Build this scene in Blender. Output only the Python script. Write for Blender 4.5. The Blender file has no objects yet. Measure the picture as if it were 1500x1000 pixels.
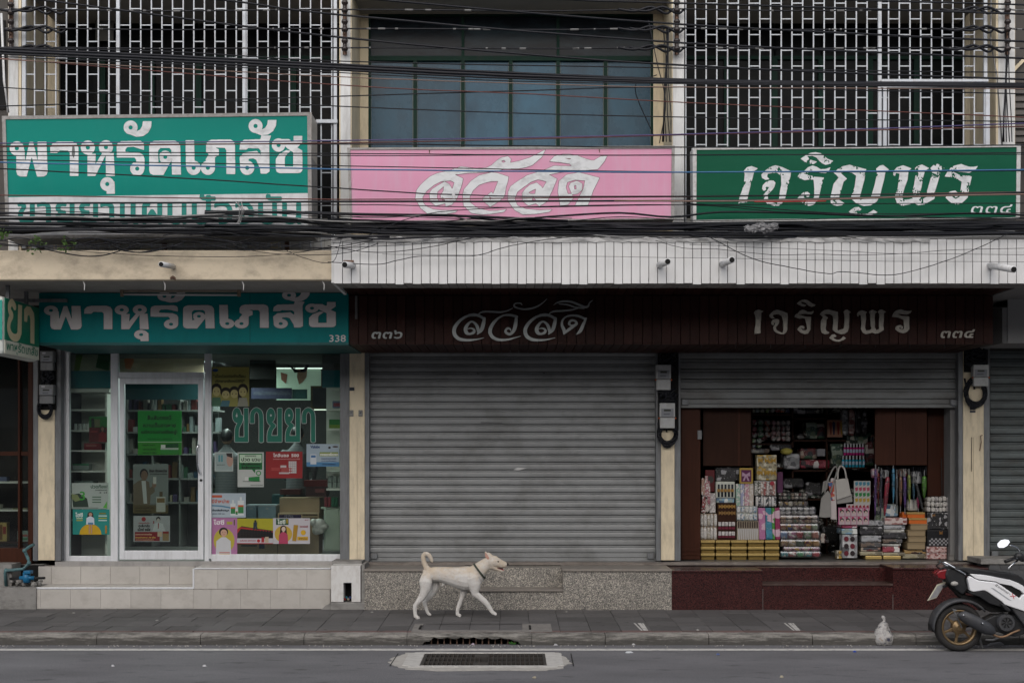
import bpy, bmesh, math, random
import numpy as np
from mathutils import Vector, Matrix
random.seed(7)
R = math.radians
SC = bpy.context.scene
COL = SC.collection

# ------------------------------------------------------------------ camera, sky, sun, exposure
F, CAMY, H, YH = 1824.0, -16.0, 2.13, 667.0       # focal length in photo pixels, camera position, eye height, horizon row
cam = bpy.data.cameras.new('camera'); cam.sensor_width = 36.0
cam.lens = F / 1500 * 36; cam.shift_y = (YH - 500) / 1500; cam.clip_end = 400
co = bpy.data.objects.new('camera', cam); COL.objects.link(co)
co.location = (0, CAMY, H); co.rotation_euler = (R(90), 0, 0); SC.camera = co

w = bpy.data.worlds.new('World'); SC.world = w; w.use_nodes = True
nt = w.node_tree; bg = nt.nodes['Background']
sky = nt.nodes.new('ShaderNodeTexSky'); sky.sky_type = 'NISHITA'; sky.sun_disc = False
sky.sun_elevation = R(38); sky.sun_rotation = R(188); sky.dust_density = 4.0; sky.air_density = 1.0
hs = nt.nodes.new('ShaderNodeHueSaturation'); hs.inputs['Saturation'].default_value = 0.75
nt.links.new(sky.outputs[0], hs.inputs['Color']); nt.links.new(hs.outputs[0], bg.inputs[0])
bg.inputs[1].default_value = 0.05
sun = bpy.data.lights.new('sun', 'SUN'); sun.energy = 1.5; sun.angle = R(110); sun.color = (1.0, 0.985, 0.985)
so = bpy.data.objects.new('sun', sun); COL.objects.link(so); so.rotation_euler = (R(52), 0, R(-8))
so.location = (0, -10, 20)
SC.view_settings.view_transform = 'Standard'; SC.view_settings.look = 'None'
SC.view_settings.gamma = 1; SC.view_settings.use_curve_mapping = False
SC.view_settings.exposure = 0.9
SC.cycles.max_bounces = 7; SC.cycles.transparent_max_bounces = 16
SC.cycles.use_denoising = True

# ------------------------------------------------------------------ measuring helpers
def K(Y): return F / (Y - CAMY)
def PX(px, Y): return (px - 750) / K(Y)
def PZ(py, Y): return H + (YH - py) / K(Y)
def P(px, py, Y): return Vector((PX(px, Y), Y, PZ(py, Y)))

# ------------------------------------------------------------------ materials
MATS = {}
def srgb(h):
    h = h.lstrip('#'); v = [int(h[i:i+2], 16) / 255 for i in (0, 2, 4)]
    return tuple(c / 12.92 if c <= .04045 else ((c + .055) / 1.055) ** 2.4 for c in v)
def new_mat(name):
    m = bpy.data.materials.new(name); m.use_nodes = True
    n = m.node_tree.nodes; l = m.node_tree.links
    return m, n, l, n['Principled BSDF']
def pos(n, l, scale=(1, 1, 1), obj=False):
    if obj: g = n.new('ShaderNodeTexCoord').outputs['Object']
    else: g = n.new('ShaderNodeNewGeometry').outputs['Position']
    mp = n.new('ShaderNodeMapping'); mp.inputs['Scale'].default_value = scale
    l.new(g, mp.inputs['Vector']); return mp.outputs[0]
def noise(n, l, vec, scale, detail=4, rough=.6):
    t = n.new('ShaderNodeTexNoise'); t.inputs['Scale'].default_value = scale
    t.inputs['Detail'].default_value = detail; t.inputs['Roughness'].default_value = rough
    l.new(vec, t.inputs['Vector']); return t.outputs['Fac']
def ramp(n, l, fac, stops, const=False):
    r = n.new('ShaderNodeValToRGB'); e = r.color_ramp.elements
    while len(e) < len(stops): e.new(.5)
    for i, (p, c) in enumerate(stops):
        e[i].position = p; e[i].color = (c[0], c[1], c[2], 1) if len(c) == 3 else c
    if const: r.color_ramp.interpolation = 'CONSTANT'
    l.new(fac, r.inputs[0]); return r.outputs[0]
def mixc(n, l, fac, a, b, mode='MIX'):
    m = n.new('ShaderNodeMix'); m.data_type = 'RGBA'; m.blend_type = mode
    for s, v in ((0, fac), (6, a), (7, b)):
        if isinstance(v, (int, float)): m.inputs[s].default_value = v
        elif isinstance(v, tuple): m.inputs[s].default_value = (v[0], v[1], v[2], 1)
        else: l.new(v, m.inputs[s])
    return m.outputs[2]
def bump(n, l, b, h, strength, dist=.01):
    k = n.new('ShaderNodeBump'); k.inputs['Strength'].default_value = strength; k.inputs['Distance'].default_value = dist
    l.new(h, k.inputs['Height']); l.new(k.outputs[0], b.inputs['Normal'])
def G(v): return (v, v, v)
def mul(c, k): return tuple(min(1, x * k) for x in c)

def mat(name, col, rough=.6, var=.18, scale=6, dirt=0.0, dcol=(.03, .027, .024), dscale=(3, 3, 1.2), bmp=0, bscale=60, metal=0, coat=0, perobj=0, spec=.35):
    """general painted or stone surface: base colour, soft value noise, vertical dirt, fine bump"""
    if name in MATS: return MATS[name]
    m, n, l, b = new_mat(name); p = pos(n, l)
    c = mixc(n, l, noise(n, l, p, scale), mul(col, 1 - var), mul(col, 1 + var))
    if perobj:
        oi = n.new('ShaderNodeObjectInfo').outputs['Random']
        c = mixc(n, l, 1.0, c, ramp(n, l, oi, [(0, G(1 - perobj)), (1, G(1))]), 'MULTIPLY')
    if dirt:
        d = noise(n, l, pos(n, l, dscale), 2.2, 7, .68)
        f = ramp(n, l, d, [(.46, G(0)), (.72, G(dirt))])
        c = mixc(n, l, f, c, dcol)
    l.new(c, b.inputs['Base Color']); b.inputs['Roughness'].default_value = rough
    b.inputs['Metallic'].default_value = metal; b.inputs['Specular IOR Level'].default_value = spec; b.inputs['Coat Weight'].default_value = coat
    if bmp: bump(n, l, b, noise(n, l, p, bscale, 5, .7), bmp)
    MATS[name] = m; return m
FK = [1.0]
def flat(h, rough=.55):
    """printed ink, cloth or plastic of one colour"""
    k = 'ink_%d_' % (FK[0] * 100) + h.lstrip('#') + ('' if rough == .55 else '_%d' % int(rough * 100))
    return mat(k, mul(srgb(h), FK[0]), rough, .06, 14)

M = {}
M['beige'] = mat('beige_plaster', (.66, .575, .42), .8, .1, 3, .35, (.09, .075, .055), (5, 5, 1.2), .25, 50)
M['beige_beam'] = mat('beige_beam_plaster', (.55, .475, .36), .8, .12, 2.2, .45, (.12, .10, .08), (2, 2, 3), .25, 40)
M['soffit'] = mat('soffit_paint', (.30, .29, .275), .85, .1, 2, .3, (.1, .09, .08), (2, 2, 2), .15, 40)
M['white_wall'] = mat('white_wall_paint', (.62, .63, .63), .75, .08, 3, .45, (.18, .17, .16), (5, 5, .8), .15, 50)
M['track'] = mat('grey_steel_track', (.17, .18, .19), .5, .2, 5, .6, (.05, .04, .035), (9, 9, 1), .1, 40, .3)
M['slat'] = mat('grey_shutter_slat', (.25, .26, .265), .5, .10, 7, .6, (.10, .10, .095), (.8, 2, 1.1), .12, 30, .15, perobj=.1)
M['slat2'] = mat('worn_shutter_slat', (.225, .235, .235), .55, .14, 7, .65, (.09, .08, .07), (.8, 2, 2), .2, 30, .15, perobj=.22)
M['slat3'] = mat('green_grey_shutter_slat', (.12, .14, .142), .55, .25, 9, .7, (.05, .045, .04), (1, 2, 3), .2, 30, .15, perobj=.4)
M['alu'] = mat('aluminium_frame', (.68, .70, .73), .42, .06, 5, .3, (.25, .24, .23), (6, 6, 1), .05, 40, .25)
M['plank_white'] = mat('white_enamel_plank', (.61, .615, .62), .45, .03, 4, .16, (.3, .29, .27), (7, 7, 1.3), .05, 20, .0, perobj=.06)
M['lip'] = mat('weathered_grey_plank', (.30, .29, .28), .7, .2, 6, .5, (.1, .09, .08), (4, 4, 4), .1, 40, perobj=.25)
M['plank_brown'] = mat('dark_brown_plank', (.036, .013, .010), .5, .3, 8, .3, (.008, .006, .006), (6, 6, 1), .1, 40, perobj=.4, spec=.12)
M['black'] = mat('black_rubber', (.012, .012, .013), .45, .3, 8)
M['void'] = mat('dark_gap', (.006, .006, .006), .9, .1, 3)
M['cable'] = mat('black_cable_sheath', (.009, .010, .014), .42, .35, 12, spec=.22)
M['cable_red'] = mat('maroon_cable_sheath', (.10, .028, .022), .4, .3, 12)
M['cable_brown'] = mat('brown_cable_sheath', (.16, .105, .085), .45, .3, 12)
M['cable_blue'] = mat('blue_cable_sheath', (.035, .12, .26), .3, .2, 12)
M['cable_purple'] = mat('purple_cable_sheath', (.06, .045, .14), .4, .2, 12)
M['wire_grey'] = mat('grey_bare_wire', (.2, .2, .2), .4, .4, 30, metal=.4)
M['rust'] = mat('rusty_steel', (.12, .07, .05), .7, .4, 12, .6, (.2, .12, .08), (6, 6, 3))
M['grille'] = mat('white_painted_steel', (.50, .535, .58), .5, .07, 8, .35, (.25, .17, .12), (8, 8, 3))
M['green_frame'] = mat('dark_green_window_frame', (.008, .030, .022), .5, .25, 8, .4, (.03, .03, .03), (6, 6, 2), spec=.08)
M['dark_glass'] = mat('dark_window_glass', (.008, .009, .010), .2, .3, 2, .3, (.03, .028, .026), (2, 2, 2), spec=.05)
M['concrete'] = mat('grey_concrete', (.23, .225, .215), .85, .2, 4, .7, (.07, .065, .06), (2.5, 2.5, 4), .5, 45)
M['mortar'] = mat('pale_mortar', (.36, .345, .32), .85, .16, 9, .4, (.16, .15, .14), (5, 5, 5), .5, 70)
M['wood'] = mat('reddish_brown_door_wood', (.046, .016, .009), .45, .3, 3, .5, (.02, .008, .005), (14, 14, .7), .15, 40, spec=.12)
M['wood2'] = mat('dark_wood_cabinet', (.030, .012, .007), .5, .3, 3, .4, (.012, .006, .005), (14, 14, .7), .1, 40, spec=.1)
M['pvc'] = mat('white_pvc_pipe', (.58, .59, .6), .45, .08, 7, .4, (.25, .22, .18), (5, 5, 5))
M['pvc_blue'] = mat('blue_pvc_pipe', (.07, .15, .165), .5, .2, 12, .5, (.06, .07, .06), (9, 9, 9))
M['meter_blue'] = mat('blue_water_meter', (.01, .12, .25), .4, .2, 12)
M['meter'] = mat('white_meter_plastic', (.40, .41, .41), .5, .05, 8, .3, (.12, .11, .1), (8, 8, 4))
M['meter_old'] = mat('smoky_grey_meter', (.17, .175, .18), .45, .15, 8, .4, (.03, .03, .03), (8, 8, 4))
M['chrome'] = mat('chrome', (.72, .74, .77), .12, .04, 5, metal=1)
M['goldrim'] = mat('bronze_alloy_wheel', (.22, .155, .085), .38, .15, 9, metal=.7)
M['satin_black'] = mat('satin_black_plastic', (.018, .019, .021), .42, .25, 10, .3, (.05, .048, .045), (6, 6, 6))
M['grey_plastic'] = mat('dusty_grey_plastic', (.045, .047, .052), .55, .25, 9, .5, (.09, .085, .08), (6, 6, 6))
M['scooter_white'] = mat('pearl_white_paint', (.74, .75, .77), .22, .02, 3, coat=.6)
M['letter_white'] = mat('white_sign_lettering', (.66, .68, .70), .5, .08, 9, .65, (.3, .31, .32), (3, 3, 5))
M['letter_metal'] = mat('brushed_steel_lettering', (.30, .32, .32), .42, .35, 14, metal=.25)
M['letter_foil'] = mat('crumpled_foil_lettering', (.38, .355, .31), .38, .45, 24, metal=.3, bmp=.8, bscale=24)
M['letter_grey'] = mat('grey_raised_lettering', (.52, .50, .50), .5, .06, 9, .3, (.3, .29, .28), (3, 3, 5))
M['sign_green'] = mat('teal_green_sign_face', (.004, .215, .175), .38, .06, 1.5, .3, (.02, .24, .20), (2, 2, .6), spec=.08)
M['sign_green2'] = mat('teal_fascia_sign_face', (.004, .17, .175), .4, .08, 1.5, .35, (.004, .10, .11), (2, 2, .6), spec=.08)
M['sign_dark'] = mat('dark_green_sign_face', (.004, .085, .045), .35, .10, 2, .4, (.012, .115, .066), (.6, 3, 1.6), spec=.08)
M['sign_pink'] = mat('faded_pink_sign_face', (.66, .315, .455), .5, .08, 2, .7, (.62, .39, .51), (5, 5, .6), spec=.08)
M['sign_white'] = mat('white_sign_face', (.62, .63, .65), .5, .06, 2, .5, (.3, .3, .31), (2, 2, 1))
M['sign_frame'] = mat('weathered_sign_frame', (.27, .265, .26), .55, .25, 9, .6, (.13, .10, .08), (9, 9, 9), .15, 40, .3)
M['sign_frame_white'] = mat('white_sign_frame', (.52, .53, .53), .5, .15, 9, .55, (.22, .17, .13), (9, 9, 9))
M['shelf'] = mat('white_shelf_laminate', (.62, .62, .58), .5, .05, 4)
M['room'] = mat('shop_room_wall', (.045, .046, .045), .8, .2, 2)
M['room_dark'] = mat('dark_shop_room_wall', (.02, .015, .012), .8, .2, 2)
M['card'] = mat('cardboard', (.33, .24, .155), .8, .1, 7, .2, (.2, .15, .1), (5, 5, 5))
M['gold_dark'] = mat('gold_foil_box_side', (.22, .15, .045), .35, .2, 22, metal=.5, bmp=.35, bscale=18)
M['gold'] = mat('gold_foil_card', (.55, .40, .15), .32, .18, 22, metal=.55, bmp=.35, bscale=18)

def granite(name, a, b_, c_, rough, sc=260):
    m, n, l, b = new_mat(name); p = pos(n, l)
    v = n.new('ShaderNodeTexVoronoi'); v.inputs['Scale'].default_value = sc / 2.2; l.new(p, v.inputs['Vector'])
    s = n.new('ShaderNodeSeparateColor'); l.new(v.outputs['Color'], s.inputs[0])
    c = ramp(n, l, s.outputs[0], [(0, a), (.3, b_), (.62, mul(b_, 1.35)), (.82, c_), (1, mul(c_, 1.4))])
    d = noise(n, l, pos(n, l, (1.2, 1.2, 2)), 1.6, 6, .65)
    c = mixc(n, l, 1.0, c, ramp(n, l, d, [(.3, G(1.0)), (.75, G(.68))]), 'MULTIPLY')
    l.new(c, b.inputs['Base Color']); b.inputs['Roughness'].default_value = rough
    bump(n, l, b, noise(n, l, p, 120, 3), .15, .004); MATS[name] = m; return m
M['granite'] = granite('grey_granite_chip', (.05, .05, .048), (.17, .16, .145), (.40, .37, .32), .55)
M['granite_red'] = granite('polished_red_granite', (.010, .005, .005), (.036, .010, .010), (.062, .019, .017), .22)
M['granite_top'] = mat('granite_coping', (.21, .19, .17), .5, .2, 20, .4, (.1, .09, .08), (3, 3, 3), .2, 90)

def tile_mat():
    m, n, l, b = new_mat('beige_marble_tile'); p = pos(n, l)
    nz = noise(n, l, p, 5, 6, .7)
    c = mixc(n, l, nz, (.42, .40, .37), (.52, .50, .468))
    oi = n.new('ShaderNodeObjectInfo').outputs['Random']
    c = mixc(n, l, 1.0, c, ramp(n, l, oi, [(0, G(.9)), (1, G(1.03))]), 'MULTIPLY')
    d = noise(n, l, pos(n, l, (2, 2, 3)), 2.2, 8, .7)
    c = mixc(n, l, ramp(n, l, d, [(.5, G(0)), (.75, G(.45))]), c, (.24, .22, .2))
    l.new(c, b.inputs['Base Color']); b.inputs['Roughness'].default_value = .32; return m
M['tile'] = tile_mat()

def asphalt():
    m, n, l, b = new_mat('worn_asphalt'); p = pos(n, l)
    g = noise(n, l, p, 62, 5, .85); big = noise(n, l, pos(n, l, (.5, 1.3, 1)), 1.3, 6, .62)
    c = mixc(n, l, ramp(n, l, g, [(.36, G(0)), (.64, G(1))]), (.070, .070, .077), (.170, .168, .177))
    c = mixc(n, l, 1.0, c, ramp(n, l, big, [(.3, G(.76)), (.7, G(1.16))]), 'MULTIPLY')
    v = n.new('ShaderNodeTexVoronoi'); v.inputs['Scale'].default_value = 24; l.new(p, v.inputs['Vector'])
    c = mixc(n, l, ramp(n, l, v.outputs['Distance'], [(.0, G(.6)), (.12, G(0))]), c, (.34, .33, .32))
    sp = noise(n, l, pos(n, l, (1.3, 3.2, 1)), 2.3, 3, .5)
    c = mixc(n, l, ramp(n, l, sp, [(.60, G(0)), (.72, G(.75))]), c, (.04, .04, .042))
    l.new(c, b.inputs['Base Color']); b.inputs['Roughness'].default_value = .8
    bump(n, l, b, g, .5, .006); return m
M['asphalt'] = asphalt()
def paver(name, a):
    m, n, l, b = new_mat(name); p = pos(n, l)
    c = mixc(n, l, noise(n, l, p, 3.5, 6, .7), mul(a, .72), mul(a, 1.3))
    oi = n.new('ShaderNodeObjectInfo').outputs['Random']
    c = mixc(n, l, 1.0, c, ramp(n, l, oi, [(0, G(.72)), (1, G(1.15))]), 'MULTIPLY')
    d = noise(n, l, pos(n, l, (.8, 2.5, 1)), 2.0, 8, .7)
    c = mixc(n, l, ramp(n, l, d, [(.52, G(0)), (.7, G(.5))]), c, (.12, .115, .112))
    s = noise(n, l, p, 9, 3, .5)
    c = mixc(n, l, ramp(n, l, s, [(.66, G(0)), (.72, G(.7))]), c, (.022, .021, .02))
    l.new(c, b.inputs['Base Color']); b.inputs['Roughness'].default_value = .75
    bump(n, l, b, noise(n, l, p, 120, 4), .3, .004); return m
M['paver'] = paver('grey_pavement_tile', (.082, .079, .080))
M['paver_red'] = paver('faded_red_pavement_tile', (.11, .066, .062))
def kerbm():
    m, n, l, b = new_mat('grimy_kerb_concrete'); p = pos(n, l)
    c = mixc(n, l, noise(n, l, p, 22, 6, .8), (.13, .125, .115), (.36, .34, .31))
    d = noise(n, l, pos(n, l, (1, 1, 9)), 3.4, 9, .75)
    g = n.new('ShaderNodeNewGeometry'); s = n.new('ShaderNodeSeparateXYZ'); l.new(g.outputs['Position'], s.inputs[0])
    mr = n.new('ShaderNodeMapRange'); mr.inputs[1].default_value = .105; mr.inputs[2].default_value = .0; l.new(s.outputs[2], mr.inputs[0])
    a = n.new('ShaderNodeMath'); a.operation = 'MULTIPLY_ADD'; l.new(mr.outputs[0], a.inputs[0]); a.inputs[1].default_value = .22; l.new(d, a.inputs[2])
    c = mixc(n, l, ramp(n, l, a.outputs[0], [(.43, G(0)), (.62, G(.9))]), c, (.05, .047, .042))
    l.new(c, b.inputs['Base Color']); b.inputs['Roughness'].default_value = .85
    bump(n, l, b, noise(n, l, p, 40, 6, .8), .9, .012); return m
M['kerb'] = kerbm()
def linem():
    m, n, l, b = new_mat('worn_white_road_paint'); p = pos(n, l)
    d = noise(n, l, p, 14, 8, .75)
    c = mixc(n, l, ramp(n, l, d, [(.5, G(0)), (.64, G(.8))]), (.46, .45, .43), (.15, .15, .155))
    l.new(c, b.inputs['Base Color']); b.inputs['Roughness'].default_value = .7; return m
M['line'] = linem()
def glassm(name, tint, refl=1.0, dust=.0):
    m, n, l, b = new_mat(name); o = n['Material Output']
    tr = n.new('ShaderNodeBsdfTransparent'); tr.inputs[0].default_value = (*tint, 1)
    gl = n.new('ShaderNodeBsdfGlossy'); gl.inputs['Roughness'].default_value = .02; gl.inputs[0].default_value = (.95, .97, 1, 1)
    fr = n.new('ShaderNodeFresnel'); fr.inputs[0].default_value = 1.52
    mm = n.new('ShaderNodeMath'); mm.operation = 'MULTIPLY'; l.new(fr.outputs[0], mm.inputs[0]); mm.inputs[1].default_value = refl
    s = n.new('ShaderNodeMixShader'); l.new(mm.outputs[0], s.inputs[0]); l.new(tr.outputs[0], s.inputs[1]); l.new(gl.outputs[0], s.inputs[2])
    if dust:
        df = n.new('ShaderNodeBsdfDiffuse'); df.inputs[0].default_value = (.4, .42, .42, 1)
        s2 = n.new('ShaderNodeMixShader'); l.new(ramp(n, l, noise(n, l, pos(n, l), 2.5, 5), [(.3, G(dust * .4)), (.8, G(dust))]), s2.inputs[0])
        l.new(s.outputs[0], s2.inputs[1]); l.new(df.outputs[0], s2.inputs[2]); s = s2
    l.new(s.outputs[0], o.inputs[0]); return m
M['glass'] = glassm('shop_window_glass', (.86, .9, .88), .9, .015)
M['glass_thin'] = glassm('plastic_film', (.93, .93, .93), 2.2, .05)
def bluepane():
    m, n, l, b = new_mat('dusty_blue_window_pane'); p = pos(n, l)
    a = noise(n, l, pos(n, l, (1.4, 1, 1)), 1.3, 7, .65)
    c = mixc(n, l, ramp(n, l, a, [(.3, G(0)), (.72, G(1))]), (.010, .036, .062), (.040, .105, .160))
    oi = n.new('ShaderNodeObjectInfo').outputs['Random']
    c = mixc(n, l, 1.0, c, ramp(n, l, oi, [(0, G(.6)), (1, G(1.25))]), 'MULTIPLY')
    s = noise(n, l, pos(n, l, (1, 1, 2)), 6, 8, .8)
    c = mixc(n, l, ramp(n, l, s, [(.58, G(0)), (.8, G(.35))]), c, (.14, .20, .24))
    l.new(c, b.inputs['Base Color'])
    l.new(ramp(n, l, a, [(.3, G(.12)), (.7, G(.4))]), b.inputs['Roughness']); b.inputs['Specular IOR Level'].default_value = .22; return m
M['bluepane'] = bluepane()
def packm(name, cols, sx, sz, rough=.28, sy=None):
    """wrapped goods: small printed cells in a few colours under crinkled clear film"""
    if name in MATS: return MATS[name]
    m, n, l, b = new_mat(name); p = pos(n, l, (sx, sy or sx, sz), True)
    v = n.new('ShaderNodeTexVoronoi'); v.inputs['Scale'].default_value = 1; v.inputs['Randomness'].default_value = .55; l.new(p, v.inputs['Vector'])
    s = n.new('ShaderNodeSeparateColor'); l.new(v.outputs['Color'], s.inputs[0])
    cc = [mul(srgb(c), .82) for c in cols]; k = len(cc)
    c = ramp(n, l, s.outputs[0], [(i / k, cc[i]) for i in range(k)], True)
    wv = noise(n, l, pos(n, l, (1, 1, 1), True), 38, 4, .7)
    gl = ramp(n, l, wv, [(.60, G(0)), (.68, G(.55))]); c = mixc(n, l, gl, c, (.6, .6, .6))  # film glints painted in: pale grey mixed into the colour on crinkle crests
    l.new(c, b.inputs['Base Color']); b.inputs['Roughness'].default_value = rough
    b.inputs['Coat Weight'].default_value = .6; b.inputs['Coat Roughness'].default_value = .12; bump(n, l, b, wv, 1.0, .014); MATS[name] = m; return m
def emis(name, col, s):
    m, n, l, b = new_mat(name); b.inputs['Base Color'].default_value = (*col, 1)
    b.inputs['Emission Color'].default_value = (*col, 1); b.inputs['Emission Strength'].default_value = s; return m

# ------------------------------------------------------------------ mesh builder
ORG = {}
class MB:
    def __init__(s): s.v = []; s.f = []; s.mi = []; s.m = 0
    def add(s, vs, fs):
        o = len(s.v); s.v += [tuple(v) for v in vs]; s.f += [tuple(i + o for i in f) for f in fs]; s.mi += [s.m] * len(fs); return s
    def box(s, x0, x1, y0, y1, z0, z1):
        if x0 > x1: x0, x1 = x1, x0
        if y0 > y1: y0, y1 = y1, y0
        if z0 > z1: z0, z1 = z1, z0
        return s.add([(x0, y0, z0), (x1, y0, z0), (x1, y1, z0), (x0, y1, z0), (x0, y0, z1), (x1, y0, z1), (x1, y1, z1), (x0, y1, z1)],
                     [(0, 3, 2, 1), (4, 5, 6, 7), (0, 1, 5, 4), (1, 2, 6, 5), (2, 3, 7, 6), (3, 0, 4, 7)])
    def pbox(s, a, b, c, d, Y, dep):           # box from photo pixels a<c, b<d with its front at depth Y
        return s.box(PX(a, Y), PX(c, Y), Y, Y + dep, PZ(d, Y), PZ(b, Y))
    def poly(s, pts, y0, y1):                  # outline of (x, z) pushed from y0 to y1
        n = len(pts); ar = sum(pts[i][0] * pts[(i + 1) % n][1] - pts[(i + 1) % n][0] * pts[i][1] for i in range(n))
        if ar < 0: pts = pts[::-1]
        vs = [(x, y0, z) for x, z in pts] + [(x, y1, z) for x, z in pts]
        return s.add(vs, [tuple(range(n)), tuple(range(2 * n - 1, n - 1, -1))] + [(i + n, (i + 1) % n + n, (i + 1) % n, i) for i in range(n)])
    def ppoly(s, pts, Y, dep): return s.poly([(PX(a, Y), PZ(b, Y)) for a, b in pts], Y, Y + dep)
    def quad(s, a, b, c, d): return s.add([a, b, c, d], [(0, 1, 2, 3)])
    def loft(s, rings, cap=True, closed=False):
        n = len(rings[0]); vs = [v for r in rings for v in r]; fs = []
        m = len(rings)
        for i in range(m if closed else m - 1):
            j = (i + 1) % m
            for k in range(n): fs.append((i * n + k, i * n + (k + 1) % n, j * n + (k + 1) % n, j * n + k))
        if cap and not closed: fs.append(tuple(range(n))[::-1]); fs.append(tuple(range((m - 1) * n, m * n)))
        return s.add(vs, fs)
    def tube(s, pts, r, n=6, cap=True):
        pts = [Vector(p) for p in pts]; rs = r if isinstance(r, (list, tuple)) else [r] * len(pts); rings = []
        for i, p in enumerate(pts):
            d = (pts[min(i + 1, len(pts) - 1)] - pts[max(i - 1, 0)])
            if d.length < 1e-9: d = Vector((0, 0, 1))
            d.normalize(); u = d.cross(Vector((0, 0, 1)))
            if u.length < .08: u = d.cross(Vector((0, 1, 0)))
            u.normalize(); v = d.cross(u)
            rings.append([p + (u * math.cos(2 * math.pi * k / n) + v * math.sin(2 * math.pi * k / n)) * rs[i] for k in range(n)])
        return s.loft(rings, cap)
    def lathe(s, c, prof, axis='z', n=16, a0=0, a1=2 * math.pi):
        c = Vector(c); rings = []
        full = abs(a1 - a0 - 2 * math.pi) < 1e-6
        for r, h in prof:
            ring = []
            for k in range(n):
                a = a0 + (a1 - a0) * k / (n if full else n - 1); x, y = r * math.cos(a), r * math.sin(a)
                ring.append(c + (Vector((x, y, h)) if axis == 'z' else Vector((x, h, y)) if axis == 'y' else Vector((h, x, y))))
            rings.append(ring)
        return s.loft(rings, True)
    def ball(s, c, r, n=10, m=6):
        rx, ry, rz = r if isinstance(r, (list, tuple)) else (r, r, r); c = Vector(c); rings = []
        for j in range(m + 1):
            t = math.pi * (j + .02 if j == 0 else j - .02 if j == m else j) / m
            rings.append([c + Vector((rx * math.sin(t) * math.cos(2 * math.pi * k / n), ry * math.sin(t) * math.sin(2 * math.pi * k / n), -rz * math.cos(t))) for k in range(n)])
        return s.loft(rings, True)
    def build(s, name, mt, parent=None, smooth=False, bevel=0, **tg):
        org = ORG.get(parent.name, Vector((0, 0, 0))) if parent else Vector((0, 0, 0))
        me = bpy.data.meshes.new(name)
        if parent is None and s.v:
            a = np.array(s.v); base = Vector((float(a[:, 0].min() + a[:, 0].max()) / 2, float(a[:, 1].min() + a[:, 1].max()) / 2, float(a[:, 2].min())))
            o = bpy.data.objects.new(name, me); o.location = base; ORG[o.name] = base; off = base
        else:
            o = bpy.data.objects.new(name, me); off = org; ORG[o.name] = org
        me.from_pydata([(v[0] - off.x, v[1] - off.y, v[2] - off.z) for v in s.v], [], s.f)
        ms = mt if isinstance(mt, (list, tuple)) else [mt]
        for q in ms: me.materials.append(q)
        if len(ms) > 1: me.polygons.foreach_set('material_index', [min(i, len(ms) - 1) for i in s.mi])
        if smooth: me.polygons.foreach_set('use_smooth', [True] * len(s.f))
        me.update(); COL.objects.link(o)
        if parent: o.parent = parent
        if bevel:
            b = o.modifiers.new('soft_edge', 'BEVEL'); b.width = bevel; b.segments = 2; b.limit_method = 'ANGLE'
        tag(o, **tg); return o
def tag(o, label=None, cat=None, group=None, kind=None):
    if label: o['label'] = label
    if cat: o['category'] = cat
    if group: o['group'] = group
    if kind: o['kind'] = kind
    return o
def thing(name, loc, label, cat, group=None, kind=None):
    o = bpy.data.objects.new(name, None); COL.objects.link(o); o.location = loc; o.empty_display_size = .1
    ORG[o.name] = Vector(loc); return tag(o, label, cat, group, kind)
def dup(o, d, parent=None):
    c = o.copy(); COL.objects.link(c); c.location = Vector(o.location) + Vector(d)
    if parent: c.parent = parent
    ORG[c.name] = ORG.get(o.name, Vector()) ; return c
def box(name, m, parent, x0, x1, y0, y1, z0, z1, bevel=0, **k): return MB().box(x0, x1, y0, y1, z0, z1).build(name, m, parent, bevel=bevel, **k)
def pbox(name, m, parent, a, b, c, d, Y, dep, bevel=0, **k): return MB().pbox(a, b, c, d, Y, dep).build(name, m, parent, bevel=bevel, **k)
def smooth_path(pts, n=6):
    if len(pts) < 3: return [tuple(p) for p in pts]
    a = [np.array(p, float) for p in pts]; a = [2 * a[0] - a[1]] + a + [2 * a[-1] - a[-2]]; out = []
    for i in range(1, len(a) - 2):
        for k in range(n):
            t = k / n
            out.append(tuple(.5 * (2 * a[i] + (a[i+1] - a[i-1]) * t + (2*a[i-1] - 5*a[i] + 4*a[i+1] - a[i+2]) * t*t + (3*a[i] - a[i-1] - 3*a[i+1] + a[i+2]) * t**3)))
    out.append(tuple(a[-2])); return out

# ------------------------------------------------------------------ lettering: shapes painted on a fine grid, outlined by marching squares
FONTC = {}
def text_tris(s, spacing=1.0):
    key = (s, spacing)
    if key in FONTC: return FONTC[key]
    c = bpy.data.curves.new('lettering', 'FONT'); c.body = s; c.size = 1; c.resolution_u = 2; c.space_character = spacing
    o = bpy.data.objects.new('lettering', c); COL.objects.link(o)
    bpy.context.view_layer.update(); dg = bpy.context.evaluated_depsgraph_get()
    me = bpy.data.meshes.new_from_object(o.evaluated_get(dg)); me.calc_loop_triangles()
    co_ = np.array([v.co[:2] for v in me.vertices]); tr = np.array([t.vertices[:] for t in me.loop_triangles])
    COL.objects.unlink(o); bpy.data.objects.remove(o); bpy.data.curves.remove(c); bpy.data.meshes.remove(me)
    FONTC[key] = (co_, tr); return FONTC[key]
def fit_text(s, x0, y0, x1, y1, slant=0):
    """triangles of a text scaled into a box of photo pixels (y down)"""
    co_, tr = text_tris(s); mn = co_.min(0); mx = co_.max(0); q = (co_ - mn) / (mx - mn)
    X = x0 + q[:, 0] * (x1 - x0) + slant * q[:, 1] * (y1 - y0); Y = y1 - q[:, 1] * (y1 - y0)
    pp = np.stack([X, Y], 1); return [('poly', pp[t]) for t in tr]
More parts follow.
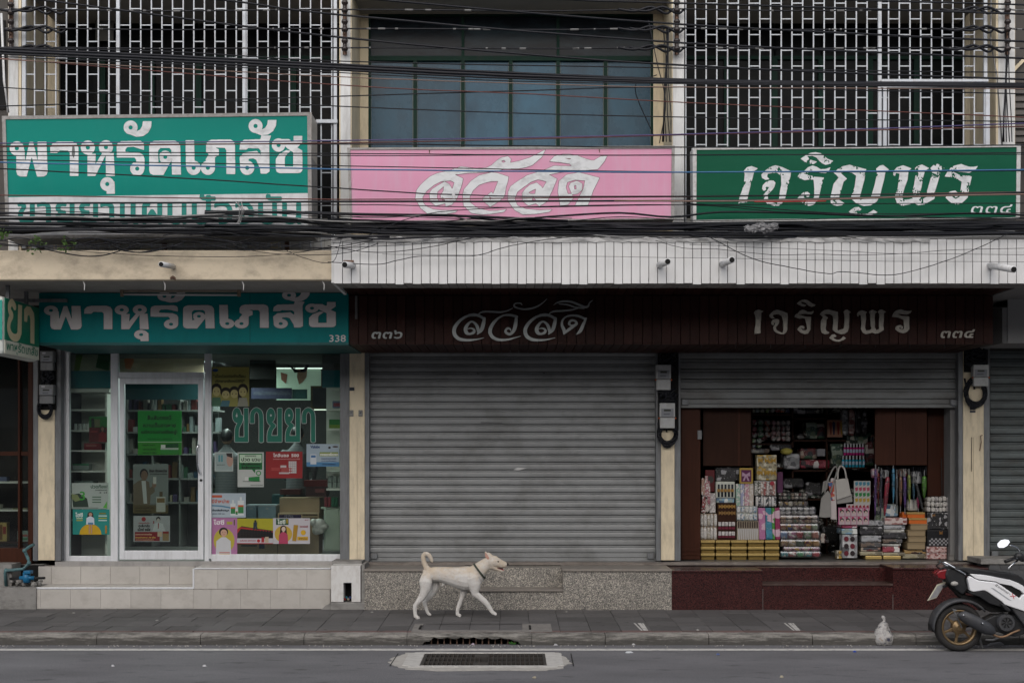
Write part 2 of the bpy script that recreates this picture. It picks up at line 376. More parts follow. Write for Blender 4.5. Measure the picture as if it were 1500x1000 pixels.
class Ink:
    def __init__(s, x0, y0, x1, y1, cell=.6):
        s.o = (x0 - 2, y0 - 2); s.c = cell; s.nx = int((x1 - x0 + 4) / cell) + 2; s.ny = int((y1 - y0 + 4) / cell) + 2
        s.ss = 2; s.a = np.zeros((s.ny * 2, s.nx * 2), bool)
    def _win(s, xs, ys, pad=0):
        h = s.c / 2
        i0 = max(0, int((min(xs) - pad - s.o[0]) / h) - 1); i1 = min(s.a.shape[1], int((max(xs) + pad - s.o[0]) / h) + 2)
        j0 = max(0, int((min(ys) - pad - s.o[1]) / h) - 1); j1 = min(s.a.shape[0], int((max(ys) + pad - s.o[1]) / h) + 2)
        if i1 <= i0 or j1 <= j0: return None
        X, Y = np.meshgrid(s.o[0] + (np.arange(i0, i1) + .5) * h, s.o[1] + (np.arange(j0, j1) + .5) * h)
        return (slice(j0, j1), slice(i0, i1)), X, Y
    def poly(s, pts, val=True):
        w_ = s._win([p[0] for p in pts], [p[1] for p in pts])
        if not w_: return s
        sl, X, Y = w_; ins = np.zeros(X.shape, bool); n = len(pts)
        for i in range(n):
            xa, ya = pts[i][0], pts[i][1]; xb, yb = pts[(i + 1) % n][0], pts[(i + 1) % n][1]
            if ya == yb: continue
            ins ^= ((ya > Y) != (yb > Y)) & (X < (xb - xa) * (Y - ya) / (yb - ya) + xa)
        s.a[sl] = (s.a[sl] | ins) if val else (s.a[sl] & ~ins); return s
    def stroke(s, pts, w_=None, val=True, sm=True):
        pts = [tuple(p) + ((w_,) if len(p) == 2 else ()) for p in pts]
        if sm: pts = smooth_path(pts, 6)
        for p, q in zip(pts[:-1], pts[1:]):
            r = max(p[2], q[2]) / 2; W_ = s._win((p[0], q[0]), (p[1], q[1]), r)
            if not W_: continue
            sl, X, Y = W_; dx, dy = q[0] - p[0], q[1] - p[1]; L = dx * dx + dy * dy + 1e-9
            t = np.clip(((X - p[0]) * dx + (Y - p[1]) * dy) / L, 0, 1)
            d = np.hypot(X - p[0] - t * dx, Y - p[1] - t * dy); ins = d < (p[2] + (q[2] - p[2]) * t) / 2
            s.a[sl] = (s.a[sl] | ins) if val else (s.a[sl] & ~ins)
        return s
    def disk(s, x, y, r, val=True, ry=None):
        return s.poly([(x + r * math.cos(t), y + (ry or r) * math.sin(t)) for t in np.linspace(0, 2 * math.pi, 25)[:-1]], val)
    def ops(s, L):
        for o in L:
            if o[0] == 'poly': s.poly(o[1])
            elif o[0] == 'st': s.stroke(o[1], o[2] if len(o) > 2 else None)
            elif o[0] == 'd': s.disk(*o[1:4])
        for o in L:
            if o[0] == 'hole': s.poly(o[1], False)
            elif o[0] == 'h': s.disk(o[1], o[2], o[3], False)
        return s
    def grow(s, px):
        k = int(round(px / (s.c / 2))); a = s.a
        for _ in range(k):
            b = a.copy(); b[1:] |= a[:-1]; b[:-1] |= a[1:]; b[:, 1:] |= a[:, :-1]; b[:, :-1] |= a[:, 1:]; a = b
        s.a = a; return s
    def dry(s, amt, seed=1):                       # dry-brush gaps in paint
        rg = np.random.RandomState(seed); h, w_ = s.a.shape
        def oct(fy, fx):
            g = rg.rand(max(2, h // fy) + 2, max(2, w_ // fx) + 2); yy = np.arange(h) / fy; xx = np.arange(w_) / fx
            y0 = yy.astype(int) % (g.shape[0] - 1); x0 = xx.astype(int) % (g.shape[1] - 1); ty = (yy % 1)[:, None]; tx = (xx % 1)[None]
            return (g[y0][:, x0] * (1 - ty) * (1 - tx) + g[y0 + 1][:, x0] * ty * (1 - tx) + g[y0][:, x0 + 1] * (1 - ty) * tx + g[y0 + 1][:, x0 + 1] * ty * tx)
        n_ = .55 * oct(34, 30) + .3 * oct(9, 5) + .25 * oct(4, 2); s.a &= n_ < np.quantile(n_, 1 - amt); return s
    def mesh(s, mapf, mb=None):
        f = s.a.astype(float)
        f = (f + np.roll(f, 1, 0) + np.roll(f, -1, 0)) / 3; f = (f + np.roll(f, 1, 1) + np.roll(f, -1, 1)) / 3
        f = f[::2, ::2][:s.ny, :s.nx]; ins = f > .5; mb = mb or MB(); C = s.c; ox, oy = s.o[0] + C / 4, s.o[1] + C / 4
        cnt = ins[:-1, :-1].astype(int) + ins[1:, :-1] + ins[:-1, 1:] + ins[1:, 1:]
        def V(x, y): return mapf(ox + x * C, oy + y * C)
        for j in range(cnt.shape[0]):
            row = cnt[j]; full = np.flatnonzero(row == 4)
            if len(full):
                br = np.flatnonzero(np.diff(full) > 1); st = np.r_[full[0], full[br + 1]]; en = np.r_[full[br], full[-1]] + 1
                for a, b in zip(st, en): mb.quad(V(a, j + 1), V(b, j + 1), V(b, j), V(a, j))
            for i in np.flatnonzero((row > 0) & (row < 4)):
                cs = [(i, j), (i, j + 1), (i + 1, j + 1), (i + 1, j)]; pl = []
                for k in range(4):
                    (xa, ya), (xb, yb) = cs[k], cs[(k + 1) % 4]; fa, fb = f[ya, xa], f[yb, xb]
                    if fa > .5: pl.append((xa, ya))
                    if (fa > .5) != (fb > .5):
                        t = (.5 - fa) / (fb - fa); pl.append((xa + (xb - xa) * t, ya + (yb - ya) * t))
                if len(pl) >= 3:
                    vs = [V(x, y) for x, y in pl]; mb.add(vs, [tuple(range(len(vs)))])
        return mb
def flatY(Y): return lambda x, y: (PX(x, Y), Y, PZ(y, Y))
def letters(name, ink, Y, m, parent, thick=0, **k):
    mb = ink.mesh(flatY(Y))
    if thick:
        n = len(mb.v); o = mb.build(name, m, parent, **k); s = o.modifiers.new('depth', 'SOLIDIFY'); s.thickness = thick; s.offset = -1; s.use_rim = True
        md = o.modifiers.new('weld', 'WELD'); md.merge_threshold = .0002
        o.modifiers.move(1, 0); return o
    return mb.build(name, m, parent, **k)

# ================================================================== GROUND
XW = 26.0
road = MB().quad((-60, -60, 0), (60, -60, 0), (60, -1.9, 0), (-60, -1.9, 0)).build('road', M['asphalt'], kind='structure')
# leave a hole under the storm grate: the road is cut around it
bpy.data.objects.remove(road); GX0, GX1, GY0, GY1 = -.935, .352, -3.40, -2.63
mb = MB()
for x0, x1, y0, y1 in ((-60, GX0, -60, -1.9), (GX1, 60, -60, -1.9), (GX0, GX1, -60, GY0), (GX0, GX1, GY1, -1.9)):
    mb.quad((x0, y0, 0), (x1, y0, 0), (x1, y1, 0), (x0, y1, 0))
road = mb.build('road', M['asphalt'], kind='structure')
MB().quad((-60, -2.405, .004), (60, -2.405, .004), (60, -2.265, .004), (-60, -2.265, .004)).build('road_marking', M['line'], road, label='worn white line along the kerb')
# pavement: a sloping bed with tiles on it
def pz(y): return .12 + (y + 1.82) / 1.82 * .03
mb = MB(); mb.add([(-XW, -1.83, pz(-1.83) - .012), (XW, -1.83, pz(-1.83) - .012), (XW, 1.2, .135), (-XW, 1.2, .135)], [(0, 1, 2, 3)])
pave = mb.build('pavement', mat('dark_pavement_bed', (.06, .058, .055), .9, .3, 6), kind='structure')
def tile_obj(name, m, x, y, s, sy, parent, z):
    g = .0028; h = .012
    me = MB().box(-s/2 + g, s/2 - g, -sy/2 + g, sy/2 - g, -h, 0)
    return me
tm = {}
for nm, m_, sy in (('g', M['paver'], .35), ('r', M['paver_red'], .12)):
    mb = tile_obj('t', m_, 0, 0, .35, sy, None, 0); me = bpy.data.meshes.new('pavement_tile'); me.from_pydata(mb.v, [], mb.f); me.materials.append(m_); tm[nm] = me
rnd = random.Random(3)
def put_tile(me, x, y, red=False):
    o = bpy.data.objects.new('pavement_tile', me); COL.objects.link(o); o.parent = pave
    b = Vector(pave.location); o.location = Vector((x, y, pz(y) + rnd.uniform(-.0025, .0035))) - b
    o.rotation_euler = (math.atan(.03 / 1.82) + rnd.uniform(-.006, .006), rnd.uniform(-.006, .006), rnd.uniform(-.004, .004))
for i in range(-23, 24):
    put_tile(tm['r'], i * .35 + .03, -1.76, True)
    for j in range(5): put_tile(tm['g'], i * .35 + .03 + (.12 if j in (1, 2) and i < -9 else 0), -1.525 + j * .35)
# ---- kerb
kerb = box('kerb', M['void'], None, -XW, XW, -1.84, -1.83, 0.0, .10, kind='structure')
IX0, IX1 = -1.02, .10
def stone(x0, x1, z0=-.02):
    m = MB(); prof = [(-2.0, z0), (-2.0, .085), (-1.993, .105), (-1.975, .118), (-1.955, .1215), (-1.825, .1225), (-1.825, z0)]
    n = max(2, int((x1 - x0) / .09)); rings = []
    for i in range(n + 1):
        x = x0 + .004 + (x1 - x0 - .008) * i / n; w_ = rnd.uniform(-.004, .004)
        rings.append([(x, y + (w_ if y < -1.94 else 0), z + (rnd.uniform(-.003, .002) if z > .07 else 0)) for y, z in prof])
    m.loft([r[::-1] for r in rings]); return m.build('kerb_stone', M['kerb'], kerb)
xs = [PX(141.6, -2) + i * 1.165 for i in range(-18, 3)]
for a, b in zip(xs[:-1], xs[1:]): stone(a, b)
xe = xs[-1]
while xe + .1 < PX(598, -2) - .2: xe += 1.165
stone(xs[-1], IX0 - .16)
xr = [PX(886.6, -2) + i * 1.165 for i in range(0, 21)]
for a, b in zip(xr[:-1], xr[1:]): stone(a, b)
stone(IX1 + .12, xr[0])
inlet = thing('kerb_inlet', (-.46, -1.95, 0), 'broken concrete storm inlet opening in the kerb above the road grate', 'drain inlet')
m = MB()                                               # ragged lintel over the opening
rings = []
for i in range(29):
    x = IX0 - .16 + (IX1 + .28 - IX0) * i / 28; e = x < IX0 or x > IX1
    zb = -.02 if e else .088 - .018 * abs(math.sin(i * 2.1)) - (.03 if x < IX0 + .12 or x > IX1 - .1 else 0) + rnd.uniform(-.006, .006)
    rings.append([(x, -2.0 + rnd.uniform(-.005, .005), zb), (x, -2.003 + rnd.uniform(-.004, .004), .098), (x, -1.97, .119), (x, -1.825, .1225), (x, -1.825, zb)][::-1])
m.loft(rings); m.build('lintel', M['kerb'], inlet)
box('recess', M['void'], inlet, IX0, IX1, -1.80, -1.79, -.25, .1)
box('recess_floor', M['void'], inlet, IX0, IX1, -1.99, -1.80, -.012, -.006)
m = MB()
x = IX0 + .03
while x < IX1: m.box(x, x + .014, -1.93, -1.905, -.01, .1); x += .072
m.build('inlet_bars', M['rust'], inlet, kind='stuff')
# ---- pavement repair: concrete rim round an access cover
rim = thing('access_cover', (-.4, -1.5, .13), 'concrete rimmed tiled access cover in the pavement behind the kerb inlet', 'manhole cover')
for a, b, c, d in ((-1.15, -1.05, -1.80, -1.22), (.12, .46, -1.80, -1.22), (-1.05, .12, -1.80, -1.70)):
    m = MB(); z = .007
    m.add([(a, c, pz(c) - .01), (b, c, pz(c) - .01), (b, d, pz(d) - .01), (a, d, pz(d) - .01), (a, c, pz(c) + z), (b, c, pz(c) + z), (b, d, pz(d) + z), (a, d, pz(d) + z)],
          [(4, 5, 6, 7), (0, 1, 5, 4), (1, 2, 6, 5), (2, 3, 7, 6), (3, 0, 4, 7)]); m.build('concrete_rim', mat('rim_concrete', (.19, .18, .17), .85, .3, 7, .6, (.09, .085, .08), (5, 5, 5), .4), rim)
for px_ in (PX(617, -1.4), PX(776, -1.4)):
    box('lifting_slot', M['void'], rim, px_ - .012, px_ + .012, -1.66, -1.38, .128, .1425)
m = MB(); m.quad((-1.02, -1.245, pz(-1.24) + .0075), (.12, -1.245, pz(-1.24) + .0075), (.12, -1.225, pz(-1.22) + .0075), (-1.02, -1.225, pz(-1.22) + .0075)); m.build('cover_gap', M['void'], rim)
# white painted dashes on the pavement
for (a, b, c, d, lab) in ((930, 912.5, 945, 924, 'between the grey base and the kerb'), (1150, 914, 1168, 924, 'before the red granite base')):
    for k in range(3):
        Y0, Y1 = -1.15, -1.72; x0 = PX(a + 6 * k - 2, Y0); x1 = PX(b * 0 + c + 4 * k - 6, Y1)
        m = MB().quad((x1, Y1, pz(Y1) + .005), (x1 + .02 + .02 * (k == 1), Y1, pz(Y1) + .005), (x0 + .02 + .02 * (k == 1), Y0, pz(Y0) + .005), (x0, Y0, pz(Y0) + .005))
        m.build('paint_dash', M['line'], pave)
# ---- storm grate in the road
gr = thing('storm_grate', ((GX0 + GX1) / 2, (GY0 + GY1) / 2, 0), 'rusty iron storm grate in a ragged pale mortar patch on the road', 'storm grate')
out = [(575, 963), (596, 955.5), (640, 954), (820, 955), (826, 962), (836, 970), (820, 979), (800, 980.5), (650, 981.5), (600, 980), (577, 974), (570, 969)]
def gp(px, py, z):
    k = (py - YH) / (H - z); Y = CAMY + F / k; return (PX(px, Y), Y, z)
ring = []
for i in range(len(out)):
    a, b = out[i], out[(i + 1) % len(out)]
    for k in range(5):
        t = k / 5; q = gp(a[0] + (b[0] - a[0]) * t, a[1] + (b[1] - a[1]) * t, .006); j = .022
        ring.append((q[0] + rnd.uniform(-j, j), q[1] + rnd.uniform(-j, j), .006))
def rad(ang):                                       # inner rectangle point in the direction of an outer point
    return ang
cx, cy, hx, hy = (GX0 + GX1) / 2, (GY0 + GY1) / 2, (GX1 - GX0) / 2, (GY1 - GY0) / 2
inn = []
for q in ring:
    dx, dy = (q[0] - cx) / hx, (q[1] - cy) / hy; s_ = max(abs(dx), abs(dy)); inn.append((cx + dx / s_ * hx, cy + dy / s_ * hy, .006))
m = MB(); n_ = len(ring); m.add(ring + inn + [(x, y, -.02) for x, y, z in ring], [(i, n_ + i, n_ + (i + 1) % n_, (i + 1) % n_) for i in range(n_)] + [(i, (i + 1) % n_, 2 * n_ + (i + 1) % n_, 2 * n_ + i) for i in range(n_)])
m.build('mortar_patch', M['mortar'], gr)
rimc = mat('formed_concrete_rim', (.42, .41, .39), .85, .14, 9, .5, (.2, .19, .18), (5, 5, 5), .4, 70); bw_ = .11
for a, b, c, d in ((GX0 - bw_, GX1 + bw_, GY0 - .09, GY0 - .003), (GX0 - bw_, GX1 + bw_, GY1 + .003, GY1 + .07), (GX0 - bw_ * 1.6, GX0 - .003, GY0 - .001, GY1 + .001), (GX1 + .003, GX1 + bw_ * 1.6, GY0 - .001, GY1 + .001)): box('concrete_rim', rimc, gr, a, b, c, d, -.02, .0115, .004)
for x in (GX0 - .30, GX1 + .27): m = MB(); m.add([(x - .006, GY0 - .02, .0068), (x + .006, GY0, .0068), (x + .016, GY1 + .02, .0068), (x + .006, GY1 + .01, .0068)], [(0, 1, 2, 3)]); m.build('crack', M['void'], gr)
m = MB(); m.box(GX0, GX1, GY0, GY0 + .025, -.04, .008).box(GX0, GX1, GY1 - .025, GY1, -.04, .008).box(GX0, GX0 + .03, GY0 + .025, GY1 - .025, -.04, .008).box(GX1 - .03, GX1, GY0 + .025, GY1 - .025, -.04, .008)
ironm = mat('rusty_cast_iron', (.034, .032, .030), .65, .3, 14, .5, (.07, .05, .038), (9, 9, 9), .3, 60)
m.build('frame', ironm, gr)
nx = 26; dx = (GX1 - GX0 - .06) / nx
b0 = box('bar', ironm, gr, GX0 + .03 - .005, GX0 + .03 + .005, GY0 + .025, GY1 - .025, -.018, .005)
for i in range(1, nx):
    if i == 13: continue
    dup(b0, (i * dx, 0, 0), gr)
for k in (1, 2): box('cross_bar', ironm, gr, GX0 + .03, GX1 - .03, GY0 + (GY1 - GY0) * k / 3 - .013, GY0 + (GY1 - GY0) * k / 3 + .013, -.03, .0062)
for a, b in ((GY0 + .025, GY0 + .2), (GY1 - .2, GY1 - .025)): box('plate', ironm, gr, cx - .03 - .075, cx - .03 + .075, a, b, -.02, .007)
m = MB(); m.box(GX0 - .01, GX1 + .01, GY0 - .01, GY1 + .01, -.5, -.48); m.box(GX0 - .01, GX0, GY0, GY1, -.48, -.02).box(GX1, GX1 + .01, GY0, GY1, -.48, -.02).box(GX0, GX1, GY0 - .01, GY0, -.48, -.02).box(GX0, GX1, GY1, GY1 + .01, -.48, -.02)
m.build('sump', M['void'], gr)

# ================================================================== BUILDINGS
YP, YS = .6, .72        # pillar front, shutter front
YC = -1.05              # upper column front
ZR = 9.6
def pillar(parent, a, b, beige0, beige1, top=505, bot=820):
    Y = YP
    MB().pbox(beige0, top, beige1, bot, Y, .5).build('pillar', M['beige'], parent)
    if beige0 - a > 2: MB().pbox(a, top, beige0 - .3, bot + 1, Y + .01, .12).build('side_track', M['track'], parent, bevel=.004)
    if b - beige1 > 2: MB().pbox(beige1 + .3, top, b, bot + 1, Y + .01, .12).build('side_track', M['track'], parent, bevel=.004)
mid = thing('shuttered_shophouse', (0, .6, .72), 'middle shophouse with closed grey shutter and blue glass upstairs windows', 'building')
phar = thing('pharmacy_building', (-4.1, .6, .72), 'left shophouse with glazed pharmacy front, tiled steps and white window grille', 'building')
opn = thing('gift_shop_building', (4.1, .6, .72), 'shophouse with half raised shutter over shelves of goods and red granite base', 'building')
lft = thing('wood_front_shop', (-7.5, .6, .72), 'dark wood and glass shop front at the left edge beside the pharmacy', 'building')
rgt = thing('end_shophouse', (7.6, .6, .72), 'shophouse at the right edge with worn grey green shutter and tiled step', 'building')
pillar(phar, 48, 89, 56, 80); pillar(mid, 498, 541, 512, 534); pillar(opn, 961, 997, 968.5, 988); pillar(rgt, 1404, 1450, 1411, 1441)
for px_ in (427, 1426): MB().pbox(px_ - .4 if px_ > 999 else 523, 640, (px_ if px_ > 999 else 523) + .5, 820, YP - .003, .01).build('groove', mat('groove_shadow_gap', (.42, .36, .26)), rgt if px_ > 999 else mid)
# electric remnants on pillar 2
for a, b, c, d in ((512, 567, 519, 572),): pbox('name_plate', mat('dark_plate', (.03, .035, .05)), mid, a, b, c, d, YP - .008, .008)
for a in (511.5, 525): 
    pbox('doorbell', mat('grey_switch', (.2, .2, .19)), mid, a, 600.5, a + 6, 609.5, YP - .018, .018, .004)
    MB().ball(P(a + 3, 604.5, YP - .019), (.012, .006, .012), 8, 5).build('button', M['chrome'], mid)
m = MB(); m.tube([P(1439, 637, YP - .01), P(1436.5, 638, YP - .03), P(1437.5, 647, YP - .03), P(1435, 660, YP - .02)], .006); m.build('hook', M['rust'], rgt)
m = MB(); m.tube([P(1423.5, 640, YP - .01), P(1423, 690, YP - .01)], .004, 5); m.build('stub_wire', M['cable'], rgt)
for a, b, c, d in ((1421, 595, 1429, 600), (1421, 601, 1429, 604)): pbox('name_plate', mat('dark_plate', (.03, .035, .05)), rgt, a, b, c, d, YP - .008, .008)

def shutter(parent, a, b, top, bot, pitch, m, Y=YS, tall_bottom=13, lab=None, wob=0):
    sh = MB().pbox(a, top, b, bot - 2, Y + .05, .012).build('roller_shutter', M['void'], parent, label=lab)
    X0, X1 = PX(a, Y), PX(b, Y); p = pitch / K(Y); zt, zb = PZ(top, Y), PZ(bot, Y) + (tall_bottom / K(Y) if tall_bottom else 0)
    n = int(round((zt - zb) / p)); p = (zt - zb) / n
    prof = [(.014, .0), (.0, .05), (-.003, .2), (-.004, .38), (-.003, .55), (.0, .66), (.013, .70), (.013, .75), (.002, .78), (.002, .91), (.016, .94), (.03, .97), (.03, .0)]
    rings = [[(x, Y + d, zb + (h * p)) for d, h in prof] for x in (X0, X1)]
    s0 = MB().loft([r[::-1] for r in rings]).build('slat', m, sh)
    me0 = s0.data
    for i in range(1, n):
        s = dup(s0, (0, rnd.uniform(-wob, wob), i * p), sh)
        if wob: s.rotation_euler = (0, rnd.uniform(-wob, wob) * .12, 0)
    if tall_bottom:
        z0 = PZ(bot, Y); hh = tall_bottom / K(Y)
        mm = MB(); mm.box(X0, X1, Y - .012, Y + .03, z0, z0 + hh * .42); mm.box(X0, X1, Y - .004, Y + .03, z0 + hh * .47, z0 + hh - .004); mm.build('bottom_rail', m, sh, bevel=.004)
        for q in (a + 2, b - 12): pbox('lock_box', M['track'], sh, q, bot - 12, q + 10, bot - 4, Y - .045, .032, .003)
    return sh
s_mid = shutter(mid, 540.5, 960.5, 511, 822, 11.2, M['slat'], lab='closed grey roller shutter with faint scratches')
s_rgt = shutter(opn, 997, 1404.5, 511, 597, 14, M['slat2'], lab='roller shutter raised above head height')
s_end = shutter(rgt, 1450.5, 1900, 513, 819, 12.4, M['slat3'], wob=.004, lab='closed worn shutter with green grey slats')
MB().ball(P(960 - 7, 813, YS - .03), (.012, .012, .012), 8, 5).build('red_lock_light', mat('red_plastic', (.5, .05, .03)), mid)
m = MB(); m.lathe(P(1398, 592, YS - .03), [(.03, 0), (.03, .02)], 'y', 10); m.build('lock_knob', M['chrome'], s_rgt)
for px_, py_ in ((700, 547), (797, 546)): MB().ball(P(px_, py_, YS - .012), .009, 6, 4).build('rivet_hole', M['void'], s_mid)
m = MB().ppoly([(704, 618), (736, 618.6), (735, 619.2), (705, 619.2)], YS - .011, .001); m.build('scratch', mat('dark_scratch', (.07, .07, .07)), s_mid)
MB().ppoly([(752, 688), (758, 684.5), (772, 685.5), (760, 688.5)], YS - .0125, .001).build('scratch', mat('pale_scratch', (.5, .5, .5)), s_mid)

# --- bases and steps ------------------------------------------------
# floor slabs reaching into the shops
box('floor_slab', mat('shop_floor', (.11, .105, .10), .45, .2, 3, .4), mid, -2.0, 2.0, .62, 6, .5, .716)
box('floor_slab', mat('shop_floor', (.11, .105, .10)), opn, 2.02, 6.2, .62, 6, .5, .716)
box('floor_slab', mat('shop_floor_pale', (.32, .31, .30), .4, .1, 3, .3), phar, -6.1, -2.03, .62, 6, .5, .716)
# grey granite base, with a cut-out step
def gx(px): return PX(px, 0)
ztop = PZ(836.5, 0)
for a, b in ((534, 677), (825, 984)):
    box('granite_base', M['granite'], mid, gx(a), gx(b) - .002, 0, .55, .14, ztop)
    box('coping', M['granite_top'], mid, gx(a) - .012, gx(b) + (.0 if b > 900 else .012), -.02, .585, ztop + .001, ztop + .03, bevel=.006)
box('lower_riser', M['granite'], mid, gx(677) + .001, gx(825) - .001, .012, .30, .14, PZ(866, 0))
box('step_tread', M['granite_top'], mid, gx(677) + .002, gx(825) - .002, -.01, .30, PZ(866, 0) + .001, PZ(866, 0) + .03, bevel=.006)
box('upper_riser', M['granite'], mid, gx(677), gx(825), .301, .60, .14, ztop + .02)
m = MB()                                                # rough cement sill under the shutters
rings = []
for i in range(60):
    x = gx(505) + (gx(1450) - gx(505)) * i / 59; j = lambda a: rnd.uniform(-a, a)
    rings.append([(x, .586 + j(.006), ztop + .03), (x, .594 + j(.006), ztop + .055 + j(.008)), (x, .62 + j(.006), ztop + .068 + j(.006)), (x, .76, ztop + .072), (x, .76, ztop)][::-1])
m.loft(rings); sill = m.build('cement_sill', mat('broken_cement', (.17, .15, .135), .85, .35, 9, .6, (.07, .055, .045), (3, 5, 5), .6, 30), mid)
# red granite base
RX = [984, 1117, 1308, 1447]
for a, b in ((984, 1117), (1308, 1447)):
    s_ = (b - a) / 1
    box('red_granite_panel', M['granite_red'], opn, gx(a) + .002, gx(b) - .002, 0, .58, .14, ztop - (.012 if a < 1000 else -.02))
    box('red_coping', M['granite_red'], opn, gx(a) + .001, gx(b) + .001, -.018, .585, ztop - (.011 if a < 1000 else -.021), ztop + (.016 if a < 1000 else .048), bevel=.004)
m_ = PZ(857, 0)
for a, b in ((1117, 1160), (1160, 1212), (1212, 1262), (1262, 1308)):
    pass
box('red_granite_riser', M['granite_red'], opn, gx(1117) + .001, gx(1308) - .001, .006, .30, .14, m_)
box('step_tread', mat('dark_red_tread', (.06, .035, .03), .4, .3, 9, .5, (.14, .12, .11), (3, 3, 3)), opn, gx(1117) + .002, gx(1308) - .002, -.006, .31, m_ + .001, m_ + .022)
box('red_granite_riser', M['granite_red'], opn, gx(1117), gx(1308), .32, .60, .14, ztop + .02)
for px_ in (1117.5, 1308): box('joint', mat('grey_grout', (.12, .1, .095)), opn, gx(px_) - .004, gx(px_) + .003, -.0195 * 0 - .003, 0.0, .15, PZ(862 if px_ < 1200 else 870, 0))
# right end: dark grey tiled step
stp = MB().pbox(1449, 823, 1700, 893, .14, .4).build('step_base', mat('dark_grout', (.14, .14, .14)), rgt)
tg = mat('dark_grey_step_tile', (.075, .078, .083), .45, .2, 7, .4, (.12, .115, .11), (4, 4, 4), perobj=.2)
for r_, (t, b) in enumerate(((826, 834), (835, 850), (851, 866), (867, 880), (881, 893))):
    x = 1437 + (14 if r_ % 2 else 0)
    while x < 1620: pbox('step_tile', tg, stp, max(x, 1450), t, x + 27, b - .0, .13, .009); x += 28
pbox('step_coping', M['concrete'], rgt, 1437, 818, 1700, 826, .11, .5, .006)

# pharmacy steps ------------------------------------------------------
Yf = .15; kf = K(Yf)
base = MB().pbox(54, 863.5, 284, 892, Yf + .01, 1).build('step_core', mat('grout_grey', (.36, .34, .32)), phar)
box('step_core', mat('grout_grey', (.36, .34, .32)), phar, PX(284, Yf), PX(484, Yf), Yf + .01, .74, .14, PZ(834, Yf))
def tiles(a, b, t, bt, Y, wpx, first=None, parent=phar, m=M['tile']):
    x = a + (first if first is not None else wpx)
    e = [a] + ([x] if x < b else [])
    while e[-1] + wpx < b - 4: e.append(e[-1] + wpx)
    e.append(b)
    for p_, q_ in zip(e[:-1], e[1:]): pbox('step_tile', m, parent, p_ + .15, t + .15, q_ - .15, bt - .15, Y - rnd.uniform(0, .0015), .012)
tiles(53, 283, 862.5, 891, Yf, 44.2, 6)
Yu = .57; zt_ = PZ(859.8, Yf)
e = [53 + 3] + [75 + 43.3 * i for i in range(5)] + [284]
for p_, q_ in zip(e[:-1], e[1:]):
    MB().pbox(p_ + .25, 829.5, q_ - .25, 854.8, Yu, .012).build('step_tile', M['tile'], phar)
box('step_core', mat('grout_grey', (.36, .34, .32)), phar, PX(56, Yu), PX(285, Yu), Yu + .012, .76, .3, PZ(829, Yu))
xa, xb = PX(53, Yf), PX(283, Yf); w_ = .395; x = xa
while x < xb - .05: box('tread_tile', M['tile'], phar, x + .002, min(x + w_, xb) - .002, Yf + .014, Yu - .002, zt_ - .012, zt_); x += w_
pbox('step_nosing', M['alu'], phar, 53, 859.6, 283, 862.4, Yf - .006, .018, .003)
for r_, (t, b) in enumerate(((833.5, 862), (862.5, 891.5))):
    tiles(283, 485 if r_ == 0 else 483, t, b, Yf - .001, 43.5, 36 if r_ == 0 else 26)
pbox('step_nosing', M['alu'], phar, 282, 832.4, 284.6, 861.5, Yf - .008, .018, .002)
pbox('step_nosing', M['alu'], phar, 284.7, 831.4, 484, 833.2, Yf - .006, .018, .002)
zt2 = PZ(831.4, Yf); x = PX(284, Yf)
while x < PX(484, Yf) - .05: box('tread_tile', M['tile'], phar, x + .002, min(x + .39, PX(484, Yf)) - .002, Yf + .014, .70, zt2 - .014, zt2); x += .39
box('threshold', M['void'], phar, PX(88, .7), PX(508, .7), .70, .9, PZ(829, .7), PZ(822.5, .7))
# white boxed service hatch beside the tiled step
hb = thing('service_box', (PX(506, .02), .1, .2), 'white boxed service hatch with black square opening, between tiled step and granite base', 'utility box')
m = MB()
for a, b, c, d in ((485, 828, 503, 881), (515, 828, 528, 881), (503, 828, 515, 853)): m.pbox(a, b, c, d, .02, .3)
m.build('casing', mat('white_box_paint', (.6, .6, .59), .5, .05, 6, .4, (.25, .2, .16), (6, 6, 3)), hb)
pbox('opening', M['void'], hb, 503, 853, 515, 881, .2, .02)
for i, c in enumerate(('#7b1c18', '#1d5a66', '#8a8478', '#2d3a6b')):
    MB().ball(P(505 + i * 2.6, 877 - (i % 2) * 2.5, .08), .018, 7, 5).build('litter', flat(c), hb)
MB().pbox(484, 882, 535, 893, .0, .4).build('cement_footing', M['concrete'], phar, bevel=.01)
MB().ppoly([(470, 893), (475, 888), (484, 883), (484, 893)], .05, .2).build('cement_footing', M['concrete'], phar)
pbox('cement_footing', M['concrete'], mid, 529.5, 826, 534, 893, .03, .5)
pbox('cement_footing', M['concrete'], mid, 486, 821.5, 530, 829, .3, .42)

# left neighbour -------------------------------------------------------
pbox('base_wall', M['concrete'], lft, -700, 860, 52.5, 892, .12, 1)
pbox('base_wall', M['concrete'], lft, -700, 826, 17, 859.8, .3, .6); pbox('base_wall', M['concrete'], lft, 17, 826, 64, 859.8, .62, .2)
pbox('cabinet_sill', M['wood'], lft, -700, 802, 46, 826, .62, .3, .006)
for a, b in ((26, 29), (41, 48)): pbox('door_post', M['wood'], lft, a, 515, b, 802, .60, .1, .004)
pbox('door_post', M['wood2'], lft, -60, 515, -54, 802, .6, .1); pbox('shop_glass', M['glass'], lft, -700, 520, 41, 802, .66, .006)
pbox('top_rail', M['wood2'], lft, -700, 500, 48, 520, .6, .1); pbox('mid_rail', M['wood'], lft, -700, 661, 41, 667, .63, .03)
for y in (705, 746, 793): pbox('shelf', M['shelf'] if y != 793 else M['wood2'], lft, -300, y, 41, y + 2.5, .8, .5)
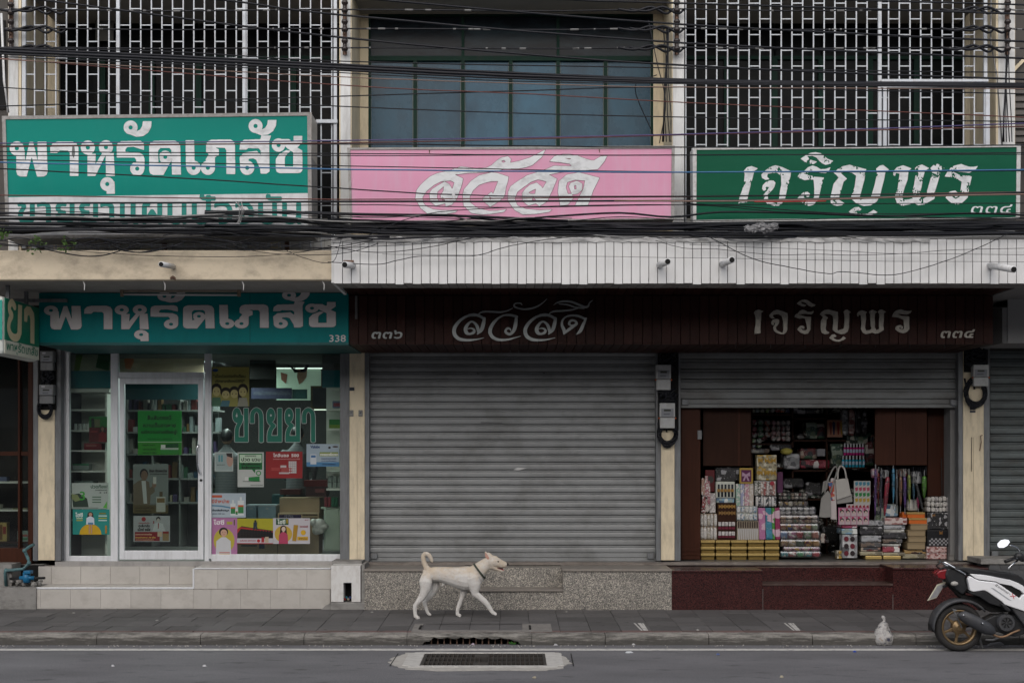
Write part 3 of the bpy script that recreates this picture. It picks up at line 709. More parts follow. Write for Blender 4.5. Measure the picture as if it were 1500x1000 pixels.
box('room_wall', M['room_dark'], lft, -14, PX(47, 1.6), 1.6, 1.7, .6, 4.2); box('side_wall', M['room_dark'], lft, PX(49, .7), PX(55, .7), .72, 5, .3, 4.2)
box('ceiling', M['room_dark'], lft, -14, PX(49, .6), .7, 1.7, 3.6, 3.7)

# --- room shells -------------------------------------------------------
def room(parent, x0, x1, y0, y1, z0, z1, wm, fm=None, ceil=None):
    box('room_wall', wm, parent, x0, x1, y1, y1 + .1, z0, z1)
    box('room_wall', wm, parent, x0 - .08, x0, y0, y1, z0, z1); box('room_wall', wm, parent, x1, x1 + .08, y0, y1, z0, z1)
    box('ceiling', ceil or wm, parent, x0, x1, y0, y1, z1, z1 + .1)
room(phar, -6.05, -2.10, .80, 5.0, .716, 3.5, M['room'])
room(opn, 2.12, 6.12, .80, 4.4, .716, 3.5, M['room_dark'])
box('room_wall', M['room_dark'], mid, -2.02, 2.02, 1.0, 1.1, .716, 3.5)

# --- ground floor lintel boxes ------------------------------------------
YB = -.73; KB = K(YB)
ZB0, ZB1 = 3.503, PZ(433, YB)
# brown plank fascia box over the middle and right shops
XB0, XB1 = PX(511, YB), PX(1455, YB)
fas = thing('plank_fascia', (1.8, 0, ZB0), 'dark brown plank fascia box with raised Thai lettering, under the white canopy', 'fascia')
box('core', M['void'], fas, XB0 + .01, XB1 - .01, YB + .03, .58, ZB0 + .03, 4.3)
pw = 13.8 / KB; n = int(round((XB1 - XB0) / pw)); pw = (XB1 - XB0) / n
f0 = MB().box(XB0 + .004, XB0 + pw - .004, YB, YB + .02, ZB0 + .012, ZB1 - .002).build('front_plank', M['plank_brown'], fas)
b0 = MB().box(XB0 + .004, XB0 + pw - .004, YB + .004, .58, ZB0 - .008, ZB0 + .010).build('bottom_plank', M['plank_brown'], fas)
ZS = ZB1 + .012
s0 = MB().add([(XB0 + .004, -1.40, ZS), (XB0 + pw - .004, -1.40, ZS), (XB0 + pw - .004, YB + .03, ZS), (XB0 + .004, YB + .03, ZS), (XB0 + .004, -1.40, ZS + .02), (XB0 + pw - .004, -1.40, ZS + .02), (XB0 + pw - .004, YB + .03, ZS + .02), (XB0 + .004, YB + .03, ZS + .02)],
     [(0, 3, 2, 1), (4, 5, 6, 7), (0, 1, 5, 4), (1, 2, 6, 5), (2, 3, 7, 6), (3, 0, 4, 7)]).build('soffit_plank', M['plank_brown'], fas)
for i in range(1, n):
    dup(f0, (i * pw, rnd.uniform(-.003, .003), 0), fas); dup(b0, (i * pw, 0, rnd.uniform(-.002, .002)), fas); dup(s0, (i * pw, 0, rnd.uniform(-.003, .003)), fas)
pbox('end_strip', mat('grey_steel_strip', (.12, .12, .12)), fas, 520, 433, 523.5, 467, YB - .008, .008)
# little brackets hanging under the fascia over the right shop
for i in range(8):
    x = PX(1027 + i * 51, YB); box('hanger', M['void'], fas, x - .004, x + .004, YB + .0, YB + .02, ZB0 - .05, ZB0 - .008)

# white canopy -----------------------------------------------------------
YF = -2.02; KF = K(YF)
can = thing('plank_canopy', (2.5, -1.5, 4.06), 'white plank clad canopy spanning the grey shutter and the open gift shop', 'canopy')
CX0, CX1 = PX(489, YF), PX(1900, YF)
zc0, zc1 = PZ(415, YF), PZ(351, YF)
box('core', mat('grey_plank_joint', (.10, .10, .10), .8), can, CX0 + .01, CX1, YF + .0135, YC + .2, zc0 + .05, zc1 + .06)
pitch = 12.82 / KF; n = int((CX1 - CX0) / pitch)
w0 = MB().box(0.0042, pitch - .0042, YF, YF + .012, zc0, zc1).build('white_plank', M['plank_white'], None)
# the loose prototype is re-homed as the first plank
def rehome(o, parent, loc):
    o.parent = parent; o.location = Vector(loc) - ORG[parent.name]
w0.data.transform(Matrix.Translation(Vector((pitch / 2, YF + .006, zc0)))); rehome(w0, can, (CX0, 0, 0)); ORG[w0.name] = Vector()
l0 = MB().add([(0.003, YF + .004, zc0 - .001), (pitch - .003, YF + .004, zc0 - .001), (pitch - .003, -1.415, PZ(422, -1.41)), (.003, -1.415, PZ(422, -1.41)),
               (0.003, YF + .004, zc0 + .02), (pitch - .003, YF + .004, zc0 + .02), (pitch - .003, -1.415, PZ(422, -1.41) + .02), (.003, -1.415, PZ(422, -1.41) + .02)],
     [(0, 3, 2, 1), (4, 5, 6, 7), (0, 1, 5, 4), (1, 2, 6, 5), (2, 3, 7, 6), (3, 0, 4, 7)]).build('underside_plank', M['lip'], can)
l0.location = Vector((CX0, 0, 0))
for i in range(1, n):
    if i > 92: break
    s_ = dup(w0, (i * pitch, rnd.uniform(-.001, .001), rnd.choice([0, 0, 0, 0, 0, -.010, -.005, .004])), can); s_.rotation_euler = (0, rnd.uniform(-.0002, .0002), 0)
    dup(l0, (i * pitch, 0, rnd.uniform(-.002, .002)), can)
box('core', M['plank_white'], can, CX0 + 93 * pitch, CX1, YF, YF + .01, zc0, zc1)
# crumpled flashing along the top edge
rings = []
for i in range(110):
    x = CX0 - .02 + (CX1 - CX0) * i / 109 * .62; j = lambda a: rnd.uniform(-a, a)
    rings.append([(x, YF - .012 + j(.006), zc1 - .028 + j(.010)), (x, YF - .02 + j(.008), zc1 + .012 + j(.008)), (x, YF + .05 + j(.02), zc1 + .045 + j(.012)), (x, YF + .5, zc1 + .062), (x, YF + .5, zc1 + .02)][::-1])
MB().loft(rings).build('flashing', mat('crumpled_white_flashing', (.5, .5, .5), .5, .25, 9, .6, (.12, .11, .1), (3, 3, 9), .3, 30), can)
box('end_cap', M['white_wall'], can, CX0 - .03, CX0 + .002, YF + .02, YC + .1, zc0 + .01, zc1 + .04)
def spout(parent, px, py, epx, epy, Y0, Y1, r=.036, m=M['pvc']):
    a, b = P(px, py, Y0), P(epx, epy, Y1); o = MB().tube([a, b], r, 14).build('drain_spout', m, parent, smooth=True)
    d = (b - a).normalized(); e = MB().tube([b + d * .001, b + d * .004], r * .82, 12); e.build('bore', M['void'], o)
spout(can, 517, 389, 505, 387.5, YF, -2.34); spout(can, 966, 388, 978, 383, YF, -2.42); spout(can, 1058, 387, 1072, 380.5, YF, -2.42); spout(can, 1450, 389, 1485, 394.5, YF, -2.72)
pbox('bracket_plate', M['rust'], can, 503, 381, 518, 384, YF - .02, .02)

# pharmacy concrete canopy ------------------------------------------------
beam = MB(); Yb = -1.9
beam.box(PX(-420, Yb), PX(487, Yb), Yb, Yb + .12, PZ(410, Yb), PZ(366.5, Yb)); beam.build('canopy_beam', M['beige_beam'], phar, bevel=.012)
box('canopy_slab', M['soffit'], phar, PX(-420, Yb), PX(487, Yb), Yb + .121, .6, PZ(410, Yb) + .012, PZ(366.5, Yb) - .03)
spout(phar, 254, 390.5, 236, 387, Yb, -2.45, .03)
m = MB(); m.tube([P(250, 408, Yb + .02), P(253, 406, Yb - .004), P(258, 408.5, Yb + .02)], .02, 7); m.build('stain_lump', M['rust'], phar)
for px_ in (123, 241, 356, 474):
    m = MB(); m.tube([P(px_ - 2, 411, -1.85), P(px_ + 1, 417, -1.85), P(px_ + .5, 425, -1.85)], [.004, .006, .003], 5); m.build('soffit_drip', M['white_wall'], phar)

# --- upper floor ---------------------------------------------------------
def column(parent, a, b, side=M['beige']):
    box('column', side, parent, PX(a, YC), PX(b, YC), YC, -.2, 4.3, ZR)
KC = K(YC); YW = -.2
def wallbox(parent, m, a, b, t, bt, Y, dep, name='upper_wall', **k): return pbox(name, m, parent, a, t, b, bt, Y, dep, **k)
# columns with white painted fronts
for par, a, b, wf in ((phar, 12, 31, (13, 27)), (mid, 497, 515, (499, 513.5)), (opn, 984, 1004, (985.5, 1002)), (rgt, 1459, 1487, (1462, 1486))):
    column(par, a, b)
    box('column_face', M['white_wall'], par, PX(wf[0], YC), PX(wf[1], YC), YC - .012, YC - .001, 4.5, ZR)
zc = PZ(21, YW)
ceilm = mat('warm_grey_ceiling_paint', (.33, .31, .285), .85, .1, 2)  # one even warm grey for all balcony ceilings
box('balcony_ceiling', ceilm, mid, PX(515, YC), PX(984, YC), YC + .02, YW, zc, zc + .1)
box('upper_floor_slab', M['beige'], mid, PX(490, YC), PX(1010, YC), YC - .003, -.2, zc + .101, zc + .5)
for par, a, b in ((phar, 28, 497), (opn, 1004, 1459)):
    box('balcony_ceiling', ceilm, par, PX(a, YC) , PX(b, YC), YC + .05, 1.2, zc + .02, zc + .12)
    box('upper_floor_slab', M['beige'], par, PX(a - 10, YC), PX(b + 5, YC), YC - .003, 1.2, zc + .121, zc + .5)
    box('balcony_floor', M['concrete'], par, PX(a - 16, YC), PX(b + 12, YC), YC + .01, .6, 4.35, 4.52)
box('balcony_floor', M['concrete'], mid, PX(497, YC), PX(1003, YC), YC + .01, -.2, 4.35, 4.52)
# middle window wall with casements
for a, b in ((526, 539.5), (957, 972)): wallbox(mid, M['beige'], a, b, 20, 345, YW, .15)
wallbox(mid, M['beige'], 515, 984, 322, 362, YC + .06, .12, 'parapet')
win = pbox('window', M['green_frame'], mid, 539.5, 21, 957, 24, YW + .02, .06)
ORG[win.name] = ORG[mid.name]
def wpart(name, m, a, b, c, d, Y=YW + .02, dep=.06, **k): return pbox(name, m, win, a, b, c, d, Y, dep, **k)
for x in (540.5, 678, 817.5, 956): wpart('mullion', M['green_frame'], x - 2, 24, x + 2, 82)
wpart('transom', M['green_frame'], 539.5, 82, 957, 89, YW, .08)
for x in (540.5, 608, 678, 748, 817.5, 887, 956): wpart('mullion', M['green_frame'], x - 2.5, 89, x + 2.5, 340, YW + .005, .07)
xs_ = [540.5, 678, 817.5, 956]
for a, b in zip(xs_[:-1], xs_[1:]): wpart('pane', mat('dark_transom_pane', (.010, .013, .018), .2, .5, 2, .55, (.035, .06, .075), (.7, 1, 2.2), spec=.12), a + 2, 24, b - 2, 82, YW + .05, .006)
xs_ = [540.5, 608, 678, 748, 817.5, 887, 956]
for i, (a, b) in enumerate(zip(xs_[:-1], xs_[1:])):
    p_ = wpart('pane', M['bluepane'], a + 2.5, 89, b - 2.5, 340, YW + .045, .006); p_.rotation_euler = (0, 0, 0)
    wpart('putty_edge', mat('pale_putty', (.14, .17, .165)), a + 2.6, 89.5, a + 3.6, 340, YW + .04, .004); wpart('putty_edge', mat('pale_putty', (.14, .17, .165)), b - 3.6, 89.5, b - 2.6, 340, YW + .04, .004)
wpart('sill', M['green_frame'], 539.5, 340, 957, 346, YW, .08)
box('upper_room', M['room_dark'], mid, -2, 2, .3, .35, 4.5, 8)
# side bays: set back windows behind
def backwall(par, a, b, beige_l, beige_r, panes, dark0, dark1):
    Yb_ = .15
    wallbox(par, M['beige'], a, beige_l, -260, 362, Yb_, .1); wallbox(par, M['beige'], beige_r, b, -260, 362, Yb_, .1)
    w_ = pbox('window', M['green_frame'], par, beige_l, 82, beige_r, 87, Yb_ + .01, .06)
    for x in panes: pbox('mullion', M['green_frame'], w_, x - 4, 87, x + 4, 350, Yb_ + .01, .06)
    for p_, q_ in zip([beige_l] + panes, panes + [beige_r]):
        pbox('pane', M['dark_glass'], w_, p_ + (3 if p_ != beige_l else 0), 87, q_ - 3, 350, Yb_ + .05, .006)
        pbox('pane', M['dark_glass'], w_, p_ + 1, 22, q_ - 1, 82, Yb_ + .05, .006)
    box('upper_room', M['void'], par, PX(a, Yb_), PX(b, Yb_), Yb_ + .3, Yb_ + .35, 4.4, 8.2)
backwall(phar, 20, 500, 86, 497, [150, 222, 291, 360, 430], 0, 0)
backwall(opn, 1000, 1462, 1004, 1414, [1065, 1135, 1203, 1275, 1343], 0, 0)
pbox('curtain', mat('dim_curtain', (.07, .065, .06), .9, .3, 2, 0), phar, 378, 95, 470, 340, .24, .02)
pbox('curtain', mat('dim_curtain_2', (.05, .05, .05), .9, .3, 2, 0), opn, 1070, 95, 1130, 340, .24, .02)
pbox('notice_board', mat('old_board', (.12, .12, .11)), phar, 140, 20, 166, 60, .1, .02)

def grille(par, a, b, bot, lab, posts, pitch=15.72, rung=23.6, ph=0, cut=None, y0=-150):
    Y = YC + .02; g = MB().pbox(a - 3, y0, a + 2.4, bot, Y - .02, .03).build('window_grille', M['grille'], par, label=lab)
    for x in posts: pbox('post', M['grille'], g, x - 2.4, y0, x + 2.4, bot, Y - .02, .03)
    n = int((b - a) / pitch); bw = .85
    p0 = pbox('bar', M['grille'], g, a + pitch - bw, y0, a + pitch + bw, bot, Y, .014)
    for i in range(1, n):
        x = a + pitch * (i + 1)
        if any(abs(x - q) < 4 for q in posts): continue
        q_ = dup(p0, (i * pitch / K(Y), rnd.uniform(-.002, .002), 0), g)
    # rungs, staggered from gap to gap
    r0 = None
    for i in range(0, n):
        y = 15 + (rung if i % 2 else 0) + ph - 2 * rung
        while y < bot - 4:
            x = a + pitch * i
            if y > -12 and not (cut and cut(x, y)):
                if r0 is None: r0 = pbox('rung', M['grille'], g, x + bw, y - .75, x + pitch - bw, y + .75, Y + .002, .01); rx, ry = x, y
                else: dup(r0, ((x - rx) / K(Y), 0, (ry - y) / K(Y)), g)
            y += 2 * rung
    return g
g1 = grille(phar, 35, 497, 363, 'white steel grille of staggered bars over the balcony', [172.5, 357.5, 491], 15.55, 24.0, -2, lambda x, y: 165 < y < 335 and x < 450)
g2 = grille(opn, 1003, 1448, 345, 'white steel grille of staggered bars with a hinged hatch', [1289, 1444], 15.72, 23.0, -10, lambda x, y: 220 < y < 316)
pbox('hatch_frame', M['grille'], g2, 1291, 116, 1448, 119.5, YC - .02, .03); pbox('hatch_frame', M['grille'], g2, 1291, 124, 1448, 128, YC - .02, .03); pbox('hatch_frame', M['grille'], g2, 1294, 128, 1299, 215, YC - .02, .03); pbox('hatch_frame', M['grille'], g2, 1444, 128, 1450, 215, YC - .02, .03)
pbox('hatch_frame', M['grille'], g1, 463, 175, 494, 180, YC - .02, .03)
# low tiled parapet behind the cables
wt = mat('small_white_wall_tile', (.52, .52, .50), .5, .1, 6, .5, (.2, .19, .17), (4, 4, 4))
for par, a, b in ((phar, 30, 486), (opn, 1004, 1459)):
    wb = wallbox(par, mat('tile_grout_wall', (.3, .29, .27)), a, b, 320, 372, YC + .06, .1, 'parapet')
    y = 322
    while y < 366:
        x = a
        t0 = None
        if y > 340 or par is opn:
            while x < b - 2:
                pbox('wall_tile', wt if rnd.random() > .12 else M['beige'], wb, x + .4, y + .4, min(x + 15.4, b), y + 13.6, YC + .052, .008); x += 15.9
        y += 14
wallbox(mid, M['beige'], 515, 984, 345, 352, YC + .02, .04, 'ledge')
# neighbours' upper storeys
dk = mat('dark_stained_wall', (.075, .07, .066), .85, .3, 3, .5, (.02, .02, .02))
for x0_, x1_ in ((1487, 2300),):
    box('upper_wall', dk, rgt, PX(x0_, -.4), PX(x1_, -.4), -.4, -.3, 4.3, ZR)
slv = thing('louvred_screen', (PX(1500, -.8), -.8, 5.9), 'dark louvred metal screen box at the right edge of the upper storey', 'screen')
m = MB(); m.ppoly([(1468, 120), (1520, 70), (1520, 215), (1468, 215)], -.85, .05); m.build('panel', dk, slv)
for i in range(9): pbox('louvre', mat('louvre_metal', (.10, .09, .085), .6, .2, 9), slv, 1469, 122 + i * 10, 1518, 128 + i * 10, -.875, .02)
m = MB(); m.ppoly([(1464, 121), (1520, 64), (1520, 70), (1468, 124)], -.9, .05); m.build('edge_trim', M['beige'], slv)
box('upper_wall', dk, lft, PX(-900, -.4), PX(13, -.4), -.4, -.3, 4.3, ZR)
pbox('upper_window', M['dark_glass'], lft, -60, 30, 8, 160, -.42, .01)
m = MB(); m.tube([P(2, 20, -1.2), P(6, 120, -1.2), P(12, 165, -1.2)], .014, 7); m.build('drain_hose', M['pvc'], lft, smooth=True)
for x0_, x1_, par in ((-900, -420, lft),): box('canopy_slab', M['soffit'], par, PX(x0_, -1.9), PX(x1_, -1.9) - .01, -1.9, .6, 4.1, 4.4)
box('ground_wall', dk, rgt, PX(1900, .7), PX(2300, .7) + 2, .6, .8, .14, 4.4); box('ground_wall', dk, lft, -16, PX(-700, .6), .6, .8, .14, 4.4)
# white soffit and wall of the right neighbour
rs = mat('pale_grey_soffit_paint', (.22, .22, .22), .85, .1, 2)
m = MB(); m.box(PX(1466, -.2), 12, -.25, .5, PZ(503, -.2), 4.0); m.build('fascia_box', rs, rgt)
m = MB(); m.box(PX(1478, -.3), 12, -.262, -.251, PZ(502, -.3), PZ(438, -.3)); m.build('fascia_panel', mat('pale_panel', (.30, .30, .30), .8, .08, 3), rgt)
box('canopy_slab', rs, rgt, XB1 + .03, 12, YF + .05, .6, 4.1, 4.13)
# street side mass behind the whole row, and roofs
for par, a, b in ((lft, -16, -6.3), (phar, -6.3, -2.1), (mid, -2.1, 2.1), (opn, 2.1, 6.4), (rgt, 6.4, 14)):
    box('rear_wall', dk, par, a + .002, b - .002, 6.1, 6.2, .1, ZR); box('roof', M['concrete'], par, a + .002, b - .002, YC if par in (mid, phar, opn) else -.4, 6.2, ZR + .01, ZR + .2)
box('party_wall', dk, lft, -16, -15.9, .8, 6.1, .1, ZR); box('party_wall', dk, rgt, 13.9, 14, .8, 6.1, .1, ZR)

# buildings across the street: seen only as reflections and as the canyon that shades the shops
opp = thing('opposite_row', (0, -21, 0), 'pale shophouse row across the street', 'building'); opp['kind'] = 'structure'
box('facade', mat('opposite_facade', (.34, .33, .31), .85, .2, 1), opp, -26, 26, -21.6, -21, 0, 7.0)
for i in range(-6, 7):
    for z0, z1 in ((.3, 3.0), (4.2, 5.6), (6.4, 7.6)): box('window', M['dark_glass'] if z0 > 1 else mat('opposite_shutter', (.12, .13, .14)), opp, i * 4 - 1.5, i * 4 + 1.5, -21.0, -20.97, z0, z1)

# ================================================================== SIGNS
def zmap(L, sc, ox, oy, shear=None):
    out = []
    for o in L:
        if o[0] in ('poly', 'hole'): out.append((o[0], [(x / sc + ox, y / sc + oy) for x, y in o[1]]))
        elif o[0] == 'st': out.append(('st', [(p[0] / sc + ox, p[1] / sc + oy) + ((p[2] / sc,) if len(p) > 2 else ()) for p in o[1]]) + ((o[2] / sc,) if len(o) > 2 else ()))
        elif o[0] in ('d', 'h'): out.append((o[0], o[1] / sc + ox, o[2] / sc + oy, o[3] / sc))
    return out
def ringop(x, y, r=58, h=17): return [('d', x, y, r), ('h', x, y, h)]
# the pharmacy word, drawn once in its own units
PW = (ringop(137, 292) + [('poly', [(133, 345), (133, 480), (142, 508), (165, 521), (217, 521), (258, 362), (302, 521), (355, 521), (378, 508), (388, 480), (378, 238), (305, 238), (308, 400), (270, 240), (240, 240), (205, 400), (200, 300)])]
    + [('poly', [(408, 330), (410, 280), (430, 248), (470, 236), (590, 236), (622, 250), (638, 285), (638, 516), (568, 516), (568, 330), (555, 310), (485, 308), (466, 330)])]
    + ringop(715, 285) + ringop(862, 283) + [('poly', [(712, 335), (780, 335), (775, 425), (835, 325), (860, 335), (925, 330), (935, 516), (862, 516), (860, 345), (776, 516), (712, 516)])]
    + ringop(873, 582, 57) + [('poly', [(885, 560), (932, 560), (935, 661), (867, 661), (867, 630)])]
    + [('poly', [(950, 275), (958, 248), (985, 234), (1140, 230), (1165, 242), (1172, 265), (1172, 306), (1120, 290), (1085, 278), (1035, 282), (1020, 300), (1020, 318), (1130, 325), (1165, 345), (1176, 375), (1176, 460), (1110, 430), (1108, 385), (1095, 367), (950, 366)])] + ringop(1117, 457)
    + ringop(1063, 122, 57) + [('poly', [(1085, 165), (1112, 152), (1140, 140), (1158, 110), (1163, 72), (1234, 72), (1230, 120), (1205, 165), (1165, 192), (1110, 198), (1062, 180)])]
    + [('poly', [(1215, 270), (1225, 245), (1255, 230), (1420, 228), (1450, 240), (1467, 270), (1473, 506), (1400, 506), (1394, 305), (1378, 288), (1305, 288), (1286, 312), (1290, 410), (1330, 395), (1400, 380), (1330, 508), (1245, 508), (1222, 496), (1215, 470)])] + ringop(1345, 362, 52, 16) + [('hole', [(1292, 330), (1296, 318), (1300, 385), (1292, 400)])]
    + [('poly', [(1510, 226), (1580, 226), (1584, 405), (1560, 430), (1514, 450)])] + ringop(1576, 450)
    + [('poly', [(1677, 262), (1690, 235), (1720, 221), (1875, 219), (1903, 235), (1912, 265), (1915, 501), (1843, 501), (1842, 310), (1830, 288), (1752, 285), (1782, 300), (1782, 345), (1750, 365), (1750, 450), (1685, 430), (1674, 380), (1700, 340), (1677, 320)])] + ringop(1692, 450)
    + [('poly', [(1949, 302), (1955, 250), (1985, 222), (2120, 217), (2127, 187), (2207, 187), (2190, 235), (2194, 480), (2170, 497), (2122, 497), (2117, 460), (2085, 385), (2060, 373), (2025, 377), (2018, 410), (1955, 440), (1950, 365), (1985, 325), (2090, 312), (2122, 345), (2122, 310), (2105, 292), (2020, 290), (2005, 302)])] + ringop(2012, 450)
    + ringop(2080, 110, 57) + [('poly', [(2102, 152), (2129, 140), (2157, 126), (2175, 98), (2180, 60), (2250, 60), (2246, 108), (2222, 152), (2182, 180), (2127, 186), (2079, 168)])]
    + ringop(2267, 265, 55) + [('poly', [(2290, 216), (2352, 216), (2375, 235), (2390, 232), (2390, 190), (2460, 190), (2460, 245), (2420, 285), (2460, 310), (2462, 468), (2448, 488), (2425, 493), (2275, 493), (2252, 483), (2244, 460), (2244, 380), (2270, 340), (2330, 305), (2365, 312), (2325, 350), (2317, 375), (2317, 440), (2387, 440), (2387, 325), (2335, 290), (2310, 260)])])
def frame_sign(name, outer, inner, Y, dep, fm, face, label, panel_label=None):
    c = outer; t = thing(name, P((c[0][0] + c[2][0]) / 2, (c[0][1] + c[2][1]) / 2, Y), label, 'sign')
    n = 4
    for i in range(4):
        a, b, c_, d = outer[i], outer[(i + 1) % 4], inner[(i + 1) % 4], inner[i]
        MB().ppoly([a, b, c_, d], Y - .01 - .001 * (i % 2), dep + .01).build('frame_bar', fm, t)
    pn = MB().ppoly(inner, Y, .02).build('panel', face, t)
    MB().ppoly([(x * .996 + .004 * 750, y) for x, y in outer], Y + dep * .9, .02).build('back', fm, t)
    return t, pn
# 1 teal pharmacy board
YG = -1.75
S1o = [(2.5, 170), (455.5, 164.5), (457, 344), (9, 350)]; S1i = [(8, 175), (450, 169.5), (451.5, 340), (13.5, 345)]
s1, pn = frame_sign('sign_board', S1o, S1i, YG, .42, M['sign_frame'], M['sign_green'], 'large teal sign board with white Thai letters above the pharmacy canopy')
MB().ppoly([(11.2, 289), (451.2, 283), (451.5, 340), (13.5, 345)], YG - .003, .002).build('white_band', M['sign_white'], s1)
MB().box(PX(455.5, YG), PX(455.5, YG) + .006, YG - .01, YG + .42, PZ(344, YG), PZ(166, YG)).build('side_panel', mat('stainless_side', (.42, .40, .37), .4, .3, 3, .5, (.18, .13, .09), (2, 2, 4), metal=.4), s1)
ik = Ink(5, 165, 455, 290, .55).ops(zmap(PW, 5.556, 0, 165)); letters('lettering', ik, YG - .004, M['letter_white'], s1)
MB().ppoly([(106, 212), (109, 214), (110, 225), (108, 232), (105, 226)], YG - .0046, .0004).build('grime', mat('grime_mark', (.12, .13, .13)), s1)
ik = Ink(20, 280, 450, 340, .55)
for q in fit_text('ขายยาแผนปัจจุบัน', 26, 285, 440, 341): ik.ops([q])
ik.grow(1.1); letters('lettering', ik, YG - .006, mat('teal_ink', (.004, .20, .17), .5), s1)
# 2 pink board
S2o = [(508.5, 216.5), (988.5, 213.5), (987.5, 321), (512.5, 326.5)]; S2i = [(513, 219.5), (984, 217.5), (983, 319.5), (516, 323.5)]
s2, pn = frame_sign('sign_board', S2o, S2i, YG, .2, M['sign_frame'], M['sign_pink'], 'faded pink sign board with ragged white brush lettering')
PINK = [('poly', [(375,145),(480,158),(560,155),(600,135),(640,100),(670,80),(720,70),(742,90),(738,118),(800,105),(880,80),(940,50),(995,20),(970,75),(900,135),(850,152),(800,160),(700,162),(640,180),(540,188),(430,193),(330,205),(392,232),(385,270),(372,310),(345,385),(310,425),(262,437),(262,415),(190,432),(150,400),(145,340),(165,310),(205,285),(255,255),(292,275),(312,310),(328,262),(300,248),(230,255),(180,280),(125,325),(95,370),(100,410),(120,435),(170,458),(240,465),(355,462),(335,480),(240,497),(140,497),(80,450),(42,380),(50,320),(75,285),(110,250),(150,218),(200,195),(290,175)]),
  ('hole', [(250,290),(205,330),(200,370),(215,403),(248,400),(225,360),(248,322)]), ('hole', [(238,362),(262,396),(244,392)]), ('hole', [(670,105),(690,98),(705,110),(685,118)]),
  ('poly', [(600,188),(640,192),(725,220),(718,260),(705,300),(700,340),(690,370),(640,410),(590,440),(540,400),(535,375),(575,350),(600,330),(612,345),(640,275),(648,252),(600,254),(560,262),(510,280),(465,320),(440,370),(445,410),(500,450),(580,470),(640,468),(710,458),(690,478),(600,492),(520,497),(450,485),(395,430),(388,350),(400,310),(450,250),(510,210)]), ('hole', [(582,365),(600,372),(592,392)]),
  ('poly', [(1025,108),(1060,70),(1120,55),(1170,54),(1220,62),(1290,88),(1330,100),(1350,100),(1400,70),(1447,68),(1425,110),(1380,165),(1300,172),(1200,174),(1100,188),(1020,205),(1080,235),(1050,310),(1030,350),(1010,400),(950,437),(925,415),(870,432),(828,400),(825,340),(845,310),(880,280),(930,262),(965,290),(975,305),(1003,255),(940,240),(890,258),(830,300),(790,330),(770,380),(790,430),(850,455),(950,465),(1045,460),(1020,478),(930,492),(830,497),(770,465),(722,400),(722,330),(740,290),(780,260),(860,210),(940,185),(1000,165),(1055,140),(1190,142),(1170,125),(1100,115)]),
  ('hole', [(870,335),(925,308),(920,345),(885,345)]), ('hole', [(905,368),(930,395),(895,390)]), ('hole', [(1120,80),(1150,84),(1190,88),(1170,93)]),
  ('poly', [(1240,188),(1392,228),(1345,320),(1325,380),(1305,430),(1212,428),(1245,360),(1272,310),(1285,248),(1210,243),(1155,260),(1145,300),(1160,345),(1190,345),(1200,375),(1160,425),(1103,430),(1086,330),(1095,250),(1150,205)]),
  ('poly', [(1180,265),(1225,250),(1265,270),(1262,320),(1230,345),(1190,350),(1165,290)]), ('hole', [(1205,285),(1220,282),(1222,310),(1207,312)])]
Z5 = zmap(PINK, 5.0, 600, 215)
ik = Ink(600, 215, 895, 320, .55).ops(Z5); ik.grow(.45); letters('lettering_edge', ik, YG - .003, mat('torn_dark_red_edge', (.16, .05, .07)), s2)
ik = Ink(600, 215, 895, 320, .55).ops(Z5); letters('lettering', ik, YG - .006, M['letter_white'], s2)
for a, b in ((629, 222), (878, 221)): MB().ppoly([(a - 1, b - 2), (a + 1, b - 2), (a + .6, b + 3), (a - .4, b + 2)], YG - .004, .001).build('rust_streak', M['rust'], s2)
# 3 dark green board
S3o = [(1014.5, 217), (1495.5, 211.5), (1494, 319.5), (1015.5, 325.5)]; S3i = [(1020.5, 219.5), (1489.5, 215.5), (1488.5, 317.5), (1020, 322)]
s3, pn = frame_sign('sign_board', S3o, S3i, YG, .2, M['sign_frame_white'], M['sign_dark'], 'dark green sign board with flaking white calligraphic Thai letters')
GL = {}
GL['e'] = [('poly', [(130,245),(165,205),(210,193),(275,218),(238,243),(225,300),(205,370),(180,470),(165,555),(100,562),(75,570),(92,500),(118,430),(138,330),(143,270)])]
GL['jo'] = [('poly', [(345,240),(400,200),(450,185),(520,205),(605,245),(600,290),(585,360),(565,430),(545,520),(520,560),(480,590),(455,590),(485,520),(495,440),(508,380),(505,290),(465,262),(420,262),(372,272),(365,300),(390,325),(350,332),(315,312),(308,280)]), ('poly', [(330,440),(315,420),(322,385),(350,355),(395,337),(430,338),(450,360),(440,400),(420,430),(372,478),(375,520),(420,555),(470,575),(440,592),(370,570),(335,540),(330,480),(370,430),(385,405),(360,398),(350,412),(358,425),(345,438)])]
GL['ro'] = [('poly', [(740,240),(775,205),(820,188),(860,200),(900,225),(950,222),(1000,205),(985,240),(955,265),(905,262),(850,255),(780,262),(722,268),(780,280),(840,300),(935,308),(920,360),(905,410),(880,520),(830,580),(780,592),(720,570),(670,515),(700,480),(730,455),(770,450),(795,470),(785,500),(762,503),(752,482),(735,490),(752,525),(800,530),(835,505),(838,420),(830,330),(790,328),(740,335),(665,305),(690,270)])]
GL['i'] = [('poly', [(700,120),(760,80),(805,60),(850,55),(900,65),(935,90),(970,122),(1028,142),(1000,170),(950,182),(910,165),(885,140),(860,110),(820,92),(765,95),(800,130),(865,150),(830,175),(790,172),(740,150)])]
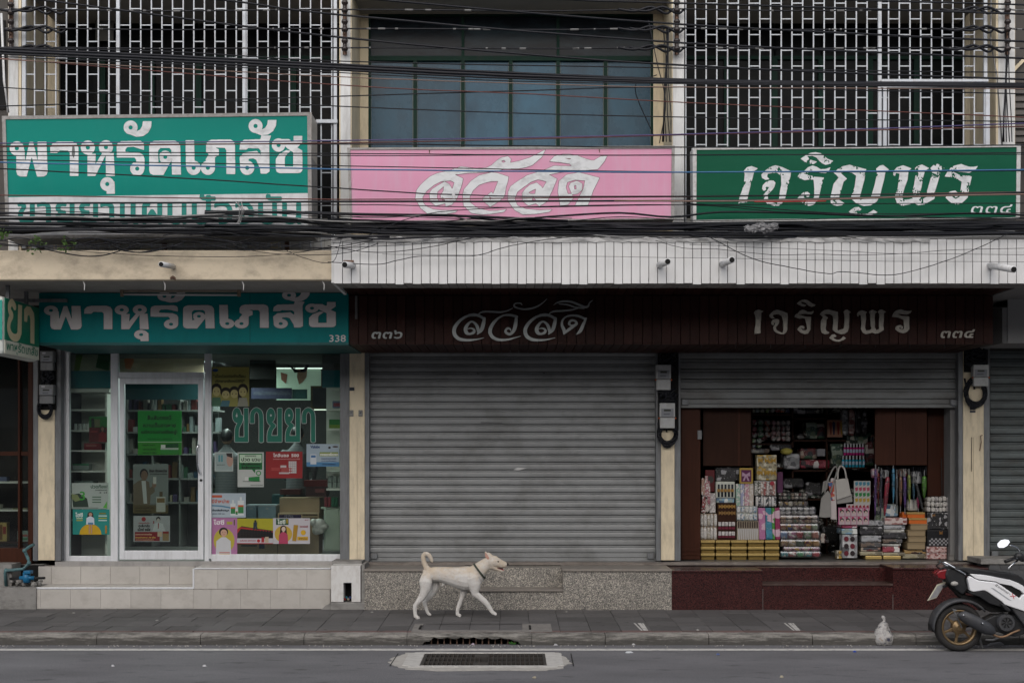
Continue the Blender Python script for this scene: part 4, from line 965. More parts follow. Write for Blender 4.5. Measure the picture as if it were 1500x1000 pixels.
GL['yo'] = [('poly', [(1030,262),(1070,225),(1120,195),(1190,180),(1270,203),(1357,225),(1335,340),(1290,510),(1300,560),(1250,560),(1200,515),(1240,400),(1255,290),(1215,262),(1160,256),(1100,262),(1165,320),(1130,350),(1110,420),(1088,490),(1085,530),(1140,565),(1110,585),(1060,592),(1015,575),(1000,560),(1000,500),(1030,370),(1080,310),(1055,280)]), ('poly', [(1454,220),(1490,190),(1524,182),(1586,230),(1549,245),(1534,330),(1510,420),(1494,490),(1460,550),(1400,585),(1334,592),(1280,575),(1240,555),(1330,520),(1404,500),(1440,380),(1459,290),(1460,245)])]
GL['u'] = [('poly', [(1180,650),(1210,625),(1240,605),(1280,602),(1310,625),(1290,640),(1250,640),(1262,658),(1300,672),(1350,674),(1380,660),(1430,630),(1470,655),(1430,672),(1400,682),(1340,698),(1290,698),(1230,680)])]
zz = 1364
def sh(L): return [(x + zz, y) for x, y in L]
GL['po'] = [('poly', sh([(262,245),(300,205),(360,185),(445,217),(415,240),(405,330),(375,410),(355,480),(362,530),(430,525),(470,490),(455,440),(470,380),(490,250),(475,215),(505,192),(550,178),(622,215),(580,240),(560,310),(545,400),(525,480),(545,525),(600,500),(600,440),(620,370),(640,300),(650,240),(632,215),(660,185),(705,170),(775,215),(735,235),(720,310),(700,380),(680,440),(675,520),(620,550),(575,575),(510,585),(470,565),(400,580),(350,592),(300,565),(275,500),(305,420),(325,270),(290,262),(280,295),(262,285)]))]
GL['ro2'] = [('poly', sh([(800,255),(830,215),(870,190),(940,172),(980,188),(1020,200),(1060,202),(1108,192),(1080,235),(1020,262),(980,258),(940,252),(860,250),(930,285),(1048,292),(1035,350),(1020,420),(1005,510),(950,560),(900,580),(850,565),(820,545),(785,510),(800,470),(830,447),(880,437),(915,465),(905,500),(882,508),(870,480),(850,480),(852,500),(885,522),(925,500),(935,430),(945,350),(905,325),(870,310),(825,303),(775,298)]))]
allg = sum(GL.values(), [])
ik = Ink(1075, 215, 1486, 325, .5).ops(zmap(allg, 6.818, 1070, 215)).dry(.09, 5)
for q in fit_text('๓๓๔', 1421, 299.5, 1480, 312.5, .3): ik.ops([q])
letters('lettering', ik, YG - .004, M['letter_white'], s3)
# supports behind the boards
for s_, xs_ in ((s1, (60, 240, 420)), (s2, (560, 745, 930)), (s3, (1070, 1250, 1430))):
    for x in xs_: MB().pbox(x - 3, 240, x + 3, 366 if s_ is s1 else 350, YG + (.44 if s_ is s1 else .22), .05).build('strut', M['rust'], s_)

# 4 teal fascia board over the pharmacy window
t4 = thing('fascia_board', P(284, 512, YB), 'teal fascia sign with grey white Thai letters and number 338 over the pharmacy window', 'sign')
x0, x1 = PX(57, YB), PX(511, YB) - .003
box('panel', M['sign_green2'], t4, x0, x1, YB, YB + .1, PZ(505, YB), PZ(429, YB), bevel=.004)
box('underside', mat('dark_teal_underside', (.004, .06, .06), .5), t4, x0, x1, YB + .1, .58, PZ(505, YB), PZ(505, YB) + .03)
box('seam', M['void'], t4, PX(366, YB), PX(366, YB) + .004, YB - .001, YB, PZ(503, YB), PZ(430, YB))
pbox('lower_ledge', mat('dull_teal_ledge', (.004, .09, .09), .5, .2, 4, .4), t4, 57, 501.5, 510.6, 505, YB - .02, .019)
sx = (492 - 64) / (2462 - 78); sy = (482.5 - 448) / (521 - 238)
def z4(L):
    out = []
    for o in L:
        if o[0] in ('poly', 'hole'): out.append((o[0], [(64 + (x - 78) * sx, 448 + (y - 238) * sy) for x, y in o[1]]))
        else: out.append(('poly' if o[0] == 'd' else 'hole', [(64 + (o[1] - 78 + o[3] * math.cos(t)) * sx, 448 + (o[2] - 238 + o[3] * math.sin(t)) * sy) for t in np.linspace(0, 6.283, 22)[:-1]]))
    return out
ik = Ink(60, 428, 496, 504, .5).ops(z4(PW)); letters('lettering_edge', ik.grow(.5), YB - .003, mat('dark_teal_outline', (.003, .05, .05)), t4)
ik = Ink(60, 428, 496, 504, .5).ops(z4(PW))
letters('lettering', ik, YB - .006, M['letter_grey'], t4)
ik = Ink(480, 488, 510, 503, .4)
for q in fit_text('338', 482.5, 490.5, 506.5, 500.5): ik.ops([q])
letters('house_number', ik.grow(.25), YB - .004, M['letter_grey'], t4)
# fluorescent batten over it
lt = thing('batten_lamp', P(264, 424, -1.0), 'unlit fluorescent batten with rusty brackets above the pharmacy fascia', 'lamp')
Yl = -.95
pbox('tray', mat('rusted_white_batten', (.33, .28, .22), .6, .2, 9, .6, (.14, .08, .05), (3, 9, 9)), lt, 176, 420.5, 351, 427, Yl, .05, .004)
for a in (176, 347.5): pbox('end_bracket', mat('rusted_bracket', (.22, .17, .12), .6, .3, 9), lt, a, 423, a + 4.5, 434, Yl - .03, .03)
MB().tube([P(180.5, 431, Yl - .015), P(347.5, 432, Yl - .015)], .013, 10).build('tube', mat('grey_lamp_tube', (.5, .5, .5), .25, .05), lt, smooth=True)
for a in (190, 338): box('stem', M['rust'], lt, PX(a, Yl), PX(a, Yl) + .02, Yl + .01, Yl + .03, PZ(421, Yl), PZ(410, Yl) + .09)

# 5 raised letters on the brown fascia
BR1 = [('st', [(300,205,22),(250,208,20),(200,225,22),(150,262,26),(112,310,32),(98,355,34),(110,400,34),(150,432,30),(215,444,24),(290,440,16),(345,430,9),(385,420,4)]),
  ('st', [(240,202,14),(290,200,24),(340,212,24),(385,238,24)]), ('st', [(388,236,26),(378,290,34),(360,345,32),(322,384,12)]),
  ('st', [(330,375,18),(325,330,30),(305,290,24),(268,266,16),(232,290,24),(208,335,34),(218,372,32),(248,384,20),(285,370,26),(290,345,20),(262,330,12),(228,335,6)]),
  ('st', [(322,212,5),(345,185,12),(385,172,16),(450,172,16),(540,176,16),(600,165,12),(640,148,8),(662,136,3)]),
  ('st', [(748,105,8),(735,92,10),(700,90,9),(675,102,14),(675,122,16),(710,138,14),(770,148,15),(840,140,16),(900,118,14),(945,88,9),(990,46,3)]),
  ('st', [(610,203,18),(570,208,16),(520,235,20),(475,280,28),(446,335,34),(445,380,34),(475,420,30),(530,440,24),(610,438,18),(680,420,10),(738,404,3)]),
  ('st', [(600,203,20),(650,206,22),(700,220,22)]), ('st', [(694,222,24),(688,280,34),(672,345,32),(635,385,24),(600,375,24),(590,355,22),(610,330,18),(635,338,14),(640,352,8)])]
def sft(L, d): return [('st', [(p[0] + d,) + tuple(p[1:]) for p in o[1]]) for o in L]
BR = BR1 + sft(BR1[:4], 680) + [('st', [(1000,206,5),(1020,182,12),(1060,168,16),(1130,164,16),(1220,155,14),(1280,140,8)]),
  ('st', [(1050,108,4),(1085,85,12),(1150,72,16),(1220,78,18),(1290,105,20),(1350,128,20),(1380,118,18),(1395,85,12),(1425,62,4)]), ('st', [(1100,98,6),(1180,105,12),(1260,130,14),(1340,138,14)]),
  ('st', [(1145,388,6),(1150,350,30),(1130,300,24),(1135,255,18),(1170,220,16),(1230,207,18),(1290,215,22),(1350,240,20)]), ('st', [(1360,236,18),(1335,290,28),(1305,355,30),(1265,390,6)]),
  ('st', [(1148,385,10),(1185,350,26),(1240,310,26),(1270,285,24),(1250,258,18),(1215,258,20),(1198,285,22),(1215,302,14),(1235,298,8)])]
ik = Ink(655, 430, 880, 505, .4).ops(zmap(BR, 6.522, 650, 430)); letters('lettering', ik, YB - .02, M['letter_metal'], fas, thick=.012, label='raised steel script lettering over the closed shutter')
ik = Ink(540, 480, 592, 500, .35)
for q in fit_text('๓๓๖', 543.5, 484, 588, 495.5, .25): ik.ops([q])
letters('house_number', ik.grow(.35), YB - .018, M['letter_metal'], fas, thick=.01)
ik = Ink(1372, 480, 1430, 500, .35)
for q in fit_text('๓๓๔', 1377, 482.5, 1425, 494.5, .3): ik.ops([q])
letters('house_number', ik.grow(.35), YB - .018, M['letter_foil'], fas, thick=.01)
def refit(key, bx, slope=.2):
    L = GL[key]; pts = [p for o in L for p in o[1]]
    ys = [p[1] for p in pts]; y1 = max(ys); q = [[((x + (y - y1) * slope), y) for x, y in o[1]] for o in L]
    al = [p for o in q for p in o]; xa, xb = min(p[0] for p in al), max(p[0] for p in al); ya, yb = min(ys), y1
    return [('poly', [(bx[0] + (x - xa) / (xb - xa) * (bx[1] - bx[0]), bx[2] + (y - ya) / (yb - ya) * (bx[3] - bx[2])) for x, y in o]) for o in q]
L = []
for k_, b_ in (('e', (82, 165, 135, 342)), ('jo', (212, 370, 135, 342)), ('ro', (425, 590, 135, 342)), ('i', (445, 605, 50, 112)), ('yo', (640, 905, 132, 342)), ('u', (720, 862, 342, 405)), ('po', (955, 1200, 132, 342)), ('ro2', (1250, 1418, 132, 335))): L += refit(k_, b_)
ik = Ink(1095, 430, 1345, 505, .4).ops(zmap(L, 5.769, 1090, 430)); letters('lettering', ik, YB - .02, M['letter_foil'], fas, thick=.012, label='raised crumpled foil lettering over the open gift shop')

# 6 projecting light box sign at the left edge
XS = PX(58.5, YB - .02)
bx = thing('projecting_sign', (XS - .08, -1.3, 3.275), 'double sided projecting light box sign, green above white, beside the pharmacy fascia', 'sign')
box('casing', mat('lightbox_white', (.50, .53, .50), .5, .05, 4, .3, (.3, .3, .28)), bx, XS - .17, XS - .008, -1.83, -.75, 3.275, 3.95, bevel=.05)
fg = mat('lightbox_green', (.01, .15, .085), .4, .08, 2); fw = mat('lightbox_cream', (.50, .50, .42), .5, .05, 4)
def sideplate(m, y0, y1, z0, z1, d): return MB().box(XS - .006, XS - .006 + d, y0, y1, z0, z1).build('face', m, bx)
sideplate(fg, -1.80, -.78, 3.45, 3.93, .007); sideplate(fw, -1.80, -.78, 3.295, 3.449, .006)
MB().box(XS - .16, XS - .02, -1.834, -1.83, 3.45, 3.90).build('front_face', mat('lightbox_teal', (.01, .25, .20), .4, .05), bx)
def sidemap(u, v): return (XS + .0025, -1.83 + u, v * -1)
L = [('st', [(.30,-3.86,.09),(.22,-3.90,.085),(.15,-3.85,.085),(.16,-3.79,.085),(.22,-3.75,.08),(.15,-3.68,.085),(.13,-3.59,.09),(.20,-3.515,.09),(.33,-3.50,.09),(.42,-3.54,.10),(.44,-3.62,.11)]), ('poly', [(.40,-3.90),(.52,-3.90),(.50,-3.55),(.38,-3.52)]),
     ('poly', [(.58,-3.72),(.58,-3.86),(.66,-3.91),(.78,-3.91),(.88,-3.85),(.90,-3.78),(.90,-3.48),(.77,-3.48),(.77,-3.76),(.74,-3.81),(.69,-3.80),(.67,-3.72)])]
L = [(o[0], [(p[0] * 200, p[1] * 200) + ((p[2] * 200,) if len(p) > 2 else ()) for p in o[1]]) for o in L]
ik = Ink(0, -800, 200, -680, 1.2).ops(L); mb = ik.mesh(lambda u, v: sidemap(u / 200, v / 200)); mb.build('lettering', mat('lightbox_gold', (.50, .43, .27), .5, .05), bx)
ik = Ink(0, -700, 210, -650, .9)
for q in fit_text('พาหุรัดเภสัช', 14, -689, 200, -661): ik.ops([q])
ik.grow(.5).mesh(lambda u, v: sidemap(u / 200, v / 200)).build('lettering', fg, bx)
for y in (-1.5, -.95):
    box('hanger', M['track'], bx, XS - .11, XS - .07, y - .02, y + .02, 3.951, 4.11)
box('bracket_rail', M['track'], bx, XS - .5, XS + .35, -.82, -.78, 4.0, 4.04)

# ================================================================== METERS, INSULATORS
def meter(px, py, w_, h_, Y, label, old=False, grp='electricity meters on the pillars'):
    m0 = M['meter_old'] if old else M['meter']
    t = thing('electricity_meter', P(px + w_ / 2, py + h_, Y), label, 'meter', grp)
    pbox('housing', m0, t, px, py, px + w_, py + h_ * .56, Y - .10, .10, .006)
    pbox('terminal_cover', m0, t, px + .4, py + h_ * .575, px + w_ - .4, py + h_, Y - .085, .085, .01)
    pbox('faceplate', mat('meter_faceplate', (.20, .21, .23) if not old else (.08, .08, .085), .4), t, px + w_ * .1, py + h_ * .22, px + w_ * .9, py + h_ * .54, Y - .106, .006)
    pbox('display', mat('meter_display', (.045, .05, .04), .2), t, px + w_ * .27, py + h_ * .25, px + w_ * .72, py + h_ * .33, Y - .109, .003)
    pbox('label', mat('meter_label', (.42, .42, .44), .5), t, px + w_ * .17, py + h_ * .06, px + w_ * .42, py + h_ * .15, Y - .1022, .002)
    pbox('label', mat('meter_label_dark', (.10, .11, .13), .5), t, px + w_ * .25, py + h_ * .41, px + w_ * .65, py + h_ * .47, Y - .109, .003)
    if not old:
        for a, b in ((px - 1, .60), (px + w_ + .5, .60), (px + w_ - 2, .13)): MB().ball(P(a, py + h_ * b, Y - .06), .012, 6, 4).build('seal', mat('orange_seal', (.55, .10, .02)), t)
    return t
meter(961.5, 534, 21.5, 37, YP - .02, 'white electricity meter, upper of two between the grey shutter and the gift shop')
meter(966.5, 590, 22.5, 37, YP - .02, 'white electricity meter, lower of two between the grey shutter and the gift shop')
meter(1426, 534, 22.5, 31.5, YP - .02, 'white electricity meter on the pillar left of the worn end shutter')
meter(58.5, 514, 19.5, 28.5, YP - .02, 'old smoky grey electricity meter, upper one behind the projecting sign', True)
meter(57, 563, 21, 28, YP - .02, 'old smoky grey electricity meter, lower one on the pillar left of the pharmacy', True)
def coil(px, py, rx, ry, Y, n, label, drop=0):
    m = MB()
    for i in range(n):
        c = (px + rnd.uniform(-1.5, 1.5), py + rnd.uniform(-2.5, 2.5)); a, b = rx * rnd.uniform(.75, 1.05), ry * rnd.uniform(.7, 1.08); t0 = rnd.uniform(-.3, .3)
        pts = [P(c[0] + a * math.cos(t), c[1] + b * math.sin(t), Y - .03 - rnd.uniform(0, .05)) for t in np.linspace(-.9 + t0, math.pi + .9 + t0, 14)]
        m.tube(pts, .011, 5)
    for i in range(3): m.tube([P(px - rx + i * rx * .8, py - ry * 1.0, Y - .02), P(px - rx * .8 + i * rx * .7, py - ry * .2, Y - .03)], .012, 5)
    return m.build('cable_coil', M['cable'], smooth=True, label=label, cat='cable coil')
coil(978, 636, 14, 17, YP, 16, 'black cable coil hanging below the lower meter beside the gift shop')
coil(1429, 574, 16, 20, YP, 18, 'black cable coil hanging below the meter by the end shutter')
coil(66, 598, 10, 14, YP, 6, 'thin black cable loops below the old meters left of the pharmacy')
def tangle(px0, py0, px1, py1, Y, n, label):
    m = MB()
    for i in range(n):
        pts = [P(rnd.uniform(px0, px1), py0 + (py1 - py0) * k / 4 + rnd.uniform(-4, 4), Y - rnd.uniform(.02, .07)) for k in range(5)]
        m.tube(smooth_path(pts, 3), .012, 5)
    m.build('wire_tangle', M['cable'], smooth=True, label=label, cat='wires', kind='stuff')
tangle(964, 508, 994, 545, YP - .02, 14, 'black wires bunched above the upper meter')
tangle(964, 572, 992, 592, YP - .02, 12, 'black wires bunched between the two white meters')
tangle(1412, 508, 1446, 536, YP - .02, 12, 'black wires bunched above the meter on the end pillar')
tangle(60, 540, 80, 566, YP - .02, 10, 'black wires bunched between the old meters')
pbox('back_board', M['void'], mid, 964, 510, 994, 630, YP - .012, .01); pbox('back_board', M['void'], rgt, 1412, 512, 1447, 545, YP - .012, .01); pbox('back_board', M['void'], phar, 56, 505, 82, 600, YP - .012, .01)

# water pipes at the left
wp = thing('water_pipe', P(30, 858, .25), 'weathered blue plastic water pipe with a bright blue meter, low at the left edge', 'water pipe')
m = MB(); m.tube([P(50, 797, .5), P(43, 800, .45), P(36, 806, .4), P(41, 818, .3), P(43, 824, .28), P(34, 833, .25), P(10, 835, .25), P(7.5, 838, .25), P(9, 858, .28)], .021, 10); m.build('pipe', M['pvc_blue'], wp, smooth=True)
for a, b in ((36, 806), (42.5, 824), (9, 835)): MB().ball(P(a, b, .27), .03, 8, 6).build('elbow', M['pvc_blue'], wp, smooth=True)
m = MB(); m.tube([P(14, 847, .2), P(66, 846, .2)], .016, 8); m.build('rail_pipe', M['black'], wp, smooth=True)
m = MB(); m.lathe(P(39, 846, .2), [(.0, -.06), (.045, -.06), (.05, .0), (.045, .07), (.0, .07)], 'z', 12); m.tube([P(29, 846, .19), P(50, 846, .19)], .026, 10); m.build('meter_body', M['meter_blue'], wp, smooth=True)
pbox('meter_lid', M['meter_blue'], wp, 34, 835.5, 44.5, 840, .14, .1, .006)
m = MB()
for i in range(26): m.ball(P(rnd.uniform(17, 64), rnd.uniform(848, 857), rnd.uniform(.2, .45)), rnd.uniform(.02, .05), 6, 4)
m.build('rubble', M['concrete'], None, label='rubble and grit behind the blue water pipe', cat='rubble', kind='stuff')
pbox('recess', M['void'], lft, 17, 827, 64, 859, .60, .02)

def rack(px, Y, ys, label):
    t = thing('insulator_rack', P(px, 90, Y), label, 'insulator rack', 'insulator racks on the upper columns')
    pbox('back_strap', M['rust'], t, px - 3, -20, px + 3, ys[-1] + 14, Y, .02)
    for y in ys:
        c = P(px, y, Y - .06); k = K(Y)
        prof = [(.0, -.075), (.030, -.072), (.040, -.05), (.036, -.03), (.022, -.02), (.020, 0), (.022, .02), (.036, .03), (.040, .05), (.030, .072), (0, .075)]
        m = MB(); m.lathe(c, prof, 'z', 14); m.build('insulator', mat('brown_glazed_insulator', (.028, .022, .022), .25, .2), t, smooth=True)
        m = MB(); m.tube([c + Vector((0, 0, -.12)), c + Vector((0, 0, .13))], .008, 6); m.build('pin', M['rust'], t)
for px_, ys, lb in ((16, (13, 38, 66), 'insulator rack with dark spools on the column at the left edge'), (505, (10, 38, 66), 'insulator rack with dark spools on the column between pharmacy and middle house'),
               (991.5, (10, 38, 66), 'insulator rack with dark spools on the column right of the blue windows'), (1476, (10, 38, 66), 'insulator rack with dark spools on the rightmost white column')):
    rack(px_, YC - .05, ys, lb)

# ================================================================== CABLES
def cable(pts, r, m, label, Y=-2.3, grp='overhead cables across the street front', name='overhead_cable', sag=0):
    sp = smooth_path([(p[0], p[1], p[2] if len(p) > 2 else Y) for p in pts], 5)
    v = [P(a, b + .25 * math.sin(a * .021 + b), y) for a, b, y in sp]
    rr = r / 134 / 2 * .88
    MB().tube(v, rr, 6).build(name, M[m] if isinstance(m, str) else m, smooth=True, label=label, cat='cable', group=grp)
cable([(-80, -40), (313, -1), (500, 22), (1000, 63), (1600, 90)], 3.4, 'cable', 'thick black cable sloping from top left to the right, crossing above the blue transom panes')
cable([(-80, -16), (51, -1), (500, 55), (1000, 96), (1600, 120)], 3.4, 'cable', 'thick black cable crossing the blue transom panes diagonally', -2.35)
cable([(300, -22), (544, -1), (1000, 36), (1600, 66)], 3.4, 'cable', 'thick black cable entering at the top above the middle windows', -2.28)
cable([(600, -20), (800, -2), (1000, 5), (1600, 24)], 3.2, 'cable', 'thick black cable near the top edge over the right grille', -2.4)
cable([(900, -10), (1200, -1), (1600, 10)], 3, 'cable', 'thick black cable grazing the top right corner', -2.3)
for i, (dy, wdt, mm, lb) in enumerate(((0, 4.2, 'cable', 'topmost heavy black cable of the bundle through the middle windows'), (4, 5.5, 'cable', 'heaviest black cable of the bundle through the middle windows'), (8, 3.4, 'cable', 'black cable along the underside of the bundle through the middle windows'), (12, 1.8, 'cable', 'thin cable just under the heavy bundle through the middle windows'))):
    cable([(-80, 66 + dy * .9), (0, 71 + dy), (250, 82 + dy), (500, 95 + dy), (750, 107 + dy), (1000, 117 + dy * .5), (1250, 121 + dy * .4), (1600, 124 + dy * .5)], wdt, mm, lb, -2.3 - .02 * i)
cable([(-80, 82), (0, 87), (250, 100), (500, 113), (750, 122), (1000, 128), (1600, 131)], 1.6, 'cable_brown', 'thin brown cable below the heavy bundle at the windows', -2.4)
cable([(-80, 81), (0, 86), (500, 125), (780, 138), (1000, 150), (1500, 172), (1600, 177)], 1.8, 'cable_red', 'maroon cable falling across the window panes to the right grille', -2.38)
cable([(-80, 68), (250, 76), (500, 90), (1000, 100), (1600, 108)], 2, 'cable', 'thin black cable just above the heavy bundle', -2.2)
cable([(-80, 160), (0, 156), (500, 141), (780, 133), (1000, 128), (1600, 140)], 2, 'cable', 'black cable rising to the right across the casement panes', -2.36)
cable([(-80, 124), (0, 128), (500, 156), (1000, 172), (1600, 179)], 1.9, 'cable', 'thin black cable across the middle of the casement panes', -2.33)
cable([(-80, 209), (0, 210), (500, 206), (1000, 197), (1500, 181), (1600, 178)], 2, 'cable_purple', 'purple cable above the pink sign rising to the right', -2.42)
cable([(-80, 216), (0, 215), (500, 209.5), (760, 204), (1000, 198), (1600, 183)], 2, 'cable_red', 'maroon cable running beside the purple cable', -2.36)
cable([(-80, 216), (0, 214), (500, 211), (1000, 216), (1600, 212)], 2.2, 'cable', 'black cable grazing the top edges of the pink and green signs', -2.3)
cable([(-80, 220), (0, 222), (500, 225), (1000, 227.5), (1600, 223)], 1.8, 'cable', 'black cable across the upper part of the sign boards', -2.32)
cable([(-80, 227), (0, 228), (500, 228), (700, 227.6), (1000, 227), (1600, 226)], 1.6, 'cable', 'thin black cable over the tops of the teal letters', -2.46)
cable([(-80, 232), (0, 234), (500, 243), (1000, 252), (1600, 250)], 1.8, 'cable', 'thin grey black cable just above the blue cable', -2.4)
cable([(-80, 233), (0, 238), (250, 243), (500, 248), (750, 251), (1000, 252.5), (1250, 251), (1600, 248)], 2.5, 'cable_blue', 'glossy blue cable crossing all three sign boards', -2.44)
cable([(-80, 241), (0, 247), (250, 260), (500, 276), (660, 285), (900, 288), (1600, 282)], 2.2, 'cable', 'black cable sloping across the teal sign into the pink letters', -2.38)
cable([(-80, 284), (0, 286), (500, 292), (1000, 288), (1200, 286), (1600, 280)], 2, 'cable_red', 'dark maroon cable along the white band of the teal sign', -2.34)
cable([(-80, 296), (0, 298), (250, 297), (500, 295.5), (1000, 294), (1200, 291), (1500, 282), (1600, 280)], 3.4, 'cable', 'thick black cable through the feet of the pink sign letters', -2.48)
cable([(900, 294), (1100, 294.5), (1250, 291), (1400, 286), (1600, 283)], 2.8, 'cable_brown', 'brown cable through the feet of the dark green sign letters', -2.5)
cable([(1105, 295.8), (1150, 295.6), (1210, 294.8)], 2, mat('bright_red_wire', (.32, .02, .02), .4), 'short red wire splice on the dark green sign cable', -2.52, name='splice_wire')
cable([(-80, 305), (0, 306), (500, 300), (740, 304), (1000, 300), (1600, 297)], 1.6, 'cable', 'thin black cable low across the sign boards', -2.4)
cable([(540, 345), (600, 320), (700, 306), (1000, 300), (1180, 312), (1500, 312), (1600, 311)], 1.4, 'cable', 'thin wavy black cable low across pink and green signs', -2.42)
cable([(1000, 298), (1080, 302), (1200, 311), (1350, 318), (1600, 322)], 1.8, 'cable', 'thin black cable sagging along the foot of the green sign', -2.46)
# beaded wires tied between the insulator racks
def tiewire(y, label, droop=1.5):
    Yt = YC - .11; e = [-40, 16, 505, 991.5, 1476, 1560]; pts = []
    for a, b in zip(e[:-1], e[1:]):
        for k in range(6): t = k / 6; pts.append((a + (b - a) * t, y + 1.0 + droop * 4 * t * (1 - t) + .6 * math.sin(a + 9 * t), Yt))
    v = [P(*q) for q in pts]
    o = MB().tube(v, .0095, 5).build('insulator_wire', M['cable'], smooth=True, label=label, cat='cable', group='overhead cables across the street front')
    m = MB()
    for i in range(46):
        q = rnd.choice(v[1:-1]); j = rnd.randrange(len(v) - 1); t = rnd.random(); q = v[j] + (v[j + 1] - v[j]) * t; d = (v[j + 1] - v[j]).normalized() * rnd.uniform(.006, .05)
        m.tube([q - d, q + d], .0108, 5)
    m.build('worn_sheath', M['wire_grey'], o, kind='stuff')
    m = MB()
    for px_ in (40, 60, 965, 948, 1440, 1420):
        q = P(px_, y + 1, Yt); m.tube(smooth_path([q + Vector((-.35, -.01, .0)), q + Vector((-.15, -.02, -.03)), q + Vector((.05, -.01, .025)), q + Vector((.22, 0, -.05)), q + Vector((.3, .02, 0))], 4), .015, 6)
    m.build('wrapped_joint', M['cable'], o, smooth=True, kind='stuff')
tiewire(13, 'beaded black wire tied to the top insulators', 2); tiewire(41, 'beaded black wire tied to the middle insulators', 1.5); tiewire(69, 'beaded black wire tied to the lowest insulators', 1.2)
# dense dark bundle at canopy height
heavy = [(312, 4, 'upper'), (323, 7.5, 'thickest'), (331, 6, 'second thickest'), (338, 5, 'lower'), (343.5, 3.5, 'lowest')]
for i, (y, r_, w_) in enumerate(heavy):
    if i == 0: pts = [(-80, y - 1), (0, y), (200, 316), (450, 321), (700, 334), (1000, 334), (1600, 334)]
    elif i == 4: pts = [(-80, y - 8), (0, y - 6), (450, 335), (600, 342), (1000, 343), (1250, 344), (1600, 340)]
    else: pts = [(-80, y - 6), (0, y - 4), (250, y), (450, y + 1), (700, y + 6 - i), (1000, y + 7 - i * 1.5), (1300, y + 6 - i), (1600, y + 3)]
    cable(pts, r_, 'cable', w_ + ' heavy black cable of the dense bundle below the signs', -1.84 - .045 * i, 'heavy cables of the bundle below the signs')
m = MB(); ml = MB()
for i in range(36):
    y = rnd.uniform(308, 346) if i < 32 else rnd.uniform(324, 347); x0 = rnd.choice([-80, -80, 100, 300, 480, 700, 900]); x1 = rnd.choice([1600, 1600, 1200, 800, 560]); 
    if x1 <= x0 + 200: x1 = 1600
    pts = []; x = x0; yy = y; off = rnd.uniform(2, 10)
    while x < x1 + 60:
        yb = y + (7 if x > 480 and y < 330 else 0); yq = min(352, yb + rnd.gauss(0, 2.6)); pts.append((x, yq, -1.82 - rnd.random() * .2 if yq < 346 else -2.06 - rnd.random() * .05)); x += rnd.uniform(60, 130)
    v = [P(*q) for q in smooth_path(pts, 4)]; (ml if i % 9 == 0 else m).tube(v, rnd.choice([.005, .006, .007, .009, .012, .016]), 5)
m.build('cable_bundle', M['cable'], smooth=True, label='dense tangle of thin black cables running below the sign boards', cat='cable bundle', kind='stuff')
ml.build('cable_bundle', M['wire_grey'], smooth=True, label='pale grey wires mixed into the dark bundle below the sign boards', cat='cable bundle', kind='stuff')
m = MB()
for i in range(22):                                     # slack loops at the pharmacy canopy
    x = rnd.uniform(-60, 380); L_ = rnd.uniform(80, 220); s_ = rnd.uniform(4, 20); y = rnd.uniform(345, 358)
    v = [P(x + L_ * t, y + s_ * 4 * t * (1 - t) * (1 if i % 4 else -.4) + 1.4 * math.sin(9 * t + i), -2.05 - .02 * (i % 5)) for t in np.linspace(0, 1, 16)]; m.tube(v, rnd.choice([.004, .005, .007]), 5)
m.build('slack_wires', M['cable'], smooth=True, label='slack thin black wires looping over the cream pharmacy canopy beam', cat='wires', kind='stuff')
def loose(pts, lb, r=1.2, m='cable', Y=-2.12): cable(pts, r, m, lb, Y, 'slack wires hanging over the canopies', 'slack_wire')
loose([(1035, 345), (1100, 378), (1160, 392), (1213, 401), (1230, 398), (1260, 400), (1312, 402), (1380, 384), (1440, 360), (1480, 340)], 'black wire sagging in a long curve over the white planks at the right', 1.5)
loose([(480, 384), (520, 386), (555, 387), (580, 382), (610, 376), (660, 375), (700, 374), (740, 362), (800, 351), (860, 345)], 'wavy black wire over the white planks at the left end', 1.4)
loose([(480, 360), (520, 367), (560, 370), (600, 366), (640, 360), (700, 346)], 'black wire rising over the white plank corner', 1.3, Y=-2.1)
loose([(484, 364), (540, 361), (620, 357), (690, 350)], 'thin wire close under the white canopy flashing', 1.1, Y=-2.14)
loose([(560, 372), (700, 374), (900, 376), (1100, 379), (1300, 382.5), (1600, 384)], 'fine straight wire along the white planks', .7)
loose([(960, 352), (1000, 363), (1050, 365), (1130, 373), (1200, 372), (1250, 374), (1330, 371), (1400, 366), (1600, 362)], 'thin slack wire over the upper white planks', 1.0, Y=-2.1)
loose([(1010, 358), (1100, 362), (1200, 366), (1300, 371), (1400, 372), (1600, 374)], 'fine wire across the planks at the right', .8, Y=-2.13)
loose([(395, 352), (430, 372), (460, 382), (475, 385), (490, 381), (500, 350)], 'wire looping down at the corner of the cream canopy beam', 1.1)
loose([(-60, 352), (60, 362), (160, 371), (280, 376), (400, 374), (487, 362)], 'thin wire sagging over the cream canopy beam', 1.2, Y=-1.98)
